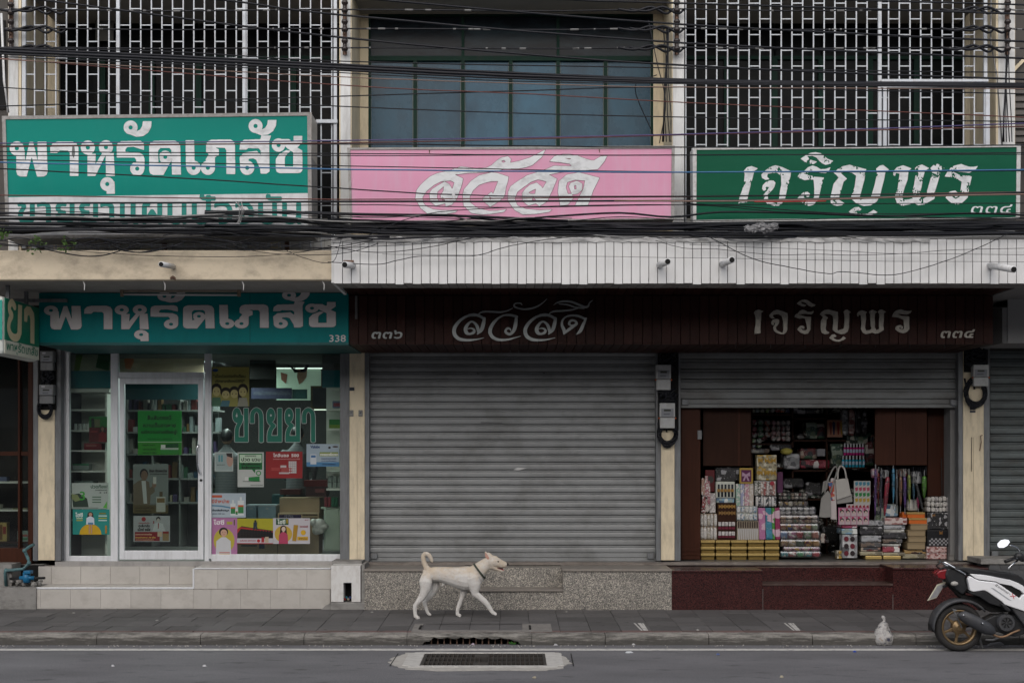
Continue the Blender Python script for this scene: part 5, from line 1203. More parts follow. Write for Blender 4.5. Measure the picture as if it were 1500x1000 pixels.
# crumpled plastic caught on the cables
m = MB()
for i in range(7):
    m2 = MB().ball(P(1097 + i * 6, 333 + rnd.uniform(-2, 3), -2.3), (.06, .04, .035), 9, 7); m.add([tuple(c + rnd.uniform(-.016, .016) for c in v) for v in m2.v], m2.f)
o = m.build('plastic_scrap', mat('crumpled_plastic', (.20, .20, .21), .25, .6, 30, bmp=1.0, bscale=30), smooth=False, label='crumpled grey plastic caught on the cables above the canopy', cat='plastic scrap')
m = MB(); m.tube([P(664, 283, -2.5), P(665, 291, -2.5)], .017, 8); m.build('cable_clip', M['pvc'], label='small white clip on the cable in front of the pink letters', cat='cable clip')
m = MB()
for i in range(5): m.tube([P(349 + rnd.uniform(-5, 5), 296, -2.5), P(351 + rnd.uniform(-8, 8), 308, -2.52), P(350 + rnd.uniform(-3, 3), 326, -2.5)], .006, 5)
m.build('cable_clip', M['wire_grey'], label='grey wire ties wrapped on the cables before the teal sign', cat='cable clip')
# vertical service cables on the columns
for x, lb in ((1471, 'black service cables running down the rightmost white column'), (972, 'black service cables by the right side of the blue windows')):
    m = MB()
    for i in range(5): m.tube([P(x + i * 2.2 + rnd.uniform(-1, 1) + 3 * math.sin(k + i), 40 + 42 * k, YC - .05 - .02 * i) for k in range(5)], rnd.choice([.006, .009]), 5)
    m.build('service_cables', M['cable'], smooth=True, label=lb, cat='wires')
m = MB(); m.tube([P(1452, -10, YC - .04), P(1451, 60, YC - .04), P(1460, 110, YC - .04), P(1468, 214, YC - .04)], .009, 5); m.build('service_wire', M['wire_grey'], smooth=True, label='pale frayed wire curling down beside the right grille', cat='wires')
m = MB(); m.tube(smooth_path([P(950, 30, -1.3), P(962, 90, -1.3), P(975, 150, -1.25), P(966, 210, -1.2)], 5), .006, 5); m.tube(smooth_path([P(962, 110, -1.3), P(930, 128, -1.3), P(958, 200, -1.2)], 5), .006, 5)
m.build('service_wire', M['cable'], smooth=True, label='thin black wires dangling at the right jamb of the blue windows', cat='wires')
# dark drips of plants on the left balcony
m = MB()
for cx_, cy_ in ((6, 345), (55, 358), (100, 360)):
    for i in range(26):
        c = P(cx_ + rnd.gauss(0, 6), cy_ + rnd.gauss(0, 5), -1.95 - rnd.random() * .1); d = Vector((rnd.uniform(-1, 1), rnd.uniform(-.4, .4), rnd.uniform(-.6, 1))).normalized() * .05; n_ = d.cross(Vector((rnd.random(), 1, rnd.random()))).normalized() * .014
        m.add([c, c + d * .5 + n_, c + d, c + d * .5 - n_], [(0, 1, 2, 3)])
m.build('weed_foliage', mat('leaf_green', (.06, .12, .025), .6, .4, 20), label='green weeds growing over the pharmacy canopy behind the cables', cat='plants', kind='stuff')

# ================================================================== PHARMACY SHOP FRONT
YG2 = .75
sf = pbox('shop_front', M['alu'], phar, 88, 513, 96, 822, YG2 + .01, .08, label='white aluminium glazed shop front with a single door'); ORG[sf.name] = ORG[phar.name]
def fr(a, b, c, d, Y=YG2, dep=.08, name='frame_bar', m=None, bev=.004): return pbox(name, m or M['alu'], sf, a, b, c, d, Y, dep, bev)
fr(96, 513, 101, 822, YG2 - .01); fr(162, 513, 167, 822); fr(167, 513, 172.5, 822, YG2 - .012); fr(299.5, 513, 306, 822, YG2 - .012); fr(306, 515, 309.5, 818)
fr(499, 513, 505.5, 822); fr(101, 814, 162, 822); fr(101, 513, 162, 516); fr(173, 545, 299, 553); fr(173, 513, 299, 516); fr(309.5, 811.5, 499, 822); fr(309.5, 513, 499, 516); fr(88, 505, 508, 513, YG2 - .01, .1, 'head_bar', M['void'])
MB().pbox(505.5, 505, 509, 822, YG2 - .02, .1).build('frame_bar', M['track'], sf)
door = pbox('door', M['alu'], phar, 175, 553.5, 182, 819, YG2 - .005, .05, .004, label='glazed aluminium shop door with a curved handle'); ORG[door.name] = ORG[phar.name]
for a, b, c, d in ((290, 553.5, 298, 819), (182, 553.5, 290, 562), (182, 806, 290, 819)): pbox('door_rail', M['alu'], door, a, b, c, d, YG2 - .005 + .0005, .05, .004)
pbox('pane', M['glass'], door, 182, 562, 290, 806, YG2 + .02, .006)
m = MB(); m.tube(smooth_path([P(291.5, 654, YG2 - .01), P(290, 652, YG2 - .05), P(288.5, 662, YG2 - .06), P(289, 680, YG2 - .06), P(292, 692, YG2 - .05), P(294, 693, YG2 - .01)], 5), .012, 8); m.build('handle', M['chrome'], door, smooth=True)
m = MB(); m.lathe(P(294.5, 703, YG2 - .008), [(.018, -.006), (.018, .004)], 'y', 12); m.build('lock', M['black'], door)
for a, b, c, d in ((101, 516, 162, 814), (173, 516, 299.5, 545), (309.5, 516, 499, 811.5)): pbox('pane', M['glass'], sf, a, b, c, d, YG2 + .03, .006)
pbox('cable_duct', M['track'], phar, 88, 513, 90, 822, YG2 - .03, .02)

# window lettering: green with a pale outline
def sh5(L, d): return [(o[0], [(p[0] + d, p[1]) for p in o[1]]) + tuple(o[2:]) for o in L]
def ell(cx, cy, rx, ry): return [(cx + rx * math.cos(t), cy + ry * math.sin(t)) for t in np.linspace(0, 2 * math.pi, 13)]
KH = [('st', ell(352, 585, 26, 62), 38), ('st', [(400, 600), (392, 650), (362, 710), (352, 760), (352, 850)], 40), ('poly', [(333, 825), (475, 825), (475, 876), (333, 876)]), ('poly', [(432, 508), (475, 508), (475, 876), (436, 876)])]
AA = [('st', [(521, 650), (521, 590), (534, 545), (568, 525), (604, 548), (618, 600), (620, 700), (620, 860)], 42), ('poly', [(500, 640), (543, 640), (543, 670), (500, 670)]), ('poly', [(600, 840), (642, 840), (642, 876), (600, 876)])]
YY = [('st', ell(725, 585, 24, 56), 38), ('st', [(700, 610), (712, 660), (745, 690), (748, 700)], 40), ('st', [(755, 700), (730, 730), (712, 780), (708, 850)], 42), ('poly', [(688, 812), (845, 812), (845, 876), (688, 876)]), ('poly', [(800, 508), (845, 508), (845, 876), (804, 876)])]
WL = KH + AA + YY + sh5(YY, 200) + sh5(AA, 570)
wl = [('st', o[1], o[2]) if o[0] == 'st' else o for o in WL]
H_ = [('h', 350, 590, 13), ('h', 726, 586, 13), ('h', 927, 586, 13)]
ik = Ink(338, 594, 466, 650, .35).ops(zmap(wl, 7.5, 300, 530)); ik.grow(1.0); letters('window_lettering', ik, YG2 + .024, mat('pale_vinyl_outline', (.42, .46, .45), .5), sf)
ik = Ink(338, 594, 466, 650, .35).ops(zmap(wl + H_, 7.5, 300, 530)); ik.grow(.35); letters('window_lettering', ik, YG2 + .022, mat('green_vinyl', (.004, .125, .085), .45), sf, label='green Thai window lettering with pale outline')

FK[0] = .8
# ---- posters -----------------------------------------------------------
def poster(px0, py0, px1, py1, bgc, layers, label, Y=YG2 + .0295, tilt=0, name='poster', cat='poster', parent=None):
    mats = []; mi = {}
    def mid_(h):
        if h not in mi: mi[h] = len(mats); mats.append(flat(h))
        return mi[h]
    W_, H2 = px1 - px0, py1 - py0; mb = MB(); mb.m = mid_(bgc); mb.pbox(px0, py0, px1, py1, Y, .001); z = .0006
    for i, L in enumerate(layers):
        mb.m = mid_(L[-1]); y = Y - z * .5 * (i + 1)
        def q(u, v): return (PX(px0 + u * W_, Y), y, PZ(py0 + v * H2, Y))
        if L[0] == 'r': mb.quad(q(L[1], L[4]), q(L[3], L[4]), q(L[3], L[2]), q(L[1], L[2]))
        elif L[0] == 'c':
            vs = [q(L[1] + L[3] * math.cos(t), min(1, L[2] + L[4] * math.sin(t))) for t in np.linspace(2 * math.pi, 0, 19)[:-1]]; mb.add(vs, [tuple(range(len(vs)))[::1]])
        elif L[0] == 'p': mb.add([q(u, v) for u, v in L[1]], [tuple(range(len(L[1])))])
        elif L[0] == 't':
            _, s, u0, v0, u1, v1, _c = L; c_, tr = text_tris(s); mn = c_.min(0); mx = c_.max(0); n_ = (c_ - mn) / (mx - mn)
            
            for k_, (ex, ey) in enumerate(((0, 0), (.3, 0), (.15, .3), (.15, -.25), (-.2, .1))[:5 if (v1 - v0) * H2 > 3.2 else 2]):
                vs = [q(u0 + a * (u1 - u0) + ex / W_, v1 - b * (v1 - v0) + ey / H2) for a, b in n_]; mb.add([(x_, y_ - .00004 * k_, z_) for x_, y_, z_ in vs], [tuple(t) for t in tr])
    o = mb.build(name, mats, parent, label=label, cat=cat); return o
def person_print(cx, top, w_, h_, hair, skin, cloth, long=True):
    L = []
    if long: L.append(('p', [(cx - .45 * w_, top + .1 * h_), (cx + .45 * w_, top + .1 * h_), (cx + .55 * w_, top + .5 * h_), (cx - .55 * w_, top + .5 * h_)], hair))
    L += [('c', cx, top + .16 * h_, .42 * w_, .16 * h_, hair), ('c', cx + .03 * w_, top + .2 * h_, .30 * w_, .13 * h_, skin), ('r', cx - .1 * w_, top + .3 * h_, cx + .1 * w_, top + .4 * h_, skin),
          ('p', [(cx - .2 * w_, top + .36 * h_), (cx + .2 * w_, top + .36 * h_), (cx + .65 * w_, top + .5 * h_), (cx + .7 * w_, top + h_), (cx - .7 * w_, top + h_), (cx - .65 * w_, top + .5 * h_)], cloth),
          ('r', cx - .12 * w_, top + .175 * h_, cx - .04 * w_, top + .19 * h_, '#2a1d18'), ('r', cx + .1 * w_, top + .175 * h_, cx + .18 * w_, top + .19 * h_, '#2a1d18'), ('r', cx - .03 * w_, top + .25 * h_, cx + .12 * w_, top + .265 * h_, '#a0524a')]
    return L
poster(202, 601.5, 266, 666, '#0c9a36', [('t', 'ลิ้นสัมตรงนี้', .22, .10, .76, .20, '#06240e'), ('t', 'ความเจ็บอาจหาย', .12, .27, .86, .37, '#06240e'), ('t', 'แต่ความอายยังอยู่!', .08, .43, .90, .54, '#06240e'), ('t', 'รู้สึกชาหรือบวม...แผลหายเร็ว', .22, .62, .78, .655, '#06240e'),
   ('r', 0, .70, 1, .715, '#c9d9c4'), ('r', 0, .715, 1, 1, '#3a9a2a'), ('t', 'Repair Gel A', .11, .76, .40, .80, '#06240e'), ('t', 'ยาทาแผลร้อนใน', .11, .85, .42, .89, '#06240e'), ('t', 'ขนาด 5 กรัม', .11, .93, .42, .97, '#06240e'), ('p', [(.52, .84), (.93, .84), (.93, .88), (.52, .88)], '#cfd3cf'), ('p', [(.62, .76), (.93, .73), (.93, .83), (.62, .84)], '#0d5a2c'), ('r', .53, .77, .63, .84, '#d8dcd8'), ('r', .52, .88, .93, .97, '#2f8a3a')],
   'bright green poster with three lines of Thai text on the shop door')
poster(195, 679.5, 246.5, 751.5, '#6d7270', [('r', 0, 0, 1, .8, '#7f8684'), ('p', [(0, .42), (.15, .34), (.28, .30), (.45, .36), (.5, .6), (.48, .83), (0, .83)], '#6e6250'), ('p', [(.24, .34), (.36, .34), (.40, .80), (.30, .80)], '#bfc2c0'), ('c', .31, .20, .12, .11, '#171412'), ('c', .32, .23, .095, .10, '#7b604e'), ('p', [(.44, .5), (.6, .42), (.62, .56), (.48, .64)], '#6e6250'), ('c', .60, .42, .06, .06, '#8a6c58'),
   ('r', .57, .26, .66, .40, '#c9c9c2'), ('r', 0, .83, 1, 1, '#5e512f'), ('r', .66, .66, .92, .97, '#b9bab2'), ('r', .75, .56, .84, .66, '#5a4a2c'), ('r', .68, .69, .9, .78, '#6a5a34'), ('t', 'รังแค กังวลผมร่วง', .46, .10, .96, .16, '#1d1d1d'), ('t', 'อาการเป็นๆหายๆเรื้อรัง', .48, .18, .96, .22, '#1d1d1d'), ('t', 'ดูแลหนังศีรษะ', .05, .87, .6, .91, '#26200f'), ('t', 'ปรึกษาเภสัชกร', .05, .93, .5, .96, '#26200f')],
   'grey poster of a man in a beige suit holding a bottle, on the shop door')
poster(195.5, 755, 249, 793, '#b9babd', [('r', .04, .62, .72, .97, '#9c1626'), ('c', .28, .13, .06, .085, '#b01a26'), ('t', 'ยาลดกรดแก้ปวดท้อง', .14, .24, .44, .31, '#a02028'), ('t', 'ตะลีบานัน', .14, .33, .44, .43, '#161616'), ('t', 'เม็กซ์ พลัส', .12, .46, .46, .58, '#161616'), ('c', .68, .13, .06, .10, '#161616'), ('c', .68, .17, .045, .07, '#c8c0b8'), ('p', [(.58, .3), (.66, .26), (.70, .26), (.80, .3), (.88, .6), (.52, .6)], '#d4d6d8'), ('r', .54, .2, .57, .30, '#a01a22'), ('p', [(.67, .28), (.70, .28), (.69, .5), (.67, .5)], '#a01a22'), ('r', .80, .60, .97, .96, '#a8875a'), ('r', .80, .60, .97, .68, '#8a1420'), ('r', .66, .62, .78, .80, '#c8b49c'), ('t', 'บรรเทาอาการปวดเมื่อย', .06, .68, .5, .74, '#e8c8a0'), ('t', 'ตามร่างกาย 10 เม็ด', .06, .80, .6, .86, '#f0d060'), ('t', 'สอบถามเภสัชกร', .06, .90, .55, .94, '#e8c8a0')],
   'white and red poster with a line drawn man, lowest on the shop door')
g4 = [('t', '"เมื่อปวดประจำเดือน', .08, .18, .90, .27, '#3d4126'), ('t', 'ปรึกษาเภสัชกรได้ที่นี่"', .12, .31, .88, .39, '#3d4126'), ('c', .13, .08, .075, .04, '#14407a')]
for cx_, top, hs_, cl in ((.16, .44, 1.0, '#4d7a5e'), (.40, .52, .85, '#4a7a86'), (.62, .50, .9, '#9c9a52'), (.84, .45, 1.0, '#9a9c8c')):
    g4 += [('c', cx_, top + .12, .135, .15 * hs_, '#1c1710')] + ([('r', cx_ - .13, top + .12, cx_ - .03, top + .45, '#1c1710')] if cx_ > .8 else []) + [('c', cx_, top + .18, .10, .12 * hs_, '#c2b97e'), ('p', [(cx_ - .10, top + .33), (cx_ + .10, top + .33), (cx_ + .14, 1.0), (cx_ - .14, 1.0)], cl), ('c', cx_ - .045, top + .18, .014, .014, '#1c1710'), ('c', cx_ + .045, top + .18, .014, .014, '#1c1710')]
poster(308, 537.5, 365, 595, '#9a9650', g4, 'yellow green poster with four drawn girls at the top left of the shop window')
poster(314.5, 662, 341.5, 690, '#a9b4b0', [('r', .05, .05, .95, .95, '#8fa09e'), ('c', .82, .42, .18, .34, '#a98b7c'), ('p', [(.62, .05), (.95, .05), (.95, .3), (.66, .2)], '#2a2220'), ('r', .2, .15, .3, .5, '#4d8a90'), ('r', .34, .15, .44, .5, '#4d8a90'), ('t', 'ดูแลผิวหน้า', .12, .62, .55, .70, '#40504e')], 'small pale poster with half a face and blue bottles in the window')
poster(348, 662, 386.5, 713, '#b2b8b4', [('r', .05, .04, .94, .50, '#0d6a34'), ('r', .08, .07, .91, .30, '#b8d0b8'), ('p', [(.55, .5), (.68, .5), (.66, .60)], '#0d6a34'), ('t', 'บรรเทาอาการ', .28, .09, .70, .13, '#122016'), ('t', 'ปวด บวม', .15, .155, .86, .255, '#0e1a12'), ('t', 'เส้นเลือดขอด', .15, .30, .86, .37, '#0a1a10'), ('t', 'ริดสีดวงทวาร', .15, .40, .84, .47, '#0a1a10'), ('c', .80, .60, .10, .075, '#3a8a4a'), ('c', .80, .60, .06, .045, '#b2b8b4'), ('p', [(.42, .72), (.84, .69), (.84, .84), (.42, .82)], '#1c7a3c'), ('r', .28, .71, .42, .82, '#c8ccc8'), ('r', .2, .83, .88, .845, '#303030'), ('t', 'มีจำหน่ายที่นี่', .5, .93, .95, .96, '#202020')], 'white poster with green speech bubble reading in Thai, mid window')
poster(389.5, 661, 443, 700, '#8c1d20', [('t', 'ไกลีนอล', .20, .07, .62, .20, '#d8d4d2'), ('t', '500', .70, .09, .90, .20, '#d8d4d2'), ('t', 'บรรเทาอาการปวดลดไข้', .2, .25, .92, .30, '#c09a98'), ('r', .62, .36, .84, .82, '#a9a2a2'), ('r', .40, .52, .56, .62, '#c0b8b8'), ('r', .15, .60, .38, .72, '#a03a38'), ('r', .42, .60, .72, .80, '#9c4644'), ('r', .36, .78, .64, .84, '#b9b0b0')] + [('r', .64 + .05 * i, .39 + .09 * j, .67 + .05 * i, .44 + .09 * j, '#d0cccc') for i in range(4) for j in range(5)], 'dark red poster with medicine packs and number 500 in the window')
poster(449, 650, 497, 683, '#9eb0bc', [('r', 0, .80, 1, 1, '#4a7fa8'), ('t', 'Vislube', .12, .06, .40, .18, '#1c3c6c'), ('r', .40, .36, .97, .54, '#7c8f3a'), ('t', 'ยาหยอดตาเพื่อดวงตา', .42, .38, .96, .52, '#d8dcd0'), ('t', 'ช่วยบรรเทาอาการตาแห้ง', .45, .60, .90, .68, '#1c3c6c'), ('t', 'ระคายเคืองตา', .45, .71, .90, .78, '#1c3c6c'), ('c', .70, .16, .04, .05, '#2a2a2a'), ('c', .88, .12, .09, .04, '#4a4038'), ('r', .12, .45, .30, .90, '#c4ccd2'), ('r', .14, .5, .28, .6, '#3c6ca0'), ('t', 'ปรึกษาเภสัชกร', .48, .86, .88, .93, '#122c4c')], 'pale blue eye care poster at the right of the window')
poster(309, 722, 360, 757.5, '#a4b2bc', [('r', .03, .08, .32, .18, '#b05034'), ('t', 'มีจำหน่าย', .03, .24, .52, .40, '#b04a2a'), ('p', [(0, .48), (.3, .50), (.6, .58), (.6, .64), (.3, .56), (0, .53)], '#4c7c98'), ('t', 'น้ำเกลือล้างจมูก', .04, .66, .52, .76, '#1c2c38'), ('t', 'ขนาด 100 มล.', .04, .82, .4, .87, '#3c4c58')] + sum([[('r', a, b, a + w2, .92, '#c8d0d0'), ('r', a + w2 * .35, b - .14, a + w2 * .65, b, '#c8d0d0'), ('r', a + .01, b + (.92 - b) * .35, a + w2 - .01, b + (.92 - b) * .85, '#2f7a44'), ('r', a + .01, b + (.92 - b) * .3, a + w2 - .01, b + (.92 - b) * .42, '#b8542c')] for a, b, w2 in ((.56, .42, .15), (.77, .30, .18), (.70, .66, .08))], []), 'pale poster with three green labelled saline bottles, left in window')
poster(309, 758, 347.5, 812, '#a7709a', [('c', .50, .62, .40, .34, '#b0a43c'), ('t', 'ไฮซี', .10, .05, .50, .18, '#e0dce0'), ('r', .60, .10, .82, .18, '#a09a3c'), ('r', .87, .05, .91, .20, '#4a4420')] + person_print(.48, .26, .42, .74, '#1c1512', '#c09a84', '#c2c4c8', False) + [('r', .32, .93, .72, .95, '#b04030'), ('r', .32, .97, .72, .99, '#b08a30')], 'mauve poster with a smiling woman in a yellow circle, lowest left in the window')
ty = [('r', 0, 0, 1, .5, '#a09c22'), ('p', [(0, .42), (.12, .30), (1, .48), (1, .78), (0, .78)], '#1c1a1c'), ('p', [(0, .42), (.1, .33), (1, .50), (1, .55), (.1, .40), (0, .60)], '#9c2c28')]
for i in range(11):
    for j in range(3): ty.append(('c', .13 + i * .08, .47 + j * .1 + i * .006, .033, .05, '#0e0d10'))
ty += [('c', .51, .10, .03, .045, '#1a1612'), ('p', [(.46, .14), (.56, .14), (.55, .30), (.58, .44), (.54, .44), (.51, .33), (.49, .44), (.45, .44)], '#22303c'), ('r', 0, .78, 1, 1, '#b4b4bc'), ('r', 0, .97, 1, 1, '#9c2028'), ('t', 'ตะลีบานัน เม็กซ์ พลัส', .08, .83, .52, .90, '#9c2028'), ('c', .60, .88, .045, .065, '#a81c24'), ('r', .68, .74, .76, .94, '#9c2028'), ('r', .78, .72, .88, .95, '#b0a088')]
poster(347.5, 759, 400, 796, '#a09c22', ty, 'yellow poster of a figure walking over rows of black rolls, centre of window')
poster(400, 758.5, 454, 796, '#b8b6bc', [('c', .28, .62, .24, .33, '#b89a3c'), ('r', .08, .02, .42, .26, '#1d4a2c'), ('t', 'ไฮซี', .12, .05, .33, .22, '#d0d8d0'), ('r', .36, .04, .40, .2, '#a08a20')] + person_print(.28, .28, .18, .72, '#241a16', '#c8b4a4', '#a83c5c') + [('p', [(.56, .26), (.68, .27), (.63, .90), (.52, .88)], '#a07c20'), ('t', 'วิตามินซี', .72, .28, .94, .36, '#8c2c34'), ('c', .82, .56, .07, .10, '#c8a020'), ('r', .66, .72, .95, .86, '#c09a24'), ('t', 'จำหน่าย', .70, .75, .92, .83, '#5a2c1c'), ('t', 'ใหม่', .86, .04, .95, .09, '#8c2c34')], 'white poster of a long haired woman and orange tube, right of the yellow poster')
poster(105, 707, 159, 745, '#8f9d96', [('p', [(0, .45), (.2, .40), (.42, .60), (.46, .93), (.04, .93)], '#1d3328'), ('p', [(0, .42), (.16, .46), (.24, .66), (.10, .72), (0, .60)], '#6c7a50'), ('t', '3', .22, .33, .36, .66, '#2c8a2c'), ('t', 'ปวดท้อง?', .52, .06, .97, .20, '#2c4c3c'), ('t', 'อาจเกิดจาก', .64, .24, .95, .30, '#203028'), ('t', '3 ปี', .74, .34, .95, .40, '#203028')] + [('r', .56, .52 + .1 * i, .80, .56 + .1 * i, '#3c5c48') for i in range(3)] + [('p', [(.85, .95), (.96, .70), (.96, .98)], '#4c9a3c'), ('r', .02, .95, .72, .965, '#304038')], 'grey green stomach ache poster with a green number 3, left window')
poster(106.5, 745.5, 160.5, 782.5, '#158078', [('c', .48, 1.0, .30, .42, '#c09a14'), ('t', 'ไฮซี', .07, .13, .27, .30, '#cfdcd8'), ('r', .10, .34, .27, .38, '#b8c0a0'), ('r', .10, .42, .27, .46, '#a0a03c'), ('r', .72, .14, .90, .19, '#7a7420'), ('r', .70, .24, .93, .28, '#b8d0cc'), ('r', .70, .33, .93, .37, '#a0a03c'), ('r', .70, .42, .93, .46, '#b8d0cc'), ('r', .88, .64, .93, .96, '#a07428')] + person_print(.48, .10, .16, .50, '#201814', '#b08c78', '#c0ccd8') + [('r', .44, .55, .47, .97, '#b08c78'), ('r', .50, .55, .53, .97, '#b08c78'), ('r', .42, .52, .56, .60, '#4a7a9c')], 'teal poster of a woman sitting on a yellow half circle, left window')
poster(130.5, 610, 157, 647.5, '#10702c', [('r', 0, .42, 1, 1, '#5c0f14'), ('c', .20, .14, .09, .09, '#171310'), ('r', .12, .22, .30, .42, '#1c1a1c'), ('r', .30, .10, .60, .40, '#6c6c4c')] + person_print(.74, .36, .3, .62, '#171010', '#8c6c5c', '#7c1c20') + [('t', 'ลดราคา', .1, .55, .45, .62, '#a04040')], 'small dark red and green poster high in the left window', Y=YG2 + .06)

# ---- inside the pharmacy ---------------------------------------------------
cab = thing('display_shelf', P(130, 815, 1.1), 'white shelf unit with teal top band behind the left window', 'shelf unit')
Yc_ = 1.05
pbox('back_panel', M['shelf'], cab, 98, 568, 154, 815, Yc_ + .45, .02); pbox('side_panel', M['shelf'], cab, 154, 575, 157, 815, Yc_ - .02, .5)
pbox('top_band', mat('teal_cabinet_band', (.008, .16, .19), .4), cab, 98, 543, 166, 568, Yc_ - .15, .1); pbox('picture_band', mat('leaf_picture', (.25, .28, .20), .5, .6, 4), cab, 98, 515, 166, 543, Yc_ - .14, .08)
MB().ppoly([(112, 515), (122, 515), (116, 543), (108, 543)], Yc_ - .145, .002).build('leaf_print', flat('#5a7a2c'), cab); MB().ppoly([(145, 515), (163, 518), (160, 543), (140, 538)], Yc_ - .145, .002).build('leaf_print', flat('#1d5c30'), cab)
for y in (599, 629.5, 659, 689, 722, 760): pbox('shelf', M['shelf'], cab, 98, y, 154, y + 2.4, Yc_, .44)
pbox('shelf_lip', M['shelf'], cab, 98, 569, 160, 574, Yc_ - .12, .5)
for i in range(4):
    m = MB(); m.lathe(P(111 + i * 6, 629.3, Yc_ + .15), [(.022, 0), (.024, .01), (.024, .06), (.02, .066), (.02, .085), (0, .085)], 'z', 12)
    m.build('medicine_jar', mat('white_jar_plastic', (.55, .56, .55), .4), smooth=False, label='white medicine jar, %s from the left on the shelf behind the left window' % ('first', 'second', 'third', 'fourth')[i], cat='jar', group='white jars on the pharmacy shelf')
def carton(px0, py0, px1, py1, Y, dep, m, label, name='carton', cat='box', group=None, parts=(), bev=.003):
    t = pbox(name, m, None, px0, py0, px1, py1, Y, dep, bev, label=label, cat=cat, group=group)
    for (u0, v0, u1, v1, c) in parts:
        a, b, c2, d = px0 + u0 * (px1 - px0), py0 + v0 * (py1 - py0), px0 + u1 * (px1 - px0), py0 + v1 * (py1 - py0)
        pbox('printed_label', flat(c), t, a, b, c2, d, Y - .0015, .001)
    return t
carton(123, 649, 149, 658.5, 1.15, .15, flat('#8c1c2c'), 'flat red carton on the left window shelf', parts=((.1, .2, .7, .5, '#b0706c'),))
carton(103, 679, 130, 688, 1.15, .15, flat('#9aa4a0'), 'pale carton with green edge on the left window shelf', parts=((0, 0, 1, .25, '#1d7a50'),))
carton(103, 704, 137, 716, 1.2, .2, flat('#7c8c88'), 'grey green carton behind the stomach poster')
pbox('door_picture_band', mat('orange_fruit_band', (.22, .17, .12), .6, .5, 3), cab, 176, 514, 298, 545, 1.6, .02)
MB().ppoly([(186, 515), (195, 514), (196, 530), (191, 541), (184, 540), (182, 528)], 1.59, .004).build('fruit_print', flat('#a0502c'), cab)
pbox('teal_band', flat('#0a3a40'), cab, 182, 563, 300, 585, 2.2, .05)
# back shelving, seen through the door
bs = thing('wall_shelves', P(240, 800, 2.4), 'dark stocked shelves along the back wall behind the shop door', 'shelf unit')
bsm = mat('dim_shelf', (.14, .145, .14), .6)
for y in (600, 632, 664, 700, 735): pbox('shelf', bsm, bs, 184, y, 320, y + 2.5, 2.3, .4)
pbox('back_panel', mat('dim_shelf_back', (.05, .055, .055)), bs, 184, 585, 320, 800, 2.72, .02)
for x in (184, 222, 262, 300): pbox('upright', bsm, bs, x, 585, x + 2, 800, 2.3, .4)
cols = ['#9aa3a2', '#7c2c2c', '#2c5c7c', '#b0a890', '#2f6c4c', '#a8b4b8', '#c0b8b0', '#5c4c7c', '#8c6c3c', '#d0d4d4']
rn = random.Random(11)
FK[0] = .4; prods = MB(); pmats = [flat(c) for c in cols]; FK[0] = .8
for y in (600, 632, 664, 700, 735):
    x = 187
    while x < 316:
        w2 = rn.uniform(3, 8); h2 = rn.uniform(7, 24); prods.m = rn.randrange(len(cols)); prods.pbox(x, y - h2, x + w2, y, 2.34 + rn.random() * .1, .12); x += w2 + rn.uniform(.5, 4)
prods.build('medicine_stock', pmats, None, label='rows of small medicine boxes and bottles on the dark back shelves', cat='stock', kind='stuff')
# right hand side shelves with stock
rs_ = thing('display_shelf', P(488, 800, 1.2), 'white shelf unit with teal top band at the right end of the window', 'shelf unit')
pbox('top_band', mat('teal_cabinet_band', (.008, .16, .19), .4), rs_, 472, 542, 503, 567, 1.0, .1); pbox('picture_band', mat('dim_picture', (.10, .09, .09), .5, .5, 3), rs_, 472, 515, 503, 541.5, 1.0, .1)
pbox('back_panel', M['shelf'], rs_, 478, 568, 503, 700, 1.45, .02)
for y in (567, 598, 627, 653, 690, 715): pbox('shelf', M['shelf'], rs_, 478, y, 503, y + 3, 1.05, .4)
carton(482, 614, 502, 627, 1.1, .15, flat('#1d7c34'), 'bright green carton on the right window shelf', parts=((0, .6, 1, 1, '#7c9a2c'),))
carton(487, 587, 500, 597, 1.1, .15, flat('#6c7c9c'), 'small blue white carton high on the right window shelf', parts=((.1, .3, .9, .8, '#9c3c4c'),))
for i, x in enumerate((480, 487, 494)):
    for j, y in enumerate((697, 706)): carton(x, y - 0, x + 6, y + 8.5, 1.1, .1, flat('#8f9894'), 'small white pill box in the %s row, %s from the left, right shelf' % (('upper', 'lower')[j], ('first', 'second', 'third')[i]), group='white pill boxes on the right shelf')
for i, x in enumerate((475, 480, 485, 490)): carton(x, 728, x + 4.4, 742, 1.1, .1, flat(['#7c2c34', '#7c2c34', '#1d5c44', '#1d5c44'][i]), '%s slim medicine pack at the right, %s' % (('red', 'red', 'green', 'green')[i], ('outermost left', 'second', 'third', 'outermost right')[i]), group='slim packs at the right of the window')
# lit panel and picture at the back
lb = thing('lit_panel', P(430, 560, 2.6), 'pale green lit cosmetic panel hanging at the back of the shop', 'advert panel')
pbox('panel', emis('lit_panel_print', (.30, .42, .33), .16), lb, 405, 541, 470, 586, 2.6, .03)
MB().ppoly([(436, 541), (450, 541), (449, 552), (444, 559), (438, 563), (435, 552)], 2.59, .004).build('face_print', flat('#9c7c68'), lb); MB().ppoly([(411, 545), (421, 548), (419, 562), (412, 556)], 2.59, .004).build('face_print', flat('#8c5c4c'), lb)
pbox('tube', emis('dim_lamp_tube', (.8, .95, .85), .9), lb, 405, 538.5, 472, 540, 2.58, .02)
pbox('shelf_light', emis('dim_shelf_lamp', (.8, .9, .75), .6), lb, 460, 599, 479, 600.6, 2.2, .02)
pl = thing('ceiling_downlight', P(385, 515, 1.4), 'small lit ceiling downlight above the pharmacy window', 'lamp')
m = MB(); m.lathe(P(386, 514.2, 1.4), [(.05, 0), (.055, -.01), (.0, -.012)], 'z', 14); m.build('lens', emis('downlight_lens', (1, .98, .92), 3.5), pl)
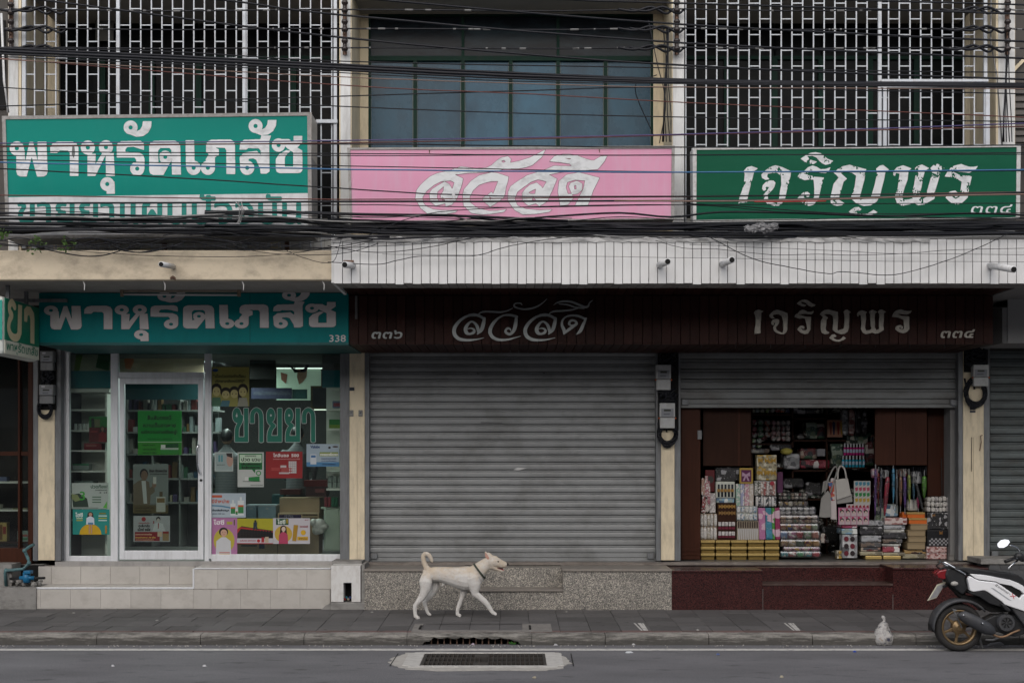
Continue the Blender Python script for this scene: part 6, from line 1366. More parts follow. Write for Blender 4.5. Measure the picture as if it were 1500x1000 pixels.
m = MB(); m.lathe(P(386, 513.8, 1.4), [(.065, 0), (.065, .01)], 'z', 14); m.build('ring', M['alu'], pl)
L_ = bpy.data.lights.new('shop_tube_light', 'AREA'); L_.energy = 42; L_.size = .15; L_.size_y = 2.4; L_.shape = 'RECTANGLE'; L_.color = (.85, 1, .93); lo = bpy.data.objects.new('shop_tube_light', L_); COL.objects.link(lo); lo.location = (-4.1, 2.2, 3.42)
pbox('sign_plate', flat('#10183c'), lb, 368, 568, 427.5, 584, 2.3, .02)
for q in [1]:
    c_, tr = text_tris('สถานที่ขายยาแผนปัจจุบัน'); mn = c_.min(0); mx = c_.max(0); n_ = (c_ - mn) / (mx - mn); MB().add([(PX(371 + a * 54, 2.298), 2.298, PZ(580 - b * 8.5, 2.298)) for a, b in n_], [tuple(t) for t in tr]).build('lettering', flat('#5c6470'), lb)
pbox('hanging_screen', M['void'], lb, 366, 516, 403, 555, 1.9, .06); pbox('teal_strip', flat('#0e4c4c'), lb, 428, 570, 450, 584, 2.32, .01)
pbox('picture_frame', flat('#4a4020'), lb, 455, 565, 479, 599, 2.5, .03); pbox('picture', flat('#1c2024'), lb, 458, 568, 479, 596, 2.49, .01)
m = MB()
for i in range(5): m.tube(smooth_path([P(420 + i * 3, 534 + i, 1.5), P(432, 541 + i, 1.5), P(446, 544 - i, 1.5), P(452 - i, 534, 1.5)], 4), .008, 5)
m.build('looped_cables', M['cable'], smooth=True, label='loops of black cable hanging inside the pharmacy window top', cat='wires')
for a, b in ((309, 640), (345, 735)): pass
# boxes standing in the window
c1 = carton(409.5, 728.5, 468, 756, 1.35, .4, M['card'], 'large brown carton with brown print behind the window posters')
c2 = carton(407, 751, 467, 812, 1.15, .35, M['card'], 'brown carton with a purple 10 pieces label, behind the posters', parts=((.03, .04, .57, .13, '#2c1c48'), (.60, .03, .97, .07, '#4c3c24'), (.60, .10, .97, .13, '#4c3c24')))
ct, tr = text_tris('10 Pcs.'); mn = ct.min(0); mx = ct.max(0); n_ = (ct - mn) / (mx - mn); MB().add([(PX(417 + a * 13, 1.147), 1.147, PZ(757.5 - b * 4.5, 1.147)) for a, b in n_], [tuple(t) for t in tr]).build('lettering', flat('#c0b8c8'), c2)
c3 = carton(340, 794, 406, 812, 1.15, .35, M['card'], 'low brown carton at the foot of the window', parts=((.2, .2, .55, .32, '#3c4450'), (.6, .1, .72, .5, '#2c3c5c')))
for i, (x0_, x1_) in enumerate(((361, 375), (378, 404))):
    t = carton(x0_, 741, x1_, 759, 1.2, .25, mat('translucent_blue_bin', (.17, .24, .29), .35), 'translucent blue grey storage bin, %s of two behind the window' % ('narrower', 'wider')[i], name='storage_bin', cat='bin')
    pbox('lid', mat('bin_lid', (.26, .31, .34), .35), t, x0_ - .8, 739, x1_ + .8, 741.5, 1.19, .27); pbox('latch', flat('#9aa4a8'), t, (x0_ + x1_) / 2 - 2, 743, (x0_ + x1_) / 2 + 2, 746, 1.185, .01)
ut = carton(474, 744, 499, 807, 1.15, .4, mat('pale_green_tub', (.36, .42, .36), .4), 'tall pale green plastic tub at the right of the window', name='storage_tub', cat='tub', bev=.03)
m = MB(); m.lathe(P(487, 745, 1.3), [(.16, 0), (.165, .02), (.15, .03), (0, .03)], 'z', 20); m.build('rim', mat('pale_green_tub', (.36, .42, .36), .4), ut, smooth=True)
m = MB()
for i in range(8): m.ball(P(466 + rn.uniform(-8, 8), 770 + rn.uniform(-8, 8), 1.0), (rn.uniform(.05, .09), .06, rn.uniform(.04, .09)), 8, 6)
m.build('plastic_bag', mat('crinkled_white_bag', (.45, .44, .42), .3, .3, 20, bmp=.8, bscale=22), smooth=True, label='crumpled white plastic bag by the pale green tub', cat='bag')
rc = carton(445, 703, 480, 712, 1.3, .3, flat('#6c2420'), 'red lidded box in the dim window behind the red poster'); carton(448, 712, 478, 727, 1.3, .3, flat('#3c1c1c'), 'dark box with red print under the red lidded box', parts=((.45, .25, .9, .6, '#7c4444'),))
carton(398, 724, 416, 742, 1.6, .2, flat('#1c4c50'), 'teal carton in the dim middle of the window')
carton(410, 716, 440, 724, 1.6, .2, flat('#4c2424'), 'dull maroon carton in the dim middle of the window')

# ---- bodies: tapered lofts fused by a voxel remesh --------------------------
def limb(mb, pts, n=12, flat_=1.0):
    """pts: (Vector, radius in the picture plane, radius in depth)"""
    rings = []
    for i, (p, r, ry) in enumerate(pts):
        d = pts[min(i + 1, len(pts) - 1)][0] - pts[max(i - 1, 0)][0]; d = d.normalized(); v = Vector((0, 1, 0)); v = (v - d * v.dot(d)).normalized(); u = d.cross(v)
        rings.append([p + u * (r * math.cos(2 * math.pi * k / n)) + v * (ry * math.sin(2 * math.pi * k / n)) for k in range(n)])
    a = [pts[0][0] - (pts[1][0] - pts[0][0]).normalized() * pts[0][1] * .6] * n; b = [pts[-1][0] + (pts[-1][0] - pts[-2][0]).normalized() * pts[-1][1] * .6] * n
    c0 = [pts[0][0] + (q - pts[0][0]) * .62 + (a[0] - pts[0][0]) * .72 for q in rings[0]]; c1 = [pts[-1][0] + (q - pts[-1][0]) * .62 + (b[0] - pts[-1][0]) * .72 for q in rings[-1]]
    mb.loft([c0] + rings + [c1], True); return mb
def fused(name, mb, m, parent, voxel, smooth_it=6, **k):
    o = mb.build(name, m, parent, smooth=True, **k); r = o.modifiers.new('fuse', 'REMESH'); r.mode = 'VOXEL'; r.voxel_size = voxel; r.use_smooth_shade = True
    s = o.modifiers.new('soften', 'SMOOTH'); s.factor = .5; s.iterations = smooth_it; return o
stripe = None
def stripedm():
    m, n, l, b = new_mat('striped_grey_shirt'); w2 = n.new('ShaderNodeTexWave'); w2.bands_direction = 'Z'; w2.inputs['Scale'].default_value = 14; l.new(pos(n, l), w2.inputs['Vector'])
    l.new(mixc(n, l, w2.outputs['Fac'], (.07, .075, .085), (.15, .155, .165)), b.inputs['Base Color']); b.inputs['Roughness'].default_value = .8; return m
stm = stripedm()
def sitter(px, py_sh, label, Y=1.75, s=1.0):
    c = P(px, py_sh, Y); t = thing('person', (c.x, Y, .72), label, 'person')
    mb = MB(); V_ = Vector
    limb(mb, [(c + V_((0, 0, -.68)), .17, .13), (c + V_((0, 0, -.35)), .17, .12), (c + V_((0, 0, -.1)), .20, .11), (c + V_((0, 0, 0)), .11, .08)])
    limb(mb, [(c + V_((0, 0, -.02)), .055, .055), (c + V_((0, 0, .08)), .055, .055)])
    for sx in (-1, 1):
        limb(mb, [(c + V_((sx * .19, 0, -.06)), .06, .06), (c + V_((sx * .25, .02, -.33)), .045, .045), (c + V_((sx * .2, .2, -.48)), .035, .035), (c + V_((sx * .15, .28, -.47)), .03, .03)])
        limb(mb, [(c + V_((sx * .10, .0, -.72)), .09, .09), (c + V_((sx * .12, .38, -.74)), .07, .07), (c + V_((sx * .12, .42, -1.1)), .05, .05), (c + V_((sx * .12, .42, -1.30)), .045, .05), (c + V_((sx * .12, .52, -1.33)), .035, .04)])
    fused('shirt_and_body', mb, stm, t, .022)
    mb = MB(); mb.ball(c + V_((0, .02, .19)), (.078, .095, .105), 14, 10); mb.ball(c + V_((-.08, .02, .18)), (.012, .02, .03)); mb.ball(c + V_((.08, .02, .18)), (.012, .02, .03)); mb.ball(c + V_((0, .115, .17)), (.014, .02, .02)); mb.build('head', mat('skin', (.30, .19, .13), .6), t, smooth=True)
    mb = MB(); mb.ball(c + V_((0, -.005, .215)), (.088, .10, .10), 14, 10); mb.build('hair', M['black'], t, smooth=True)
    pbox('stool', M['void'], t, px - 16, py_sh + 74 * s, px + 16, py_sh + 79 * s, Y - .1, .3)
sitter(332, 660, 'person in a striped grey shirt seated with back to the window at the left')
sitter(436, 655, 'person in a striped grey shirt bending at the counter, right of the window lettering', 2.0)
# things in the dark neighbouring window
carton(-3, 765, 10, 793, .9, .1, flat('#b09a5c'), 'cream and brown printed box in the dark left shop window', parts=((.1, .1, .5, .9, '#6c4a20'), (.55, .2, .9, .6, '#8c2c24')))
carton(25.5, 777, 42, 798, .88, .08, flat('#9ab0a8'), 'pale pack with red and green bands in the dark left shop window', parts=((.1, .25, .9, .4, '#b0605c'), (.1, .5, .9, .62, '#3c8c5c')))
carton(-4, 698, 10, 705, .95, .1, flat('#5c6484'), 'small blue white box on the shelf of the dark left window')
carton(18, 744, 40, 746, .85, .2, flat('#7c7c58'), 'low tray on the shelf of the dark left window')
m = MB(); m.lathe(P(-1, 746, 1.0), [(.02, 0), (.045, .03), (.05, .07), (.045, .072), (.04, .03), (0, .01)], 'z', 14); m.build('bowl', flat('#9a9a8c'), smooth=True, label='pale bowl on the shelf of the dark left window', cat='bowl')

FK[0] = .72

# ================================================================== GIFT SHOP
YD = .86
# wooden shutters and cabinets
pbox('jamb', mat('grey_inner_jamb', (.20, .20, .20), .6, .15, 4, .3), opn, 1392, 597, 1405, 820, YD - .06, .5)
wd = thing('wooden_door_leaf', P(1012, 820, .8), 'reddish brown wooden door leaf folded at the left of the open gift shop', 'door')
pbox('leaf', M['wood'], wd, 998, 590, 1026, 819, .80, .05, .003)
for a, b, c, d in ((999, 803, 1025, 807), (999, 811, 1025, 813)): pbox('rail', M['wood'], wd, a, b, c, d, .79, .01)
pbox('hinge', M['meter_old'], wd, 1022, 630, 1028, 643, .785, .012)
wp_ = thing('cupboard_front', P(1066, 682, .95), 'dark wooden cupboard front above the wrapped goods at the left of the open shop', 'panel')
pbox('board', M['wood2'], wp_, 1030, 590, 1081, 682, .90, .04, .003); pbox('board', M['wood2'], wp_, 1084, 590, 1100, 682, .915, .04, .003); pbox('stile', M['wood'], wp_, 1081, 590, 1084, 682, .91, .03)
wr_ = thing('cupboard_front', P(1320, 682, .95), 'dark brown wooden cupboard front above the hanging umbrellas', 'panel')
pbox('board', M['wood'], wr_, 1282, 590, 1311.5, 681, .92, .04, .003); pbox('board', M['wood'], wr_, 1312.5, 590, 1358, 681, .915, .04, .003)
wr2 = thing('wooden_door_leaf', P(1376, 735, 1.0), 'plain brown wooden door leaf at the right end of the open gift shop', 'door')
pbox('leaf', M['wood'], wr2, 1359, 590, 1392, 820, 1.05, .04, .003); m = MB(); m.tube([P(1379, 671, 1.03), P(1380, 725, 1.03)], .007, 5); m.build('cord', M['black'], wr2)
# shelving at the back
sh = thing('goods_shelves', P(1190, 800, 2.2), 'dark wooden shelves full of wrapped goods at the back of the gift shop', 'shelf unit')
for a, b, y in ((1098, 1160, 606), (1098, 1160, 649), (1160, 1290, 612), (1160, 1290, 644), (1160, 1290, 688), (1098, 1160, 684), (1098, 1290, 730)): pbox('shelf', M['wood2'], sh, a, y, b, y + 2.5, 1.9, .6)
for x in (1100, 1160, 1210, 1284): pbox('upright', M['wood2'], sh, x, 590, x + 2.5, 815, 1.9, .6)
pbox('back_panel', M['void'], sh, 1090, 560, 1300, 815, 2.52, .02)
rg = random.Random(5)
PAL = {
 'mixed': ['#5c1c20', '#c8c0b8', '#3c5c44', '#8c6c5c', '#20242c', '#a89c8c'], 'grey': ['#2c2c30', '#8c8c88', '#b8b4ac', '#4c4a4c', '#6c5c50'],
 'black': ['#08080a', '#141416', '#9c9ca0', '#0c0c0e', '#2c2a30'], 'gold': ['#8c8468', '#b08c30', '#c8c4b0', '#6c6450', '#a49c80'], 'pink': ['#a03c64', '#c8a0ac', '#d8d0d4', '#7c2040'],
 'lace': ['#a07470', '#c8a8a4', '#8c4c48', '#d0c0bc'], 'green': ['#2c4c3c', '#8c9c8c', '#1c2c24', '#5c6c50', '#a8a898'], 'white': ['#b8b8b4', '#d4d4d0', '#94948e'],
 'blue': ['#7ca0b8', '#c8d0d4', '#3c5c78', '#dce0dc', '#90a09c'], 'brown': ['#3c2014', '#8c6430', '#241208', '#a88850'], 'red': ['#7c1428', '#c8c4c4', '#2c2024', '#e0dcd8', '#9c4050'], 'silver': ['#8c8e90', '#c4c6c8', '#5c5e62', '#a8aaae']}
def pm(k, sx=22, sz=30): return packm('wrapped_' + k + '_%d_%d' % (sx, sz), PAL[k], sx, sz)
def goods(name, a, b, c, d, Y, dep, m, label, cat='pack', group=None, bev=.008): return pbox(name, m, None, a, b, c, d, Y, dep, bev, label=label, cat=cat, group=group)
def rolls(name, a, b, c, d, Y, dep, nc, nr, mats_, label, cat='pack', group=None, tray=None, vert=False, jig=.35):
    """a pack of rolled or bundled cloth, every roll a piece of its own"""
    t = thing(name, P((a + c) / 2, d, Y + dep / 2), label, cat, group)
    if tray: pbox('tray', tray, t, a, b, c, d, Y + .03, dep - .03, .003)
    w2, h2 = (c - a) / nc, (d - b) / nr; k = K(Y)
    for j in range(nr):
        for i in range(nc):
            x = a + (i + .5) * w2 + rg.uniform(-jig, jig); y = b + (j + .5) * h2 + rg.uniform(-jig, jig); mm = MB(); rx, rz = w2 / 2 / k * .98, h2 / 2 / k * .98; q = P(x, y, Y)
            rings = []
            for (f, dd) in ((.35, .006), (.8, .0), (1, .02), (1, dep * .6), (.7, dep)):
                rings.append([(q.x + rx * f * math.copysign(abs(math.cos(s_)) ** .6, math.cos(s_)), Y + dd, q.z + rz * f * math.copysign(abs(math.sin(s_)) ** .6, math.sin(s_))) for s_ in np.linspace(0, 2 * math.pi, 11)[:-1]])
            mm.loft(rings); mm.build('roll', mats_[(i + j * (nc if len(mats_) > nc else 0)) % len(mats_)], t, smooth=True)
    return t
cl = lambda h, *x: packm('cloth_' + h.strip('#'), [h, h, '#d0ccc8'] if not x else [h] + list(x), 60, 60)
ordn = ('first', 'second', 'third', 'fourth', 'fifth', 'sixth', 'seventh', 'eighth', 'ninth')
# gold boxes, three rows of five
for j, (t_, b_) in enumerate(((791, 800), (800.6, 809.6), (810.2, 819.4))):
    xs_ = [1026, 1048, 1070.5, 1095, 1120, 1142.5]
    for i in range(5):
        a, c = xs_[i] + .6, xs_[i + 1] - .9
        t = pbox('gift_box', M['gold_dark'], None, a + .8, t_ + 3.6, c - .8, b_, YD + .035, .18, .002, label='gold foil gift box, %s from the left in the %s row' % (ordn[i], ('top', 'middle', 'bottom')[j]), cat='gift box', group='gold gift boxes on the shop floor')
        pbox('lid', M['gold'], t, a, t_, c, t_ + 3.5, YD + .004, .196, .002)
rolls('cloth_pack', 1026, 752, 1050.5, 790.6, YD, .16, 5, 2, [cl('#b0aea8'), cl('#c4c2bc'), cl('#a8a294')], 'pack of ten white cloth rolls standing on the left gold boxes', tray=mat('pack_tray', (.2, .15, .1)))
t = goods('souvenir_pack', 1051, 736, 1078.5, 790.6, YD + .01, .16, M['wood2'], 'brown display box of gold ribbon bows and white bundles above the gold boxes')
for j in range(2):
    for i in range(5): MB().ppoly([(1053 + i * 5 + dx, 738.5 + j * 9.6 + dy) for dx, dy in ((0, 0), (2, 2), (4.2, 0), (4.2, 6), (2, 3.6), (0, 6))], YD, .012).build('bow', flat('#94703c' if j else '#a8803c'), t)
for j in range(2):
    for i in range(5): pbox('bundle', cl('#b8b4b4'), t, 1052.5 + i * 5, 764 + j * 14, 1056.6 + i * 5, 770 + j * 14, YD - .01, .03, .004); pbox('band', flat('#6c1430'), t, 1052.5 + i * 5, 771 + j * 13, 1056.6 + i * 5, 775 + j * 12, YD - .004, .02)
rolls('souvenir_pack', 1079, 741, 1109.5, 762, YD, .15, 5, 2, [cl('#c0c8cc'), cl('#8098ac'), cl('#b8bcb8')], 'pack of small blue and white bundles above the fan pack', tray=mat('pale_tray', (.45, .47, .42)))
t = goods('souvenir_pack', 1079.5, 763, 1112, 790.6, YD + .015, .15, mat('beige_card', (.30, .26, .20)), 'pack of folded white fans with brown ribs beside the coloured cloths')
for i in range(9): MB().ppoly([(1081 + i * 3.4, 763.5), (1083 + i * 3.4, 763.5), (1083 + i * 3.4, 773), (1081 + i * 3.4, 773)], YD + .005, .012).build('rib', flat('#3c2c24'), t); MB().ppoly([(1080.6 + i * 3.4, 774), (1083.4 + i * 3.4, 774), (1084 + i * 3.2, 790), (1082.3 + i * 3.2, 790)], YD + .002, .014).build('fan', flat('#c4c2c0'), t)
t = thing('cloth_pack', P(1126, 790, YD), 'folded cloths in pink, blue, green and magenta in one clear pack', 'pack')
for a, c, h in ((1110.5, 1121, '#b06c98'), (1121.2, 1130, '#2c7c94'), (1130.2, 1134.8, '#3c8c2c'), (1135, 1142.5, '#8c1450')):
    MB().ppoly([(a, 743.5), (c, 743.5), (c + .8, 790), (a + (1.2 if a > 1111 else 2), 790)], YD, .14).build('folded_cloth', packm('silk' + h[1:], [h, h, h, '#d0b0c0'], 12, 20, .35), t, bevel=.01)
MB().ppoly([(1121, 765), (1130.5, 765), (1132, 789), (1123, 787)], YD - .012, .01).build('folded_cloth', packm('silk2c7c95', ['#3c8ca8', '#2c7c94'], 12, 20, .35), t, bevel=.004)
t = goods('bottle_pack', 1049, 705, 1076.5, 729, YD + .02, .15, mat('pale_tray', (.45, .47, .42)), 'display pack of five small dark bottles with gold bows, on the brown box')
for i in range(5): pbox('bottle', flat('#3c4048', .2), t, 1051.5 + i * 5, 709, 1054.3 + i * 5, 716, YD + .005, .03, .003); pbox('bow', flat('#a8803c'), t, 1050.8 + i * 5, 716, 1055 + i * 5, 720, YD, .03, .003); pbox('foot', flat('#20242c', .2), t, 1051.5 + i * 5, 720, 1054.3 + i * 5, 727.5, YD + .005, .03, .003)
goods('souvenir_pack', 1049.5, 729.5, 1075.5, 736, YD + .01, .16, pm('blue', 26, 30), 'flat pack of blue and white trinkets under the small bottle pack')
t = thing('cloth_pack', P(1091, 740, YD), 'pastel folded cloths in green, lilac, pink and cream below the framed bow', 'pack')
for a, c, h in ((1078, 1084.5, '#90b0a0'), (1084.7, 1090.5, '#989cb8'), (1090.7, 1097.5, '#b88c98'), (1097.7, 1104, '#bcb0a4')): pbox('folded_cloth', cl(h), t, a, 708.5, c, 740.5, YD + .02, .12, .008)
t = goods('cloth_pack', 1105, 704, 1137, 725.5, YD + .03, .12, mat('grey_stripe_card', (.25, .25, .24)), 'pack of striped cloths in grey, brown and pink with a round red seal')
for i, h in enumerate(('#7c8078', '#5c5c50', '#a0887c', '#94504c', '#b0a8a4', '#6c4c48', '#a87870')): pbox('folded_cloth', cl(h), t, 1106 + i * 4.3, 705, 1109.8 + i * 4.3, 725, YD + .01, .04, .004)
m = MB(); m.lathe(P(1131, 707.5, YD), [(.03, 0), (.03, -.004)], 'y', 16); m.build('round_seal', flat('#a02c3c'), t)
rolls('cloth_pack', 1107, 726, 1138, 742.5, YD + .01, .12, 8, 1, [cl('#c8c8c8'), cl('#2c3038'), cl('#9ca0a4')], 'pack of black and white bundles below the striped cloths')
t = goods('souvenir_pack', 1108.5, 666, 1138, 703, YD + .02, .12, pm('gold', 30, 30), 'tall clear pack of gold flowered sachets below the wooden cupboard')
for i in range(3):
    for j in range(2): MB().ppoly([(1110.5 + i * 9.5 + dx, 670 + j * 18.5 + dy) for dx, dy in ((0, 0), (3.5, 3), (7, 0), (6.5, 8), (3.5, 5), (.5, 8))], YD + .008, .012).build('bow', flat('#a8842c'), t)
t = goods('framed_bow', 1083.5, 685, 1103, 708, YD + .01, .04, flat('#b09448', .35), 'gold framed picture of a lilac ribbon bow on purple', 'picture frame', bev=.003)
pbox('backing', flat('#5c1c4c'), t, 1086, 688, 1100.5, 705.5, YD + .006, .003); MB().ppoly([(1087.5, 691), (1093, 694.5), (1098.5, 691), (1099, 697), (1095, 697), (1098, 704), (1095.5, 704), (1093, 698), (1090.5, 704), (1088, 704), (1091, 697), (1087, 697)], YD, .006).build('ribbon', flat('#b898b0'), t)
t = thing('hanging_pouches', P(1034, 750, YD), 'bunch of pink and cream strings of pouches hanging beside the wooden door', 'pouches')
for i, (a, b, c, d, h) in enumerate(((1027, 700, 1033, 726, '#b08c7c'), (1032, 697, 1038, 728, '#a86c74'), (1036, 704, 1041, 740, '#9c6068'), (1028, 722, 1034, 745, '#8c3c3c'), (1033, 730, 1040, 750, '#c0b8b0'), (1027, 738, 1036, 752, '#7c3430'))): MB().ppoly([(a + 1, b), (c - 1, b), (c, d - 4), ((a + c) / 2, d), (a, d - 3)], YD + .02 + .01 * i, .02).build('pouch', cl(h), t, bevel=.004)
t = goods('souvenir_pack', 1040, 722, 1048.5, 751, YD + .04, .1, cl('#a49c9c'), 'narrow stack of pale folded handkerchiefs beside the hanging pouches')
t = goods('framed_fan', 1033, 688, 1047, 720, YD + .09, .03, flat('#5c1018'), 'red framed dark round fan half hidden behind hanging pouches', 'picture frame'); m = MB(); m.lathe(P(1040, 702, YD + .085), [(.05, 0), (.05, -.004)], 'y', 18); m.build('fan_disc', flat('#3c3c38'), t)
goods('dark_pack', 1048, 684, 1083, 704, YD + .12, .1, pm('black', 16, 20), 'dark glittering pack in the shade left of the framed bow')
goods('purple_cloth', 1138.5, 691, 1147, 722, YD + .2, .1, flat('#5c2c54'), 'standing purple cloth bolt beside the tall gold flowered pack', 'cloth')
# the nine wrapped packs stacked by the gold boxes
def st(z): return 1135 + z / 7.41
def sy_(z): return 690 + z / 7.41
rows = [(228, 312, 45, 350, 7, 2, ['#7c7870', '#a8a49c', '#3c3c3c', '#8c7c68', '#b8b4ac'], 'topmost pack of the stack, mottled grey bundles'), (318, 388, 45, 355, 6, 1, ['#a09c98', '#5c4c4c', '#c0bcb4', '#6c6058'], 'second pack of the stack, grey and white bundles'),
 (380, 476, 55, 440, 6, 2, ['#c0c0c4', '#cccccf', '#b4b4b8'], 'third pack of the stack, plain white rolls'), (472, 568, 60, 470, 6, 2, ['#a88c70', '#b8b0a8', '#94785c', '#a8a29c'], 'fourth pack of the stack, beige and white rolls'),
 (562, 648, 60, 472, 6, 1, ['#8c5c48', '#2c3c7c', '#a87878', '#7c1c2c', '#9c7458', '#8c9c84'], 'fifth pack of the stack, brown, blue and red rolls'), (640, 740, 60, 490, 5, 1, ['#6c84a8', '#a06c8c', '#8c2434', '#6c8c6c', '#a87064'], 'sixth pack of the stack, blue, pink, red and green rolls'),
 (734, 826, 65, 495, 5, 1, ['#8c6c3c', '#a8946c', '#3c4c3c', '#b08c48', '#a88454'], 'seventh pack of the stack, gold flowered rolls'), (812, 872, 95, 490, 4, 1, ['#a8788c', '#9c6c80'], 'eighth pack of the stack, dusty pink rolls'), (862, 938, 65, 495, 5, 1, ['#2c7c84', '#a05c5c', '#2c8c54', '#3c8490', '#a83c48'], 'lowest pack of the stack, teal, green and red rolls')]
for i, (a, b, x0_, x1_, nc, nr, cs, lb_) in enumerate(rows):
    t = rolls('cloth_pack', st(x0_), sy_(a + 3), st(x1_), sy_(b - 3), YD + .02, .34, nc, nr, [packm('roll%s' % c.strip('#'), [c, c, '#%s' % PAL[('mixed', 'gold', 'white')[i % 3]][j % 3].strip('#')] , 26, 26) for j, c in enumerate(cs)], lb_ + ' beside the gold boxes', group='stacked packs of cloth rolls', jig=.25)
    film = MB(); a_, b_, c_, d_ = st(x0_) - 1, sy_(a), st(x1_) + 2, sy_(b); film.pbox(a_, b_, c_, d_, YD, .38); film.build('clear_film', M['glass_thin'], t, bevel=.03)
goods('small_pack', 1199, 781, 1209, 795, YD + .3, .1, pm('mixed', 20, 20), 'small mottled bundle peeping out right of the cloth stack')
# shelf stock at the back
for k_, (a, b, c, d, nc, nr, cs, lb_) in enumerate(((1100, 598, 1120, 604.5, 3, 1, ['#a0a08c', '#8c9ca0'], 'pale rolls at the left of the topmost back shelf'), (1121, 597.5, 1158, 604.5, 5, 1, ['#5c7c2c', '#b8b4b0', '#7c1c28', '#b0582c', '#1c2450'], 'multicoloured rolls at the right of the topmost back shelf'),
   (1100, 614, 1129, 641, 3, 3, ['#7c2c38', '#3c6c48', '#7c4430'], 'rolls in red, green and rust on the upper back shelf'), (1130, 615, 1158, 646, 4, 4, ['#a07c80', '#b8a09c', '#8c5c60', '#bcb0ac'], 'pinkish flowered rolls on the upper back shelf'), (1100, 642, 1116, 656, 2, 2, ['#5c7c4c', '#8c9c94', '#3c4c5c'], 'small green and blue bundles below the red rolls'))):
    rolls('shelf_pack', a, b, c, d, 1.9, .2, nc, nr, [packm('stock%s' % q.strip('#'), [q, q, '#8c8c88'], 24, 24) for q in cs], lb_)
for (a, b, c, d, kk, lb_) in ((1100, 656, 1128, 664, 'grey', 'flat grey packs behind the gold flowered pack'), (1128, 650, 1160, 660, 'black', 'dark packs on the back shelf by the yellow bag'), (1148, 664, 1172, 687, 'silver', 'glistening clear bags on the middle back shelf'), (1172, 656, 1198, 672, 'mixed', 'maroon mottled pack on the middle back shelf'), (1172, 673, 1216, 686, 'red', 'red and white bags piled on the middle back shelf'),
   (1168, 634, 1180, 643, 'grey', 'small grey bundle on the shelf above the maroon pack'), (1180, 618, 1198, 643, 'green', 'leaning green striped pack on the upper back shelf'), (1196, 620, 1209, 643, 'mixed', 'green and orange bundle beside the leaning pack'), (1160, 596, 1204, 606, 'black', 'dark goods on the topmost shelf at the centre'), (1218, 649, 1236, 684, 'green', 'dim green bundles left of the coloured bottles'), (1240, 634, 1278, 650, 'green', 'dim grey green goods above the coloured bottles'), (1268, 636, 1281, 682, 'mixed', 'dim stack of bundles right of the coloured bottles'),
   (1148, 700, 1178, 715, 'black', 'dim goods on the low back shelf'), (1205, 770, 1228, 795, 'black', 'dark bag on the floor at the back of the shop'), (1180, 706, 1205, 726, 'black', 'black bags on the low back shelf right of centre')):
    goods('shelf_pack', a, b, c, d, 1.85 + (a % 7) * .02, .25, pm(kk, 16, 16), lb_, bev=.03)
m = MB(); PK_ = ['#5c5c58', '#3c4c44', '#6c3c40', '#8c8c84', '#4c3c30', '#7c7468', '#2c3844']
for i in range(150):
    a, b = rg.choice([(1104, 1284, ), (1104, 1284), (1150, 1230)]); x = rg.uniform(a, b); y = rg.choice([605, 643, 687, 729, 729, 770, 800, 816]) - rg.uniform(1, 9); m.m = rg.randrange(7)
    q = MB().ball(P(x, y, 1.95 + rg.random() * .3), (rg.uniform(.03, .09), .05, rg.uniform(.02, .06)), 7, 5); m.add([tuple(c + rg.uniform(-.010, .010) for c in v) for v in q.v], q.f)
m.build('loose_packets', [packm('loose' + h[1:], [h, h, '#b0b0a8'], 30, 30, .25) for h in PK_], None, label='small crinkled packets heaped in the gaps of the dark back shelves', cat='stock', kind='stuff')
goods('white_parcel', 1197, 657, 1209, 668, 1.8, .1, flat('#8c8c90', .3), 'small shiny white parcel on the middle back shelf', 'parcel', bev=.01)
m = MB(); c = P(1152, 661, 1.8); m.ball(c, (.09, .06, .05), 10, 7); m.loft([[P(1158 + dx, 657 + dy, 1.8) for dx, dy in ((0, 4), (2, -1), (4, 3))], [P(1169 + dx, 651 + dy, 1.8) for dx, dy in ((0, 2), (2, -2), (3, 1))]])
m.build('yellow_bag', mat('yellow_plastic_bag', (.40, .36, .08), .35, .3, 20, bmp=.8, bscale=25), smooth=True, label='knotted yellow plastic bag on the middle back shelf', cat='bag')
t = goods('bird_card', 1212, 615, 1234, 640, 1.8, .03, flat('#a87860'), 'tan card with dark blue, red and yellow ribbon birds', 'card', bev=0)
for a, h in ((1214.5, '#7c3428'), (1219, '#14204c'), (1225.5, '#8c2420'), (1230.5, '#b08c28')): MB().ppoly([(a, 619), (a + 2, 617), (a + 4.6, 619), (a + 4, 626), (a + 3.6, 636), (a + 1.6, 637), (a + 1, 627)], 1.795, .004).build('ribbon_bird', flat(h), t)
rolls('shelf_pack', 1234, 597.5, 1272, 638, 1.75, .25, 4, 1, [pm('silver', 20, 30), pm('lace', 20, 30), pm('black', 20, 24), pm('black', 22, 24)], 'tall bulging bags of grey and pink beads under the raised shutter', jig=.2)
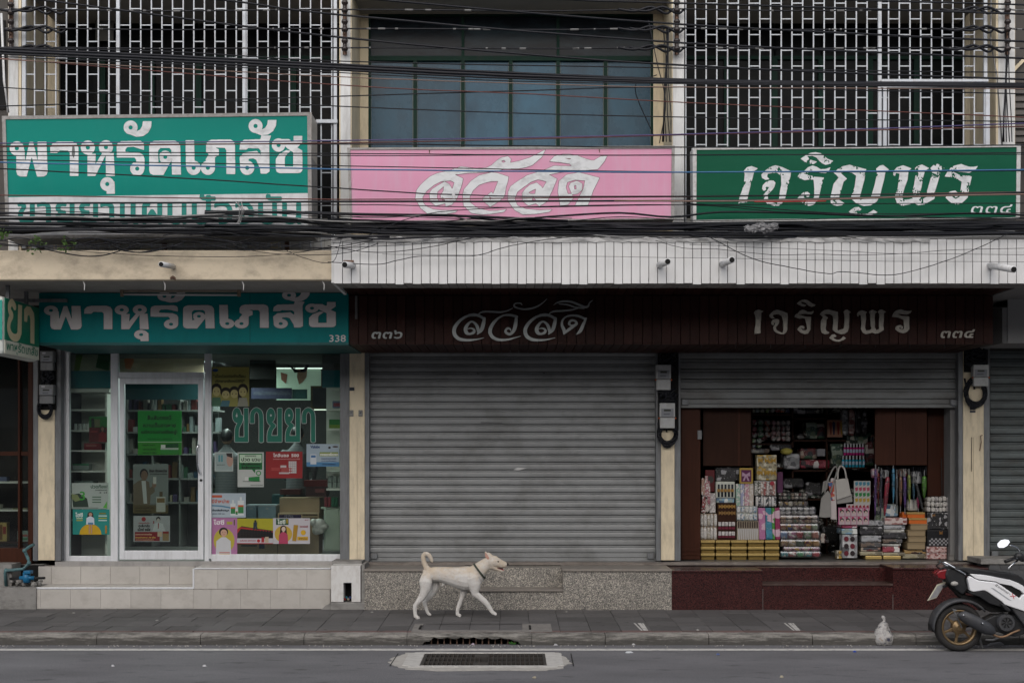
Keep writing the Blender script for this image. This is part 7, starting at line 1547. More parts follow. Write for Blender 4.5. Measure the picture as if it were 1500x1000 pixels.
# bottles
def bottle(px, py0, py1, m, label, grp):
    Y = 1.5; k = K(Y); h = (py1 - py0) / k; r = 2.05 / k; b = P(px, py1, Y)
    t = MB().lathe(b, [(r * .9, 0), (r, .004), (r, h * .62), (r * .55, h * .68)], 'z', 12).build('spray_bottle', m, None, smooth=True, label=label, cat='bottle', group=grp)
    MB().lathe(b, [(r * .62, h * .68), (r * .62, h), (0, h)], 'z', 10).build('cap', mat('silver_cap', (.35, .36, .38), .3, metal=.4), t)
    MB().lathe(b, [(r * 1.02, h * .22), (r * 1.02, h * .5)], 'z', 10, math.pi * 1.15, math.pi * 1.85).build('label_band', flat('#9cacc0'), t); return t
mp_, mb_ = mat('magenta_bottle', (.30, .01, .12), .2, spec=.6), mat('cyan_bottle', (.01, .22, .32), .2, spec=.6)
for i in range(7):
    bottle(1237.5 + i * 4.45, 649, 666.5, mp_, 'magenta spray bottle, %s from the left in the upper row' % ordn[i], 'magenta bottles'); bottle(1235 + i * 5.0, 667, 684, mb_, 'cyan spray bottle, %s from the left in the lower row' % ordn[i], 'cyan bottles')
pbox('bottle_shelf', M['wood2'], sh, 1232, 684.2, 1270, 686, 1.46, .4); pbox('bottle_shelf', M['wood2'], sh, 1234, 666.7, 1270, 667.4, 1.5, .1)
# bags hanging from the shelf edge
def hang(pts, m, label, Y, name='tote_bag', straps=(), dep=.02, **k):
    t = thing(name, P(pts[0][0], pts[0][1], Y), label, 'bag', 'tote bags hanging in the shop'); MB().ppoly(pts, Y, dep).build('bag_body', m, t, bevel=.006)
    for s_ in straps: MB().tube(smooth_path([P(a, b, Y + .005) for a, b in s_], 5), .012, 6).build('strap', m, t, smooth=True)
    return t
wh = mat('cream_canvas', (.36, .35, .33), .85, .1, 12, bmp=.2, bscale=60); gy = mat('grey_canvas', (.22, .215, .205), .85, .15, 12, bmp=.2, bscale=60)
hang([(1224, 702), (1242, 700), (1247, 725), (1226, 732)], wh, 'cream canvas tote bag hanging in front', YD + .05, straps=(((1227, 702), (1228, 688), (1232, 682), (1237, 687), (1240, 701)),))
hang([(1225, 726), (1248, 723), (1249, 735), (1226, 738)], gy, 'grey canvas tote bag showing under the cream one', YD + .075)
hang([(1209, 722), (1213, 718), (1217, 724), (1218, 757), (1208, 758), (1200, 757), (1203, 730)], gy, 'slouching grey tote bag with dark lining, leftmost hanging', YD + .06, straps=(((1208, 722), (1212, 704), (1222, 684), (1226, 690), (1216, 722)),))
hang([(1213, 706), (1222, 704), (1223, 733), (1218, 733)], packm('checked_cloth', ['#b05030', '#3c5c94', '#c0b8b0', '#a03040'], 30, 26), 'checked orange and blue cloth bag between the grey bags', YD + .07)
hang([(1217, 700), (1224, 700), (1226, 761), (1217, 760)], mat('white_pink_canvas', (.44, .40, .40), .85, .15, 10), 'narrow white bag with pink spots behind the cream tote', YD + .08)
hang([(1206, 705), (1215, 702), (1212, 716), (1204, 722)], gy, 'small folded grey bag at the upper left of the hanging bags', YD + .09)
# sticker cards
t = goods('sticker_card', 1251, 704, 1275, 738, YD + .06, .01, flat('#b0b0ac'), 'white card with rows of coloured ribbon stickers in blue, pink, green and yellow', 'card', bev=0)
for j, h in enumerate(('#3c7c94', '#a8405c', '#1c7c3c', '#b0902c')):
    for i in range(4): MB().ppoly([(1252.3 + i * 5.7, 706 + j * 8), (1256.6 + i * 5.7, 705 + j * 8), (1257 + i * 5.7, 709.5 + j * 8), (1253.6 + i * 5.7, 711.5 + j * 8)], YD + .056, .003).build('sticker', flat(h), t)
t = goods('sticker_card', 1240, 738, 1274, 747, YD + .05, .01, flat('#b8b0b0'), 'white card with one row of dark red ribbon stickers', 'card', bev=0)
for i in range(6): MB().ppoly([(1242 + i * 5.4, 741), (1245 + i * 5.4, 739), (1246.5 + i * 5.4, 744), (1243 + i * 5.4, 745)], YD + .046, .003).build('sticker', flat('#8c1c2c'), t)
t = goods('sticker_sheet', 1228, 743, 1273, 768, YD + .03, .01, flat('#b0688c'), 'pink sheet of repeated drawn girl faces in two rows of five', 'sheet', bev=0)
for j in range(2):
    for i in range(5):
        a, b = 1229.6 + i * 8.7, 744.6 + j * 12.2; q = pbox('printed_face', flat('#c0b0b4'), t, a, b, a + 7.6, b + 11, YD + .026, .003)
        MB().ppoly([(a + 3.8 + 2.9 * math.cos(u), b + 4.2 + 2.8 * math.sin(u)) for u in np.linspace(0, 6.283, 13)[:-1]], YD + .023, .002).build('printed_hair', flat('#1c1418'), q); MB().ppoly([(a + 4 + 1.9 * math.cos(u), b + 5.4 + 1.9 * math.sin(u)) for u in np.linspace(0, 6.283, 11)[:-1]], YD + .02, .002).build('printed_skin', flat('#c8b0a8'), q); MB().ppoly([(a + 1, b), (a + 4, b), (a + 3, b + 2.4), (a + .6, b + 3)], YD + .019, .002).build('printed_bow', flat('#a82c5c'), q)
# umbrellas
def umbrella(x0, y0, x1, y1, w_, h, label, Y, tip=True):
    t = thing('umbrella', P(x0, y0, Y), label, 'umbrella', 'folded umbrellas hanging in the shop'); k = K(Y); a, b = P(x0, y0, Y), P(x1, y1, Y); r = w_ / 2 / k
    m_ = packm('brolly' + h.strip('#'), [h, h, h, '#%02x%02x%02x' % tuple(int(int(h[i:i+2], 16) * .7) for i in (1, 3, 5))], 40, 8, .4)
    L = [0, .04, .2, .6, .85, 1]; R_ = [.5, .8, 1, .95, .6, .25]
    MB().tube([a + (b - a) * q for q in L], [r * q for q in R_], 9).build('folded_canopy', m_, t, smooth=True)
    d = (b - a).normalized()
    if tip: MB().tube([b, b + d * .09], .006, 6).build('tip', M['meter_old'], t)
    MB().tube([a - d * .08, a], .008, 6).build('shaft', M['meter_old'], t)
    for q in (.12, .5): MB().tube([a + (b - a) * q, a + (b - a) * (q + .02)], r * 1.03, 9).build('strap', flat('#2c2c30'), t)
for args in ((1282.5, 688, 1281.8, 756, 4.2, '#4c1c6c', 'purple folded umbrella, first hanging from the left', .90), (1287, 692, 1286.5, 742, 3, '#8c2828', 'slim red folded umbrella behind the purple one', .97), (1291, 694, 1289.5, 760, 4, '#141c34', 'navy folded umbrella with pale print', .92), (1300.5, 698, 1295.5, 755, 6.6, '#8c1030', 'wide crimson folded umbrella with a flared top', .90), (1308.5, 686, 1308.5, 736, 4.4, '#3c88ac', 'light blue folded umbrella', .94),
   (1313.5, 696, 1313.5, 742, 4, '#5c6064', 'grey folded umbrella beside the light blue one', .96), (1319.2, 698, 1319, 741, 5.2, '#7c5434', 'brown folded umbrella with a pale top', .93), (1325, 698, 1325.5, 743, 5.2, '#50307c', 'violet folded umbrella with white band', .94), (1331.5, 695, 1332, 737, 5, '#7c8c34', 'yellow green patterned folded umbrella', .93), (1338, 708, 1338.5, 735, 4, '#2c5870', 'small blue folded umbrella between the green ones', .97), (1344.5, 728, 1345, 744, 4, '#8c1450', 'short magenta folded umbrella low among the others', .96), (1341.5, 706, 1352.5, 750, 4.6, '#1c2024', 'dark slanting folded umbrella with a brown handle', .91), (1354, 697, 1353.5, 729, 7, '#4c8c1c', 'bright green paper tube with a white cap', .90)):
    umbrella(*args, tip='tube' not in args[6])
m = MB()
for i in range(30): m.tube([P(1281 + i * 2.6, 682 + rg.random() * 4, .95 + rg.random() * .1), P(1281 + i * 2.6 + rg.uniform(-1, 1), 690 + rg.random() * 14, .95)], .005, 4)
m.build('hanging_strings', M['cable'], label='dark strings and hooks above the hanging umbrellas', cat='strings', kind='stuff')
for a, b, c, d, kk, lb_ in ((1278, 686, 1288, 700, 'pink', 'pink bundle hanging left of the purple umbrella'), (1283, 705, 1291, 722, 'mixed', 'small orange and red charms behind the umbrellas'), (1316, 686, 1330, 698, 'mixed', 'maroon cloth bundle hanging above the brown umbrella'), (1292, 688, 1302, 700, 'silver', 'clear plastic bag around the umbrella tops'), (1336, 690, 1350, 708, 'silver', 'glittering clear bag at the upper right of the umbrellas'), (1296, 738, 1316, 756, 'blue', 'blue flowered cloth behind the umbrella tips'), (1283, 730, 1298, 765, 'green', 'green and white patterned cloth behind the navy umbrella'), (1330, 731, 1345, 748, 'white', 'white pebble patterned pack low behind the umbrellas')):
    goods('hanging_pack', a, b, c, d, 1.02, .1, pm(kk, 18, 18), lb_, bev=.02)
# low stacks at the right
def stk_(L):
    for a, b, c, d, kk, lb_ in L: goods('wrapped_pack', a, b, c, d, YD + .03 + rg.uniform(0, .05), .28, pm(kk, 20, 34), lb_, bev=.008)
stk_([(1233, 766, 1256, 773, 'pink', 'thin pack of pink and blue prints under the girl face sheet'), (1233, 774, 1256, 782, 'blue', 'thin pack of blue and red prints under the pink one'), (1256, 762, 1296, 770, 'silver', 'flat clear pack with blue print on the grey goods stack'), (1260, 771, 1294, 782.5, 'black', 'black pack with pale leopard pattern'), (1262, 784, 1291, 793, 'silver', 'bulging silver grey pack'), (1261, 793.5, 1291, 801, 'grey', 'dull grey pack below the silver one'),
  (1261, 801.5, 1290, 807, 'mixed', 'thin mottled pack with green and orange bits'), (1260, 807.5, 1294, 813, 'gold', 'thin pack with gold and white edge on the floor'), (1296, 758, 1329, 768, 'lace', 'white and rose booklet pack on top of the book stack'), (1295, 769, 1326, 774.5, 'silver', 'thin shiny dark edged album'), (1295, 775, 1325, 779.5, 'white', 'thin white edged album'), (1294, 780, 1328, 788.5, 'black', 'black and purple album in the book stack'), (1294, 789.5, 1322, 795, 'grey', 'grey album in the book stack'),
  (1292, 796, 1320, 799.5, 'white', 'thin white board sticking out of the book stack'), (1293, 800, 1318, 808.5, 'red', 'red and white striped pack near the floor'), (1294, 809, 1326, 813.5, 'gold', 'gold edged leaflet pack lying near the floor'), (1322, 811, 1356, 817.5, 'gold', 'flat gold patterned tray under the brown boxes'), (1325, 804.5, 1357, 810.5, 'brown', 'woven brown pack under the brown boxes')])
for a, c in ((1268, 1292), (1294, 1320)): goods('gold_box', a, 813.8, c, 818.8, YD + .04, .25, M['gold'], 'flat gold box on the floor, %s one under the goods stacks' % ('left' if a < 1280 else 'right'), 'gift box')
t = goods('charm_pack', 1234, 783, 1256, 817, YD + .02, .16, pm('silver', 12, 12), 'clear bag of six round black and red charms on the floor')
for i in range(2):
    for j in range(3): MB().ppoly([(1240 + i * 9 + 3.4 * math.cos(u), 789 + j * 10.5 + 3.8 * math.sin(u)) for u in np.linspace(0, 6.283, 13)[:-1]], YD + .006, .02).build('charm', flat('#2c2024' if (i + j) % 2 else '#6c2030'), t)
goods('souvenir_pack', 1226, 806, 1234, 818, YD + .06, .1, pm('gold', 24, 24), 'little gold wrapped bundle at the left of the charm bag')
for i, (a, b, c, d) in enumerate(((1329, 751.5, 1355, 758), (1331.5, 760, 1358, 766.5))):
    t = pbox('orange_box', mat('orange_card', (.50, .11, .012), .5), None, a + .3, b + 1.3, c - .3, d + .3, YD + .03, .25, .002, label=('upper' if i == 0 else 'lower') + ' orange box with gold lid on the brown box stack', cat='box'); pbox('lid', mat('gold_lid', (.38, .26, .09), .35, metal=.3), t, a, b - 1.5, c, b + 1.2, YD + .022, .266, .002)
goods('orange_box', 1322, 750, 1329, 766, YD + .1, .15, mat('orange_card', (.50, .11, .012), .5), 'dark orange box standing left of the two gold lidded ones', 'box')
for i, (a, b, c, d) in enumerate(((1334, 766.8, 1358.5, 775.5), (1330, 776, 1355.5, 784.5), (1331, 785, 1356, 793.5), (1329.5, 794, 1355, 804))):
    t = pbox('brown_box', mat('kraft_box_card', (.25, .19, .11), .75, .12, 9), None, a, b, c, d, YD + .03, .24, .003, label='%s brown kraft box of the stack under the orange boxes' % ordn[i], cat='box', group='brown kraft boxes'); pbox('lid_edge', mat('kraft_box_lid', (.20, .15, .085), .75), t, a - .4, b, c + .4, b + 2.2, YD + .024, .25, .002)
rolls('knot_pack', 1358.5, 727, 1392, 750, YD + .04, .2, 6, 3, [cl('#b8b6b0'), cl('#c8c6c0'), cl('#a8a4a4')], 'pack of white knotted bundles with black ties, topmost at the right end', tray=M['void'], jig=.6)
t = goods('patterned_bag', 1358, 750.5, 1394, 775, YD + .03, .25, packm('black_white_leaf', ['#0c0c10', '#1a1a20', '#a8a8ac', '#0c0c10'], 26, 18), 'black bag with white leaf print and small brown bow, upper of two', 'bag'); 
MB().ppoly([(1366, 752), (1368, 754), (1370, 752), (1370, 756), (1368, 755), (1366, 757)], YD + .02, .01).build('bow', flat('#8c6434'), t)
t = goods('patterned_bag', 1358, 776, 1393, 799.5, YD + .02, .25, mat('black_satin', (.012, .012, .014), .35), 'black bag with chequered lower half and brown bow, lower of two', 'bag')
for j in range(4):
    for i in range(10):
        if (i + j) % 2: pbox('check', flat('#a8a8ac'), t, 1361 + i * 2.9, 788 + j * 2.6, 1363.8 + i * 2.9, 790.5 + j * 2.6, YD + .016, .003)
MB().ppoly([(1376, 777), (1378.5, 779.5), (1381, 777), (1380.4, 783), (1378.5, 781), (1376.6, 783)], YD + .012, .01).build('bow', flat('#8c6434'), t)
for i, (b, d) in enumerate(((800, 809), (809.6, 818.6))): goods('lace_box', 1357.5, b, 1387, d, YD + .03, .22, pm('lace', 40, 44), ('upper' if i == 0 else 'lower') + ' pink lace patterned box on the floor at the right end', 'box')
goods('dark_sack', 1388, 798, 1396, 818, YD + .08, .1, pm('black', 14, 14), 'dark crumpled sack in the corner by the grey jamb', bev=.02)
m = MB(); m.box(PX(1390, .8), PX(1397, .8), .78, .85, .72, .80); m.build('floor_block', M['concrete'], opn)

# ================================================================== DOG
def D(zx, zy, dy=0): return Vector((PX(590 + zx / 7.694, -.70), -.70 + dy, PZ(790 + zy / 7.692, -.70)))
u_ = 1 / 7.69 / K(-.70)
dog = thing('dog', (D(500, 880).x, -.70, .14), 'cream white street dog walking to the right with curled tail, open mouth and dark collar', 'dog')
def furm():
    m, n, l, b = new_mat('cream_fur'); g = n.new('ShaderNodeTexCoord'); s = n.new('ShaderNodeSeparateXYZ'); l.new(g.outputs['Object'], s.inputs[0])
    mr = n.new('ShaderNodeMapRange'); mr.inputs[1].default_value = .40; mr.inputs[2].default_value = .60; l.new(s.outputs[2], mr.inputs[0])
    a = n.new('ShaderNodeMath'); a.operation = 'MULTIPLY_ADD'; l.new(noise(n, l, g.outputs['Object'], 7, 5, .7), a.inputs[0]); a.inputs[1].default_value = .9; h_ = n.new('ShaderNodeMath'); h_.operation = 'MULTIPLY'; h_.inputs[1].default_value = .36; l.new(mr.outputs[0], h_.inputs[0]); l.new(h_.outputs[0], a.inputs[2])
    c = mixc(n, l, ramp(n, l, a.outputs[0], [(.60, G(0)), (.86, G(1))]), (.66, .645, .62), (.60, .51, .40))
    c = mixc(n, l, ramp(n, l, noise(n, l, g.outputs['Object'], 30, 3, .6), [(.64, G(0)), (.78, G(.35))]), c, (.44, .33, .24))
    l.new(c, b.inputs['Base Color']); b.inputs['Roughness'].default_value = .85; b.inputs['Specular IOR Level'].default_value = .15
    c = mixc(n, l, ramp(n, l, noise(n, l, pos(n, l, (1, 1, 1.6), True), 13, 6, .75), [(.5, G(0)), (.75, G(.5))]), c, (.38, .31, .26)); l.new(c, b.inputs['Base Color'])
    bump(n, l, b, noise(n, l, pos(n, l, (1, 1, 2.2), True), 45, 6, .85), 1.0, .016); return m
fur = furm(); mb = MB()
def chain(L, dy=0, fl=1.0):
    """(x, y, radius[, depth shift[, depth radius factor]]) in the traced units"""
    limb(mb, [(D(q[0], q[1], dy + (q[3] if len(q) > 3 else 0)), q[2] * u_, q[2] * u_ * (q[4] if len(q) > 4 else fl)) for q in L], 14)
chain([(255, 345, 42), (290, 385, 82), (350, 390, 86), (430, 390, 86), (520, 405, 100), (610, 425, 118), (700, 437, 138), (770, 432, 138), (830, 405, 112), (870, 385, 86)], 0, .78)
chain([(830, 370, 96), (878, 330, 86), (922, 290, 74), (962, 260, 66), (1000, 252, 58)], 0, .78)
chain([(965, 250, 64), (1005, 245, 73), (1040, 249, 67), (1072, 262, 56), (1108, 274, 47), (1142, 281, 40), (1160, 284, 33)], 0, .84)
chain([(1005, 292, 48), (1045, 322, 30), (1082, 340, 19), (1112, 349, 15), (1130, 350, 12)], 0, 1.0)
near, far = -.075, .075
chain([(275, 400, 62, .02), (262, 470, 74, 0), (262, 540, 62), (240, 605, 46), (208, 655, 38), (172, 700, 29), (145, 735, 27), (142, 775, 23), (145, 820, 22), (150, 854, 24), (170, 868, 22), (190, 873, 17)], near, .75)
chain([(330, 430, 60, -.02), (360, 510, 52), (350, 570, 42), (305, 630, 40), (262, 680, 30), (240, 712, 27), (248, 752, 21), (263, 798, 19), (276, 830, 19), (292, 848, 18), (310, 855, 14)], far, .75)
chain([(700, 500, 60), (690, 570, 46), (672, 630, 32), (655, 680, 24), (638, 725, 26), (622, 772, 23), (613, 815, 21), (612, 845, 22), (630, 858, 21), (650, 862, 16)], far * .85, .75)
chain([(790, 420, 78), (812, 500, 74), (815, 565, 54), (822, 605, 42), (870, 640, 34), (918, 680, 34), (958, 725, 29), (985, 765, 26), (1003, 797, 23), (1025, 818, 23), (1052, 828, 17)], near, .72)
chain([(280, 335, 38), (258, 300, 31), (242, 262, 29), (231, 220, 27), (230, 182, 26), (246, 158, 25), (272, 159, 24), (296, 174, 24), (315, 202, 22), (327, 232, 19), (333, 252, 12)], 0, .9)
chain([(985, 210, 36), (966, 186, 30), (947, 160, 21), (930, 132, 9)], -.038, .35); chain([(995, 205, 30), (985, 182, 24), (970, 160, 16), (960, 146, 8)], .038, .35)
chain([(455, 480, 20), (462, 506, 14), (440, 520, 9)], 0, .9)
for x, y, dy in ((182, 884, near), (196, 880, near + .014), (168, 884, near - .014), (650, 872, far * .85), (640, 874, far * .85 - .014), (1056, 834, near), (1046, 838, near - .014), (310, 860, far)): mb.ball(D(x, y, dy), 8 * u_, 8, 6)
fused('body', mb, fur, dog, .005, 6)
# features
e = MB(); e.ball(D(1076, 243, -.050), (.011, .006, .008), 10, 6); e.build('eye', mat('dark_eye', (.01, .007, .005), .1), dog, smooth=True)
e = MB(); e.ball(D(1076, 243, .050), (.011, .006, .008), 10, 6); e.build('eye', mat('dark_eye', (.01, .007, .005), .1), dog, smooth=True)
e = MB(); e.ball(D(1180, 274, 0), (.018, .018, .014), 10, 6); e.build('nose', mat('black_brown_nose', (.03, .02, .018), .35), dog, smooth=True)
e = MB(); limb(e, [(D(1045, 312, 0), 9 * u_, 26 * u_), (D(1090, 322, 0), 9 * u_, 20 * u_), (D(1130, 330, 0), 6 * u_, 12 * u_)]); e.build('mouth', mat('dark_open_mouth', (.07, .012, .012), .45), dog, smooth=True)
e = MB(); limb(e, [(D(1080, 330, -.002), 5 * u_, 12 * u_), (D(1115, 338, -.002), 5 * u_, 11 * u_), (D(1140, 344, -.002), 4 * u_, 8 * u_)]); e.build('tongue', mat('pink_tongue', (.38, .12, .11), .4), dog, smooth=True)
e = MB(); e.add([D(962, 222, -.052), D(978, 205, -.052), D(955, 165, -.048), D(932, 138, -.044), D(928, 185, -.050)], [(0, 1, 2, 3, 4)]); e.build('inner_ear', mat('pink_inner_ear', (.42, .24, .19), .8), dog)
rings = []; cc_ = D(865, 352, 0); ax = (D(920, 430, 0) - D(812, 290, 0)).normalized(); nrm = Vector((ax.z, 0, -ax.x)) * 1
for i in range(28):
    t = 2 * math.pi * i / 28; r1, r2 = 102 * u_, 92 * u_ * .80
    c = cc_ + ax * (r1 * math.cos(t)) + Vector((0, 1, 0)) * (r2 * math.sin(t)); o_ = (ax * math.cos(t) + Vector((0, 1, 0)) * math.sin(t)).normalized(); hw = 11 * u_
    rings.append([c - nrm * hw, c + nrm * hw, c + nrm * hw + o_ * .007, c - nrm * hw + o_ * .007])
e = MB(); e.loft(rings, False, True); e.build('collar', mat('olive_black_collar', (.035, .042, .032), .6), dog)
e = MB(); e.ball(D(838, 312, -.062), (.009, .004, .009)); e.build('buckle', M['chrome'], dog)

# ================================================================== SCOOTER
YM = -2.42; KM = K(YM)
def S(zx, zy, dy=0):
    if abs(dy) > .2: q = P(1355 + zx / 5.883, 790 + zy / 5.883, YM - abs(dy)); return Vector((q.x + (.8 if dy > 0 else 0), YM + dy, q.z))
    return Vector((PX(1355 + zx / 5.883, YM), YM + dy, PZ(790 + zy / 5.883, YM)))
us = 1 / 5.883 / KM
sc = thing('motor_scooter', (S(290, 956).x + .62, YM, 0), 'white and black motor scooter with bronze wheels parked at the kerb at the right edge', 'scooter')
def side(name, pts, m, y0, y1, bev=.012, both=True, parent=None, smooth=False):
    for s_ in ((-1, 1) if both else (-1,)):
        a, b = sorted((s_ * y0, s_ * y1)); o = MB().poly([(S(x, y).x, S(x, y).z) for x, y in pts], YM + a, YM + b).build(name, m, parent or sc, bevel=bev)
        o.modifiers['soft_edge'].segments = 3
def wheel(cx, cz, parent_name):
    wh_ = bpy.data.objects.new('wheel', None); COL.objects.link(wh_); wh_.parent = sc; wh_.location = (0, 0, 0); ORG[wh_.name] = ORG[sc.name]
    c = Vector((cx, YM, cz)); R0 = .262; prof = []
    tp = [(.188, -.036), (.205, -.046), (.232, -.050), (.252, -.038), (.262, -.014), (.262, .014), (.252, .038), (.232, .050), (.205, .046), (.188, .036)]
    rings = [[c + Vector((r * math.cos(t), h, r * math.sin(t))) for r, h in tp] for t in np.linspace(0, 2 * math.pi, 49)[:-1]]
    MB().loft(rings, False, True).build('tyre', mat('tyre_rubber', (.022, .021, .021), .75, .3, 30, bmp=.3, bscale=80), wh_, smooth=True)
    rp = [(.170, -.040), (.190, -.044), (.194, -.040), (.186, -.03), (.180, 0), (.186, .03), (.194, .040), (.190, .044), (.170, .040), (.164, 0)]
    rings = [[c + Vector((r * math.cos(t), h, r * math.sin(t))) for r, h in rp] for t in np.linspace(0, 2 * math.pi, 41)[:-1]]
    MB().loft(rings, False, True).build('rim', M['goldrim'], wh_, smooth=True)
    MB().lathe(c, [(0, -.055), (.03, -.055), (.045, -.045), (.075, -.03), (.075, .03), (.045, .05), (0, .05)], 'y', 24).build('hub', M['goldrim'], wh_, smooth=False)
    for i in range(6):
        a = i * math.pi / 3 + .35; d = Vector((math.cos(a), 0, math.sin(a))); e = Vector((-d.z, 0, d.x)); q0, q1 = c + d * .06, c + d * .172; r_ = []
        for q, w2, h2 in ((q0, .022, .022), (c + d * .12, .011, .014), (q1, .016, .016)): r_.append([q + e * w2 + Vector((0, h2, 0)), q - e * w2 + Vector((0, h2, 0)), q - e * w2 - Vector((0, h2, 0)), q + e * w2 - Vector((0, h2, 0))])
        MB().loft(r_).build('spoke', M['goldrim'], wh_, bevel=.003)
wc = S(286, 756); cx1 = wc.x; wheel(cx1, .262, 'rear'); wheel(cx1 + 1.27, .262, 'front')
sp_, sw_ = M['satin_black'], M['scooter_white']
# rear mudguard
out_, ins_ = [], []
for t in np.linspace(R(188), R(38), 20):
    out_.append((cx1 + .02 + .322 * math.cos(t), .262 + .318 * math.sin(t) + (0.0))); ins_.append((cx1 + .02 + .305 * math.cos(t), .262 + .292 * math.sin(t)))
gp_ = [S(35, 722), S(80, 700)]
pts = [(gp_[0].x, gp_[0].z)] + out_ + [(x, z) for x, z in reversed(ins_)]
rings = []
for (xo, zo), (xi, zi) in zip(out_, ins_):
    rings.append([(xi, YM - .085, zi - .012), (xo - (xo - xi) * .3, YM - .085, zo - (zo - zi) * .5), (xo, YM - .05, zo), (xo, YM + .05, zo), (xo, YM + .085, zo - (zo - zi) * .5), (xi, YM + .085, zi - .012), (xi + (xo - xi) * .6, YM, zi + (zo - zi) * .7)])
f0_ = [(x - .035, y, z - .012) for x, y, z in rings[0]]; rings = [[(gp_[0].x, YM + (y - YM) * .5, gp_[0].z + (z - rings[0][0][2]) * .1) for x, y, z in rings[0]]] + rings
MB().loft(rings).build('mudguard', M['grey_plastic'], sc, smooth=True)
# body panels
up = [(345, 284), (440, 290), (520, 301), (610, 320), (690, 335), (760, 362), (800, 385), (835, 425), (858, 458), (848, 462), (800, 448), (775, 425), (700, 386), (600, 366), (570, 350), (430, 333), (395, 322)]
lo_ = [(326, 328), (345, 300), (390, 326), (428, 340), (566, 356), (600, 373), (640, 400), (770, 492), (790, 462), (806, 456), (850, 468), (905, 500), (905, 640), (800, 600), (740, 580), (680, 560), (640, 545), (620, 522), (500, 440), (470, 424), (375, 437), (345, 426)]
side('side_panel', up, sw_, .085, .142, .014); side('side_panel', lo_, sw_, .095, .150, .016)
side('side_recess', [(590, 366), (700, 386), (780, 425), (796, 455), (772, 490), (640, 400)], M['void'], .08, .125, .004)
side('decal_strip', [(520, 401), (545, 404), (700, 512), (672, 505)], mat('silver_decal', (.35, .37, .40), .4), .1495, .1515, .0005)
c_, tr = text_tris('Zoomer-X'); mn = c_.min(0); mx = c_.max(0); n_ = (c_ - mn) / (mx - mn); A, B_ = S(560, 372), S(690, 458); U = (B_ - A); Vn = Vector((U.z, 0, -U.x)).normalized() * -.024 * 1
if Vn.z < 0: Vn = -Vn
def txtpart(s, a0, a1, m, h=.024):
    c_, tr = text_tris(s); mn = c_.min(0); mx = c_.max(0); n_ = (c_ - mn) / (mx - mn); V2 = Vn.normalized() * h
    MB().add([A + U * (a0 + (a1 - a0) * q[0]) + V2 * (q[1] - .5) + Vector((0, -.1535, 0)) for q in n_], [tuple(t) for t in tr]).build('decal_lettering', m, sc)
txtpart('Zoomer-', .0, .98, mat('dark_decal', (.05, .05, .055), .4)); txtpart('X', 1.0, 1.32, mat('red_decal', (.55, .03, .05), .4), .04)
side('under_panel', [(330, 430), (375, 440), (470, 428), (500, 446), (610, 520), (640, 560), (610, 565), (520, 540), (430, 480), (350, 455)], sp_, .07, .135, .01)
side('tail_cowl', [(172, 236), (240, 238), (330, 296), (322, 330), (342, 424), (300, 470), (235, 420), (190, 380), (165, 340), (150, 300)], sp_, .0, .095, .02)
side('seat', [(178, 233), (240, 232), (330, 236), (430, 248), (520, 262), (620, 274), (700, 282), (760, 292), (800, 318), (840, 365), (872, 420), (855, 448), (835, 415), (790, 372), (690, 330), (520, 296), (345, 280), (300, 262), (240, 246)], M['satin_black'], .0, .125, .02)
m = MB(); m.tube(smooth_path([S(322, 290, -.10), S(240, 245, -.11), S(160, 198, -.10), S(135, 189, -.07), S(118, 196, 0), S(135, 189, .07), S(160, 198, .10), S(240, 245, .11), S(322, 290, .10)], 5), .0115, 10); m.build('grab_rail', M['chrome'], sc, smooth=True)
m = MB(); m.tube([S(118, 196, -.04), S(88, 222, -.03), S(120, 250, -.03), S(150, 250, -.03)], .010, 8); m.build('rear_rail', M['satin_black'], sc, smooth=True)
side('tail_light', [(80, 288), (105, 262), (150, 252), (182, 250), (168, 282), (188, 318), (140, 338), (96, 325)], mat('red_lens', (.18, .010, .014), .15, spec=.7), .0, .075, .012)
for dy in (-.11, .11):
    m = MB(); m.tube([S(215, 368, dy * .6), S(215, 366, dy)], .012, 8); m.ball(S(218, 368, dy * 1.15), (.042, .026, .026), 12, 8); m.build('indicator', mat('smoky_clear_lens', (.32, .31, .29), .2), sc, smooth=True)
side('inner_frame', [(300, 440), (340, 440), (345, 520), (300, 520)], M['void'], .0, .03, .004); side('inner_guard', [(185, 380), (300, 470), (440, 490), (640, 560), (700, 620), (560, 620), (440, 560), (320, 520), (230, 430)], M['void'], 0, .06, .01)
# number plate turned a little to the street
pc = [P(1355 + a / 5.883, 790 + b / 5.883, YM + d) for a, b, d in ((25, 525, -.09), (100, 500, -.03), (188, 360, .0), (108, 388, -.06))]
nn = (pc[1] - pc[0]).cross(pc[3] - pc[0]).normalized(); nn = nn if nn.y < 0 else -nn
m = MB(); m.add([q - nn * .008 for q in pc] + list(pc), [(0, 1, 2, 3), (4, 7, 6, 5), (0, 4, 5, 1), (1, 5, 6, 2), (2, 6, 7, 3), (3, 7, 4, 0)]); m.build('plate_frame', mat('cream_plate_frame', (.50, .48, .38), .5), sc)
cpl = sum(pc, Vector()) / 4; m = MB(); m.add([cpl + (q - cpl) * .82 + nn * .003 for q in pc], [(0, 1, 2, 3)]); m.build('number_plate', mat('worn_number_plate', (.33, .33, .34), .5, .35, 30), sc)
m = MB(); m.tube([S(150, 400, -.04), S(200, 390, 0)], .016, 8); m.build('plate_bracket', M['satin_black'], sc)
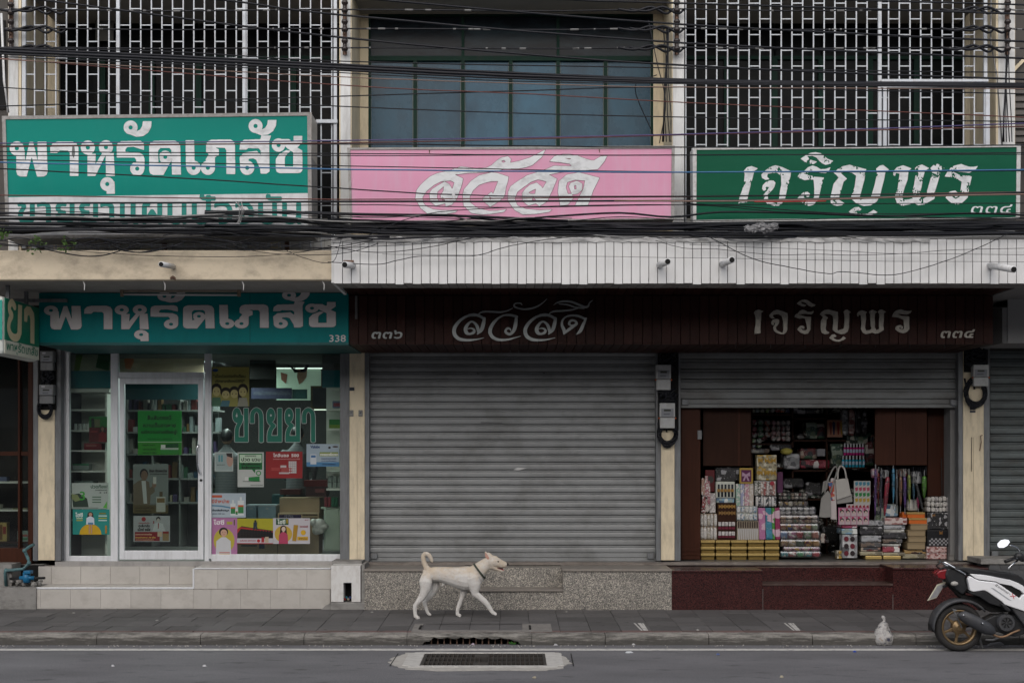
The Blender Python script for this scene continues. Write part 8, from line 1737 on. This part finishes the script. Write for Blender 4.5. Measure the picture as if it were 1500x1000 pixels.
# exhaust, engine
m = MB(); limb(m, [(S(252, 635, -.13), 18 * us, 22 * us), (S(285, 640, -.14), 46 * us, 40 * us), (S(345, 672, -.14), 54 * us, 44 * us), (S(420, 712, -.14), 56 * us, 44 * us), (S(490, 748, -.14), 54 * us, 42 * us), (S(540, 775, -.13), 38 * us, 30 * us), (S(556, 785, -.13), 20 * us, 20 * us)], 16); m.build('muffler', mat('matt_dark_heat_shield', (.04, .042, .048), .5, .3, 12, .35, (.09, .085, .08)), sc, smooth=True)
for a, b in ((332, 650), (497, 720)): MB().ball(S(a, b, -.205), .010, 8, 5).build('bolt', M['chrome'], sc)
m = MB(); m.tube(smooth_path([S(535, 795, -.12), S(570, 812, -.12), S(610, 825, -.11), (S(660, 818, -.11)), S(720, 790, -.1), S(790, 768, -.08)], 5), .012, 8); m.build('exhaust_pipe', mat('rusted_exhaust_pipe', (.24, .15, .09), .5, .35, 25, metal=.5), sc, smooth=True)
m = MB(); m.lathe(S(665, 705, -.085), [(0, -.03), (.062, -.03), (.062, -.045), (.085, -.045), (.098, -.02), (.1, .08), (0, .08)], 'y', 28); m.build('engine_cover', M['grey_plastic'], sc, smooth=False)
for i in range(7):
    a = i * math.pi * 2 / 7; q = S(665, 705, -.12); m = MB(); m.add([q + Vector((.012 * math.cos(a), 0, .012 * math.sin(a))), q + Vector((.012 * math.cos(a + .6), 0, .012 * math.sin(a + .6))), q + Vector((.055 * math.cos(a + .9), 0, .055 * math.sin(a + .9))), q + Vector((.055 * math.cos(a + .55), 0, .055 * math.sin(a + .55)))], [(0, 1, 2, 3)]); m.build('fan_vane', M['void'], sc)
side('crankcase', [(480, 690), (580, 640), (760, 640), (830, 700), (850, 800), (760, 830), (640, 800), (520, 760)], sp_, 0, .075, .015)
m = MB(); m.tube([S(305, 752, .10), S(520, 720, .10)], .035, 10); m.build('belt_case', sp_, sc, smooth=True)
m = MB(); m.tube([S(240, 600, -.1), S(210, 585, -.11), S(300, 750, -.06)], .008, 6); m.build('muffler_stay', M['meter_old'], sc)
m = MB(); m.tube([S(330, 520, .09), S(350, 700, .09)], .022, 10); m.build('shock_absorber', M['satin_black'], sc, smooth=True)
side('foot_peg', [(600, 535), (640, 545), (690, 590), (680, 605), (640, 590)], sp_, .09, .17, .01)
side('floor_panel', [(690, 560), (800, 600), (905, 640), (1010, 700), (1180, 720), (1190, 790), (1000, 800), (860, 780), (780, 680)], M['grey_plastic'], .0, .13, .015)
m = MB(); m.tube([S(500, 850, -.08), S(560, 855, -.07), S(640, 830, -.05), S(700, 810, 0)], .012, 6); m.build('centre_stand', M['meter_old'], sc); MB().tube([S(500, 860, .1), S(530, 945, .12)], .012, 6).build('centre_stand', M['meter_old'], sc)
MB().ppoly([(1418, 877), (1422, 876), (1429, 880), (1427, 881.5)], YM + .02, .01).build('blue_reservoir', mat('bright_blue_plastic', (.02, .25, .40), .4), sc)
# front half of the scooter
side('front_shield', [(905, 560), (1000, 640), (1120, 690), (1190, 560), (1230, 380), (1240, 240), (1200, 190), (1160, 250), (1150, 400), (1100, 560), (1030, 600), (960, 560)], sw_, .03, .16, .03); side('shield_inner', [(1150, 280), (1190, 220), (1190, 560), (1110, 690), (1090, 560)], sp_, 0, .12, .02)
side('seat_base', [(860, 470), (905, 500), (940, 560), (905, 640), (860, 600)], sp_, 0, .12, .01)
side('front_mudguard', [(1140, 740), (1180, 640), (1270, 590), (1370, 610), (1440, 690), (1420, 700), (1360, 640), (1270, 620), (1200, 660), (1160, 745)], sw_, 0, .07, .02)
for dy in (-.08, .08): MB().tube([S(1220, 400, dy), S(1310, 750, dy)], .018, 10).build('fork_leg', sp_, sc, smooth=True)
side('headlight_cowl', [(1120, 160), (1180, 110), (1260, 130), (1300, 210), (1240, 260), (1160, 230)], sw_, 0, .12, .03); MB().ball(S(1290, 190), (.03, .09, .05), 12, 8).build('headlight', mat('headlight_lens', (.4, .42, .45), .1), sc, smooth=True)
hb_ = S(860, 150)
m = MB(); m.tube(smooth_path([S(700, 185, -.34), S(770, 165, -.30), S(850, 145, -.22), S(1000, 130, -.08), S(1100, 130, 0), S(1000, 130, .08), S(850, 145, .22), S(770, 165, .30), S(700, 185, .34)], 4), .012, 8); m.build('handlebar', M['chrome'], sc, smooth=True)
for s_ in (-1, 1):
    MB().tube([S(692, 188, .345 * s_), S(778, 158, .285 * s_)], .019, 12).build('grip', M['black'], sc, smooth=True)
    m = MB(); m.tube([S(795, 182, .27 * s_), S(760, 205, .30 * s_), S(722, 242, .34 * s_)], [.011, .007, .006], 8); m.ball(S(722, 243, .34 * s_), .010, 8, 6); m.build('brake_lever', M['chrome'], sc, smooth=True)
    m = MB(); m.ball(S(810, 145, .26 * s_), (.055, .04, .045), 10, 8); m.ball(S(840, 160, .24 * s_), (.04, .035, .04), 10, 8); m.build('switch_housing', M['satin_black'], sc, smooth=True)
    m = MB(); m.tube(smooth_path([S(812, 120, .26 * s_), S(812, 100, .26 * s_), S(795, 72, .27 * s_), S(760, 55, .28 * s_), S(728, 48, .29 * s_)], 5), .008, 8); m.build('mirror_stalk', M['chrome'], sc, smooth=True)
    mc = S(677, 36, .30 * s_); m = MB(); pts = [(45, -.3), (40, .5), (0, .95), (-32, .95), (-48, .5), (-46, -.2), (-25, -.85), (15, -.95)]
    prof = [(46, -18), (34, -36), (5, -40), (-25, -30), (-46, 0), (-42, 24), (-28, 36), (5, 34), (30, 15)]
    nm = Vector((-.5, -.75 * 1, .43)).normalized(); ax_ = Vector((.83, -.55, 0)).normalized(); ay_ = nm.cross(ax_); ay_ = ay_ if ay_.z > 0 else -ay_
    ring_ = lambda k, d: [mc + ax_ * (x * us * k * 1.15) - ay_ * (y * us * k * 1.1) + nm * d for x, y in prof]
    m.loft([ring_(.6, -.045), ring_(1, -.012), ring_(1, 0)]); o = m.build('mirror_shell', M['satin_black'], sc, smooth=False)
    m = MB(); m.add(ring_(.92, .002), [tuple(range(len(prof)))]); m.build('mirror_glass', mat('mirror_glass_face', (.75, .78, .82), .05, .02, metal=1), o)

# ================================================================== LITTER
def bagm():
    m, n, l, b = new_mat('translucent_rubbish_bag'); p = pos(n, l); v = noise(n, l, p, 16, 4, .6)
    l.new(ramp(n, l, v, [(.36, (.05, .055, .09)), (.46, (.30, .29, .28)), (.6, (.50, .49, .48)), (.75, (.32, .25, .18))]), b.inputs['Base Color']); b.inputs['Roughness'].default_value = .22
    bump(n, l, b, noise(n, l, p, 26, 6, .7), 1.0, .03); return m
def G_(px, py): return gp(px, py, .0)
bb = G_(1296, 945); m = MB(); rings = []; rk = random.Random(8)
for z, r in ((0, .085), (.01, .105), (.05, .112), (.11, .105), (.16, .085), (.20, .062), (.235, .045), (.255, .025), (.27, .012), (.29, .016), (.31, .022), (.33, .010)):
    rings.append([(bb[0] + (.012 * math.sin(z * 30)) + r * math.cos(t) * (1 + .16 * rk.uniform(-1, 1)), bb[1] + .06 + r * .8 * math.sin(t) * (1 + .16 * rk.uniform(-1, 1)), z + rk.uniform(-.004, .004) * (z > 0)) for t in np.linspace(0, 2 * math.pi, 15)[:-1]])
m.loft(rings); o = m.build('rubbish_bag', bagm(), smooth=True, label='tied translucent plastic bag of rubbish on the road against the kerb', cat='rubbish bag')
lit = [(299, 976, '#c8c8cc', 'small white litter speck on the road at the left'), (165, 976, '#c0c0c4', 'white paper scrap on the road before the tiled steps'), (1258 - 337, 952 + 4, '#c8ccd0', 'torn white paper strip on the road edge'), (146, 942, '#b0895c', 'dry brown leaf at the kerb foot, left'), (40, 943, '#8c3034', 'red scrap at the kerb foot, far left'), (693, 944, '#b8a8b8', 'white and purple wrapper in the kerb inlet'), (1052, 959, '#5c6c9c', 'faint blue scrap on the road right of centre'), (1145, 992, '#b0a894', 'pale pebble near the bottom right of the road'), (783, 993, '#b0a894', 'pale pebble near the bottom centre of the road'), (928, 944.6, '#c0c0c0', 'white scrap at the kerb foot right of the inlet'), (814, 945, '#c4c4c8', 'white cigarette paper beside the kerb inlet'), (1252, 955, '#2c4cac', 'bright blue scrap on the road near the rubbish bag'), (182, 943.5, '#b8b8b8', 'flattened white paper at the kerb foot left')]
for i, (a, b, h, lb_) in enumerate(lit):
    q = Vector(G_(a, b)); r = .022 if 'strip' not in lb_ and 'flattened' not in lb_ else .05; m = MB(); n6 = 7
    m.add([(q.x + r * math.cos(t) * rk.uniform(.6, 1.2), q.y + r * .7 * math.sin(t) * rk.uniform(.6, 1.2), .004) for t in np.linspace(0, 6.283, n6 + 1)[:-1]] + [(q.x + r * .6 * math.cos(t), q.y + r * .4 * math.sin(t), .016 + .006 * rk.random()) for t in np.linspace(0, 6.283, n6 + 1)[:-1]], [tuple(range(n6, 2 * n6))] + [(k, (k + 1) % n6, n6 + (k + 1) % n6, n6 + k) for k in range(n6)])
    m.build('litter_scrap', flat(h), label=lb_, cat='litter')
for i, (a, b) in enumerate(((170, 892), (108, 898), (230, 909), (545, 897), (1022, 923), (830, 896.5))):
    q = gp(a, b, .14); m = MB(); m.ball((q[0], q[1], .147), (.02, .014, .008), 6, 4); m.build('litter_scrap', flat('#a8a8a4'), label=('white scrap by the foot of the tiled step', 'tiny pale chip on the pavement at the left', 'pale fragment on the pavement before the tiled step', 'little pale chip near the service box', 'tiny white chip on the pavement before the red base', 'small pale chip beside the dog')[i], cat='litter')
m = MB()
for i in range(9):
    c = Vector((PX(752 + rk.uniform(-8, 8), -1.97), -1.975 + rk.uniform(-.01, .02), rk.uniform(.0, .02))); d = Vector((rk.uniform(-1, 1), -.4, rk.uniform(.2, 1))).normalized() * rk.uniform(.02, .045); nn_ = d.cross(Vector((0, 1, .3))).normalized() * .01; m.add([c, c + d * .5 + nn_, c + d, c + d * .5 - nn_], [(0, 1, 2, 3)])
m.build('weed', mat('weed_green', (.05, .16, .03), .6), label='small green weed growing in the kerb inlet', cat='plant')
q = Vector(G_(1460, 946)); MB().ppoly([(1447, 945), (1453, 942), (1467, 940), (1472, 944), (1463, 947), (1452, 947)], -2.1, .05).build('litter_scrap', mat('grey_rag', (.2, .2, .21), .8), label='grey rag lying under the scooter', cat='litter', bevel=.01)
# ropes of dark spots: loose grit along the gutter
m = MB()
for i in range(320):
    x = rk.uniform(-8, 8); y = rk.choice([-2.04, -2.07, -2.12]) + rk.uniform(-.03, .03); r = rk.uniform(.003, .009); m.ball((x, y, r * .5), r, 5, 3)
m.build('gutter_grit', M['mortar'], label='fine pale grit lying along the kerb foot', cat='grit', kind='stuff')
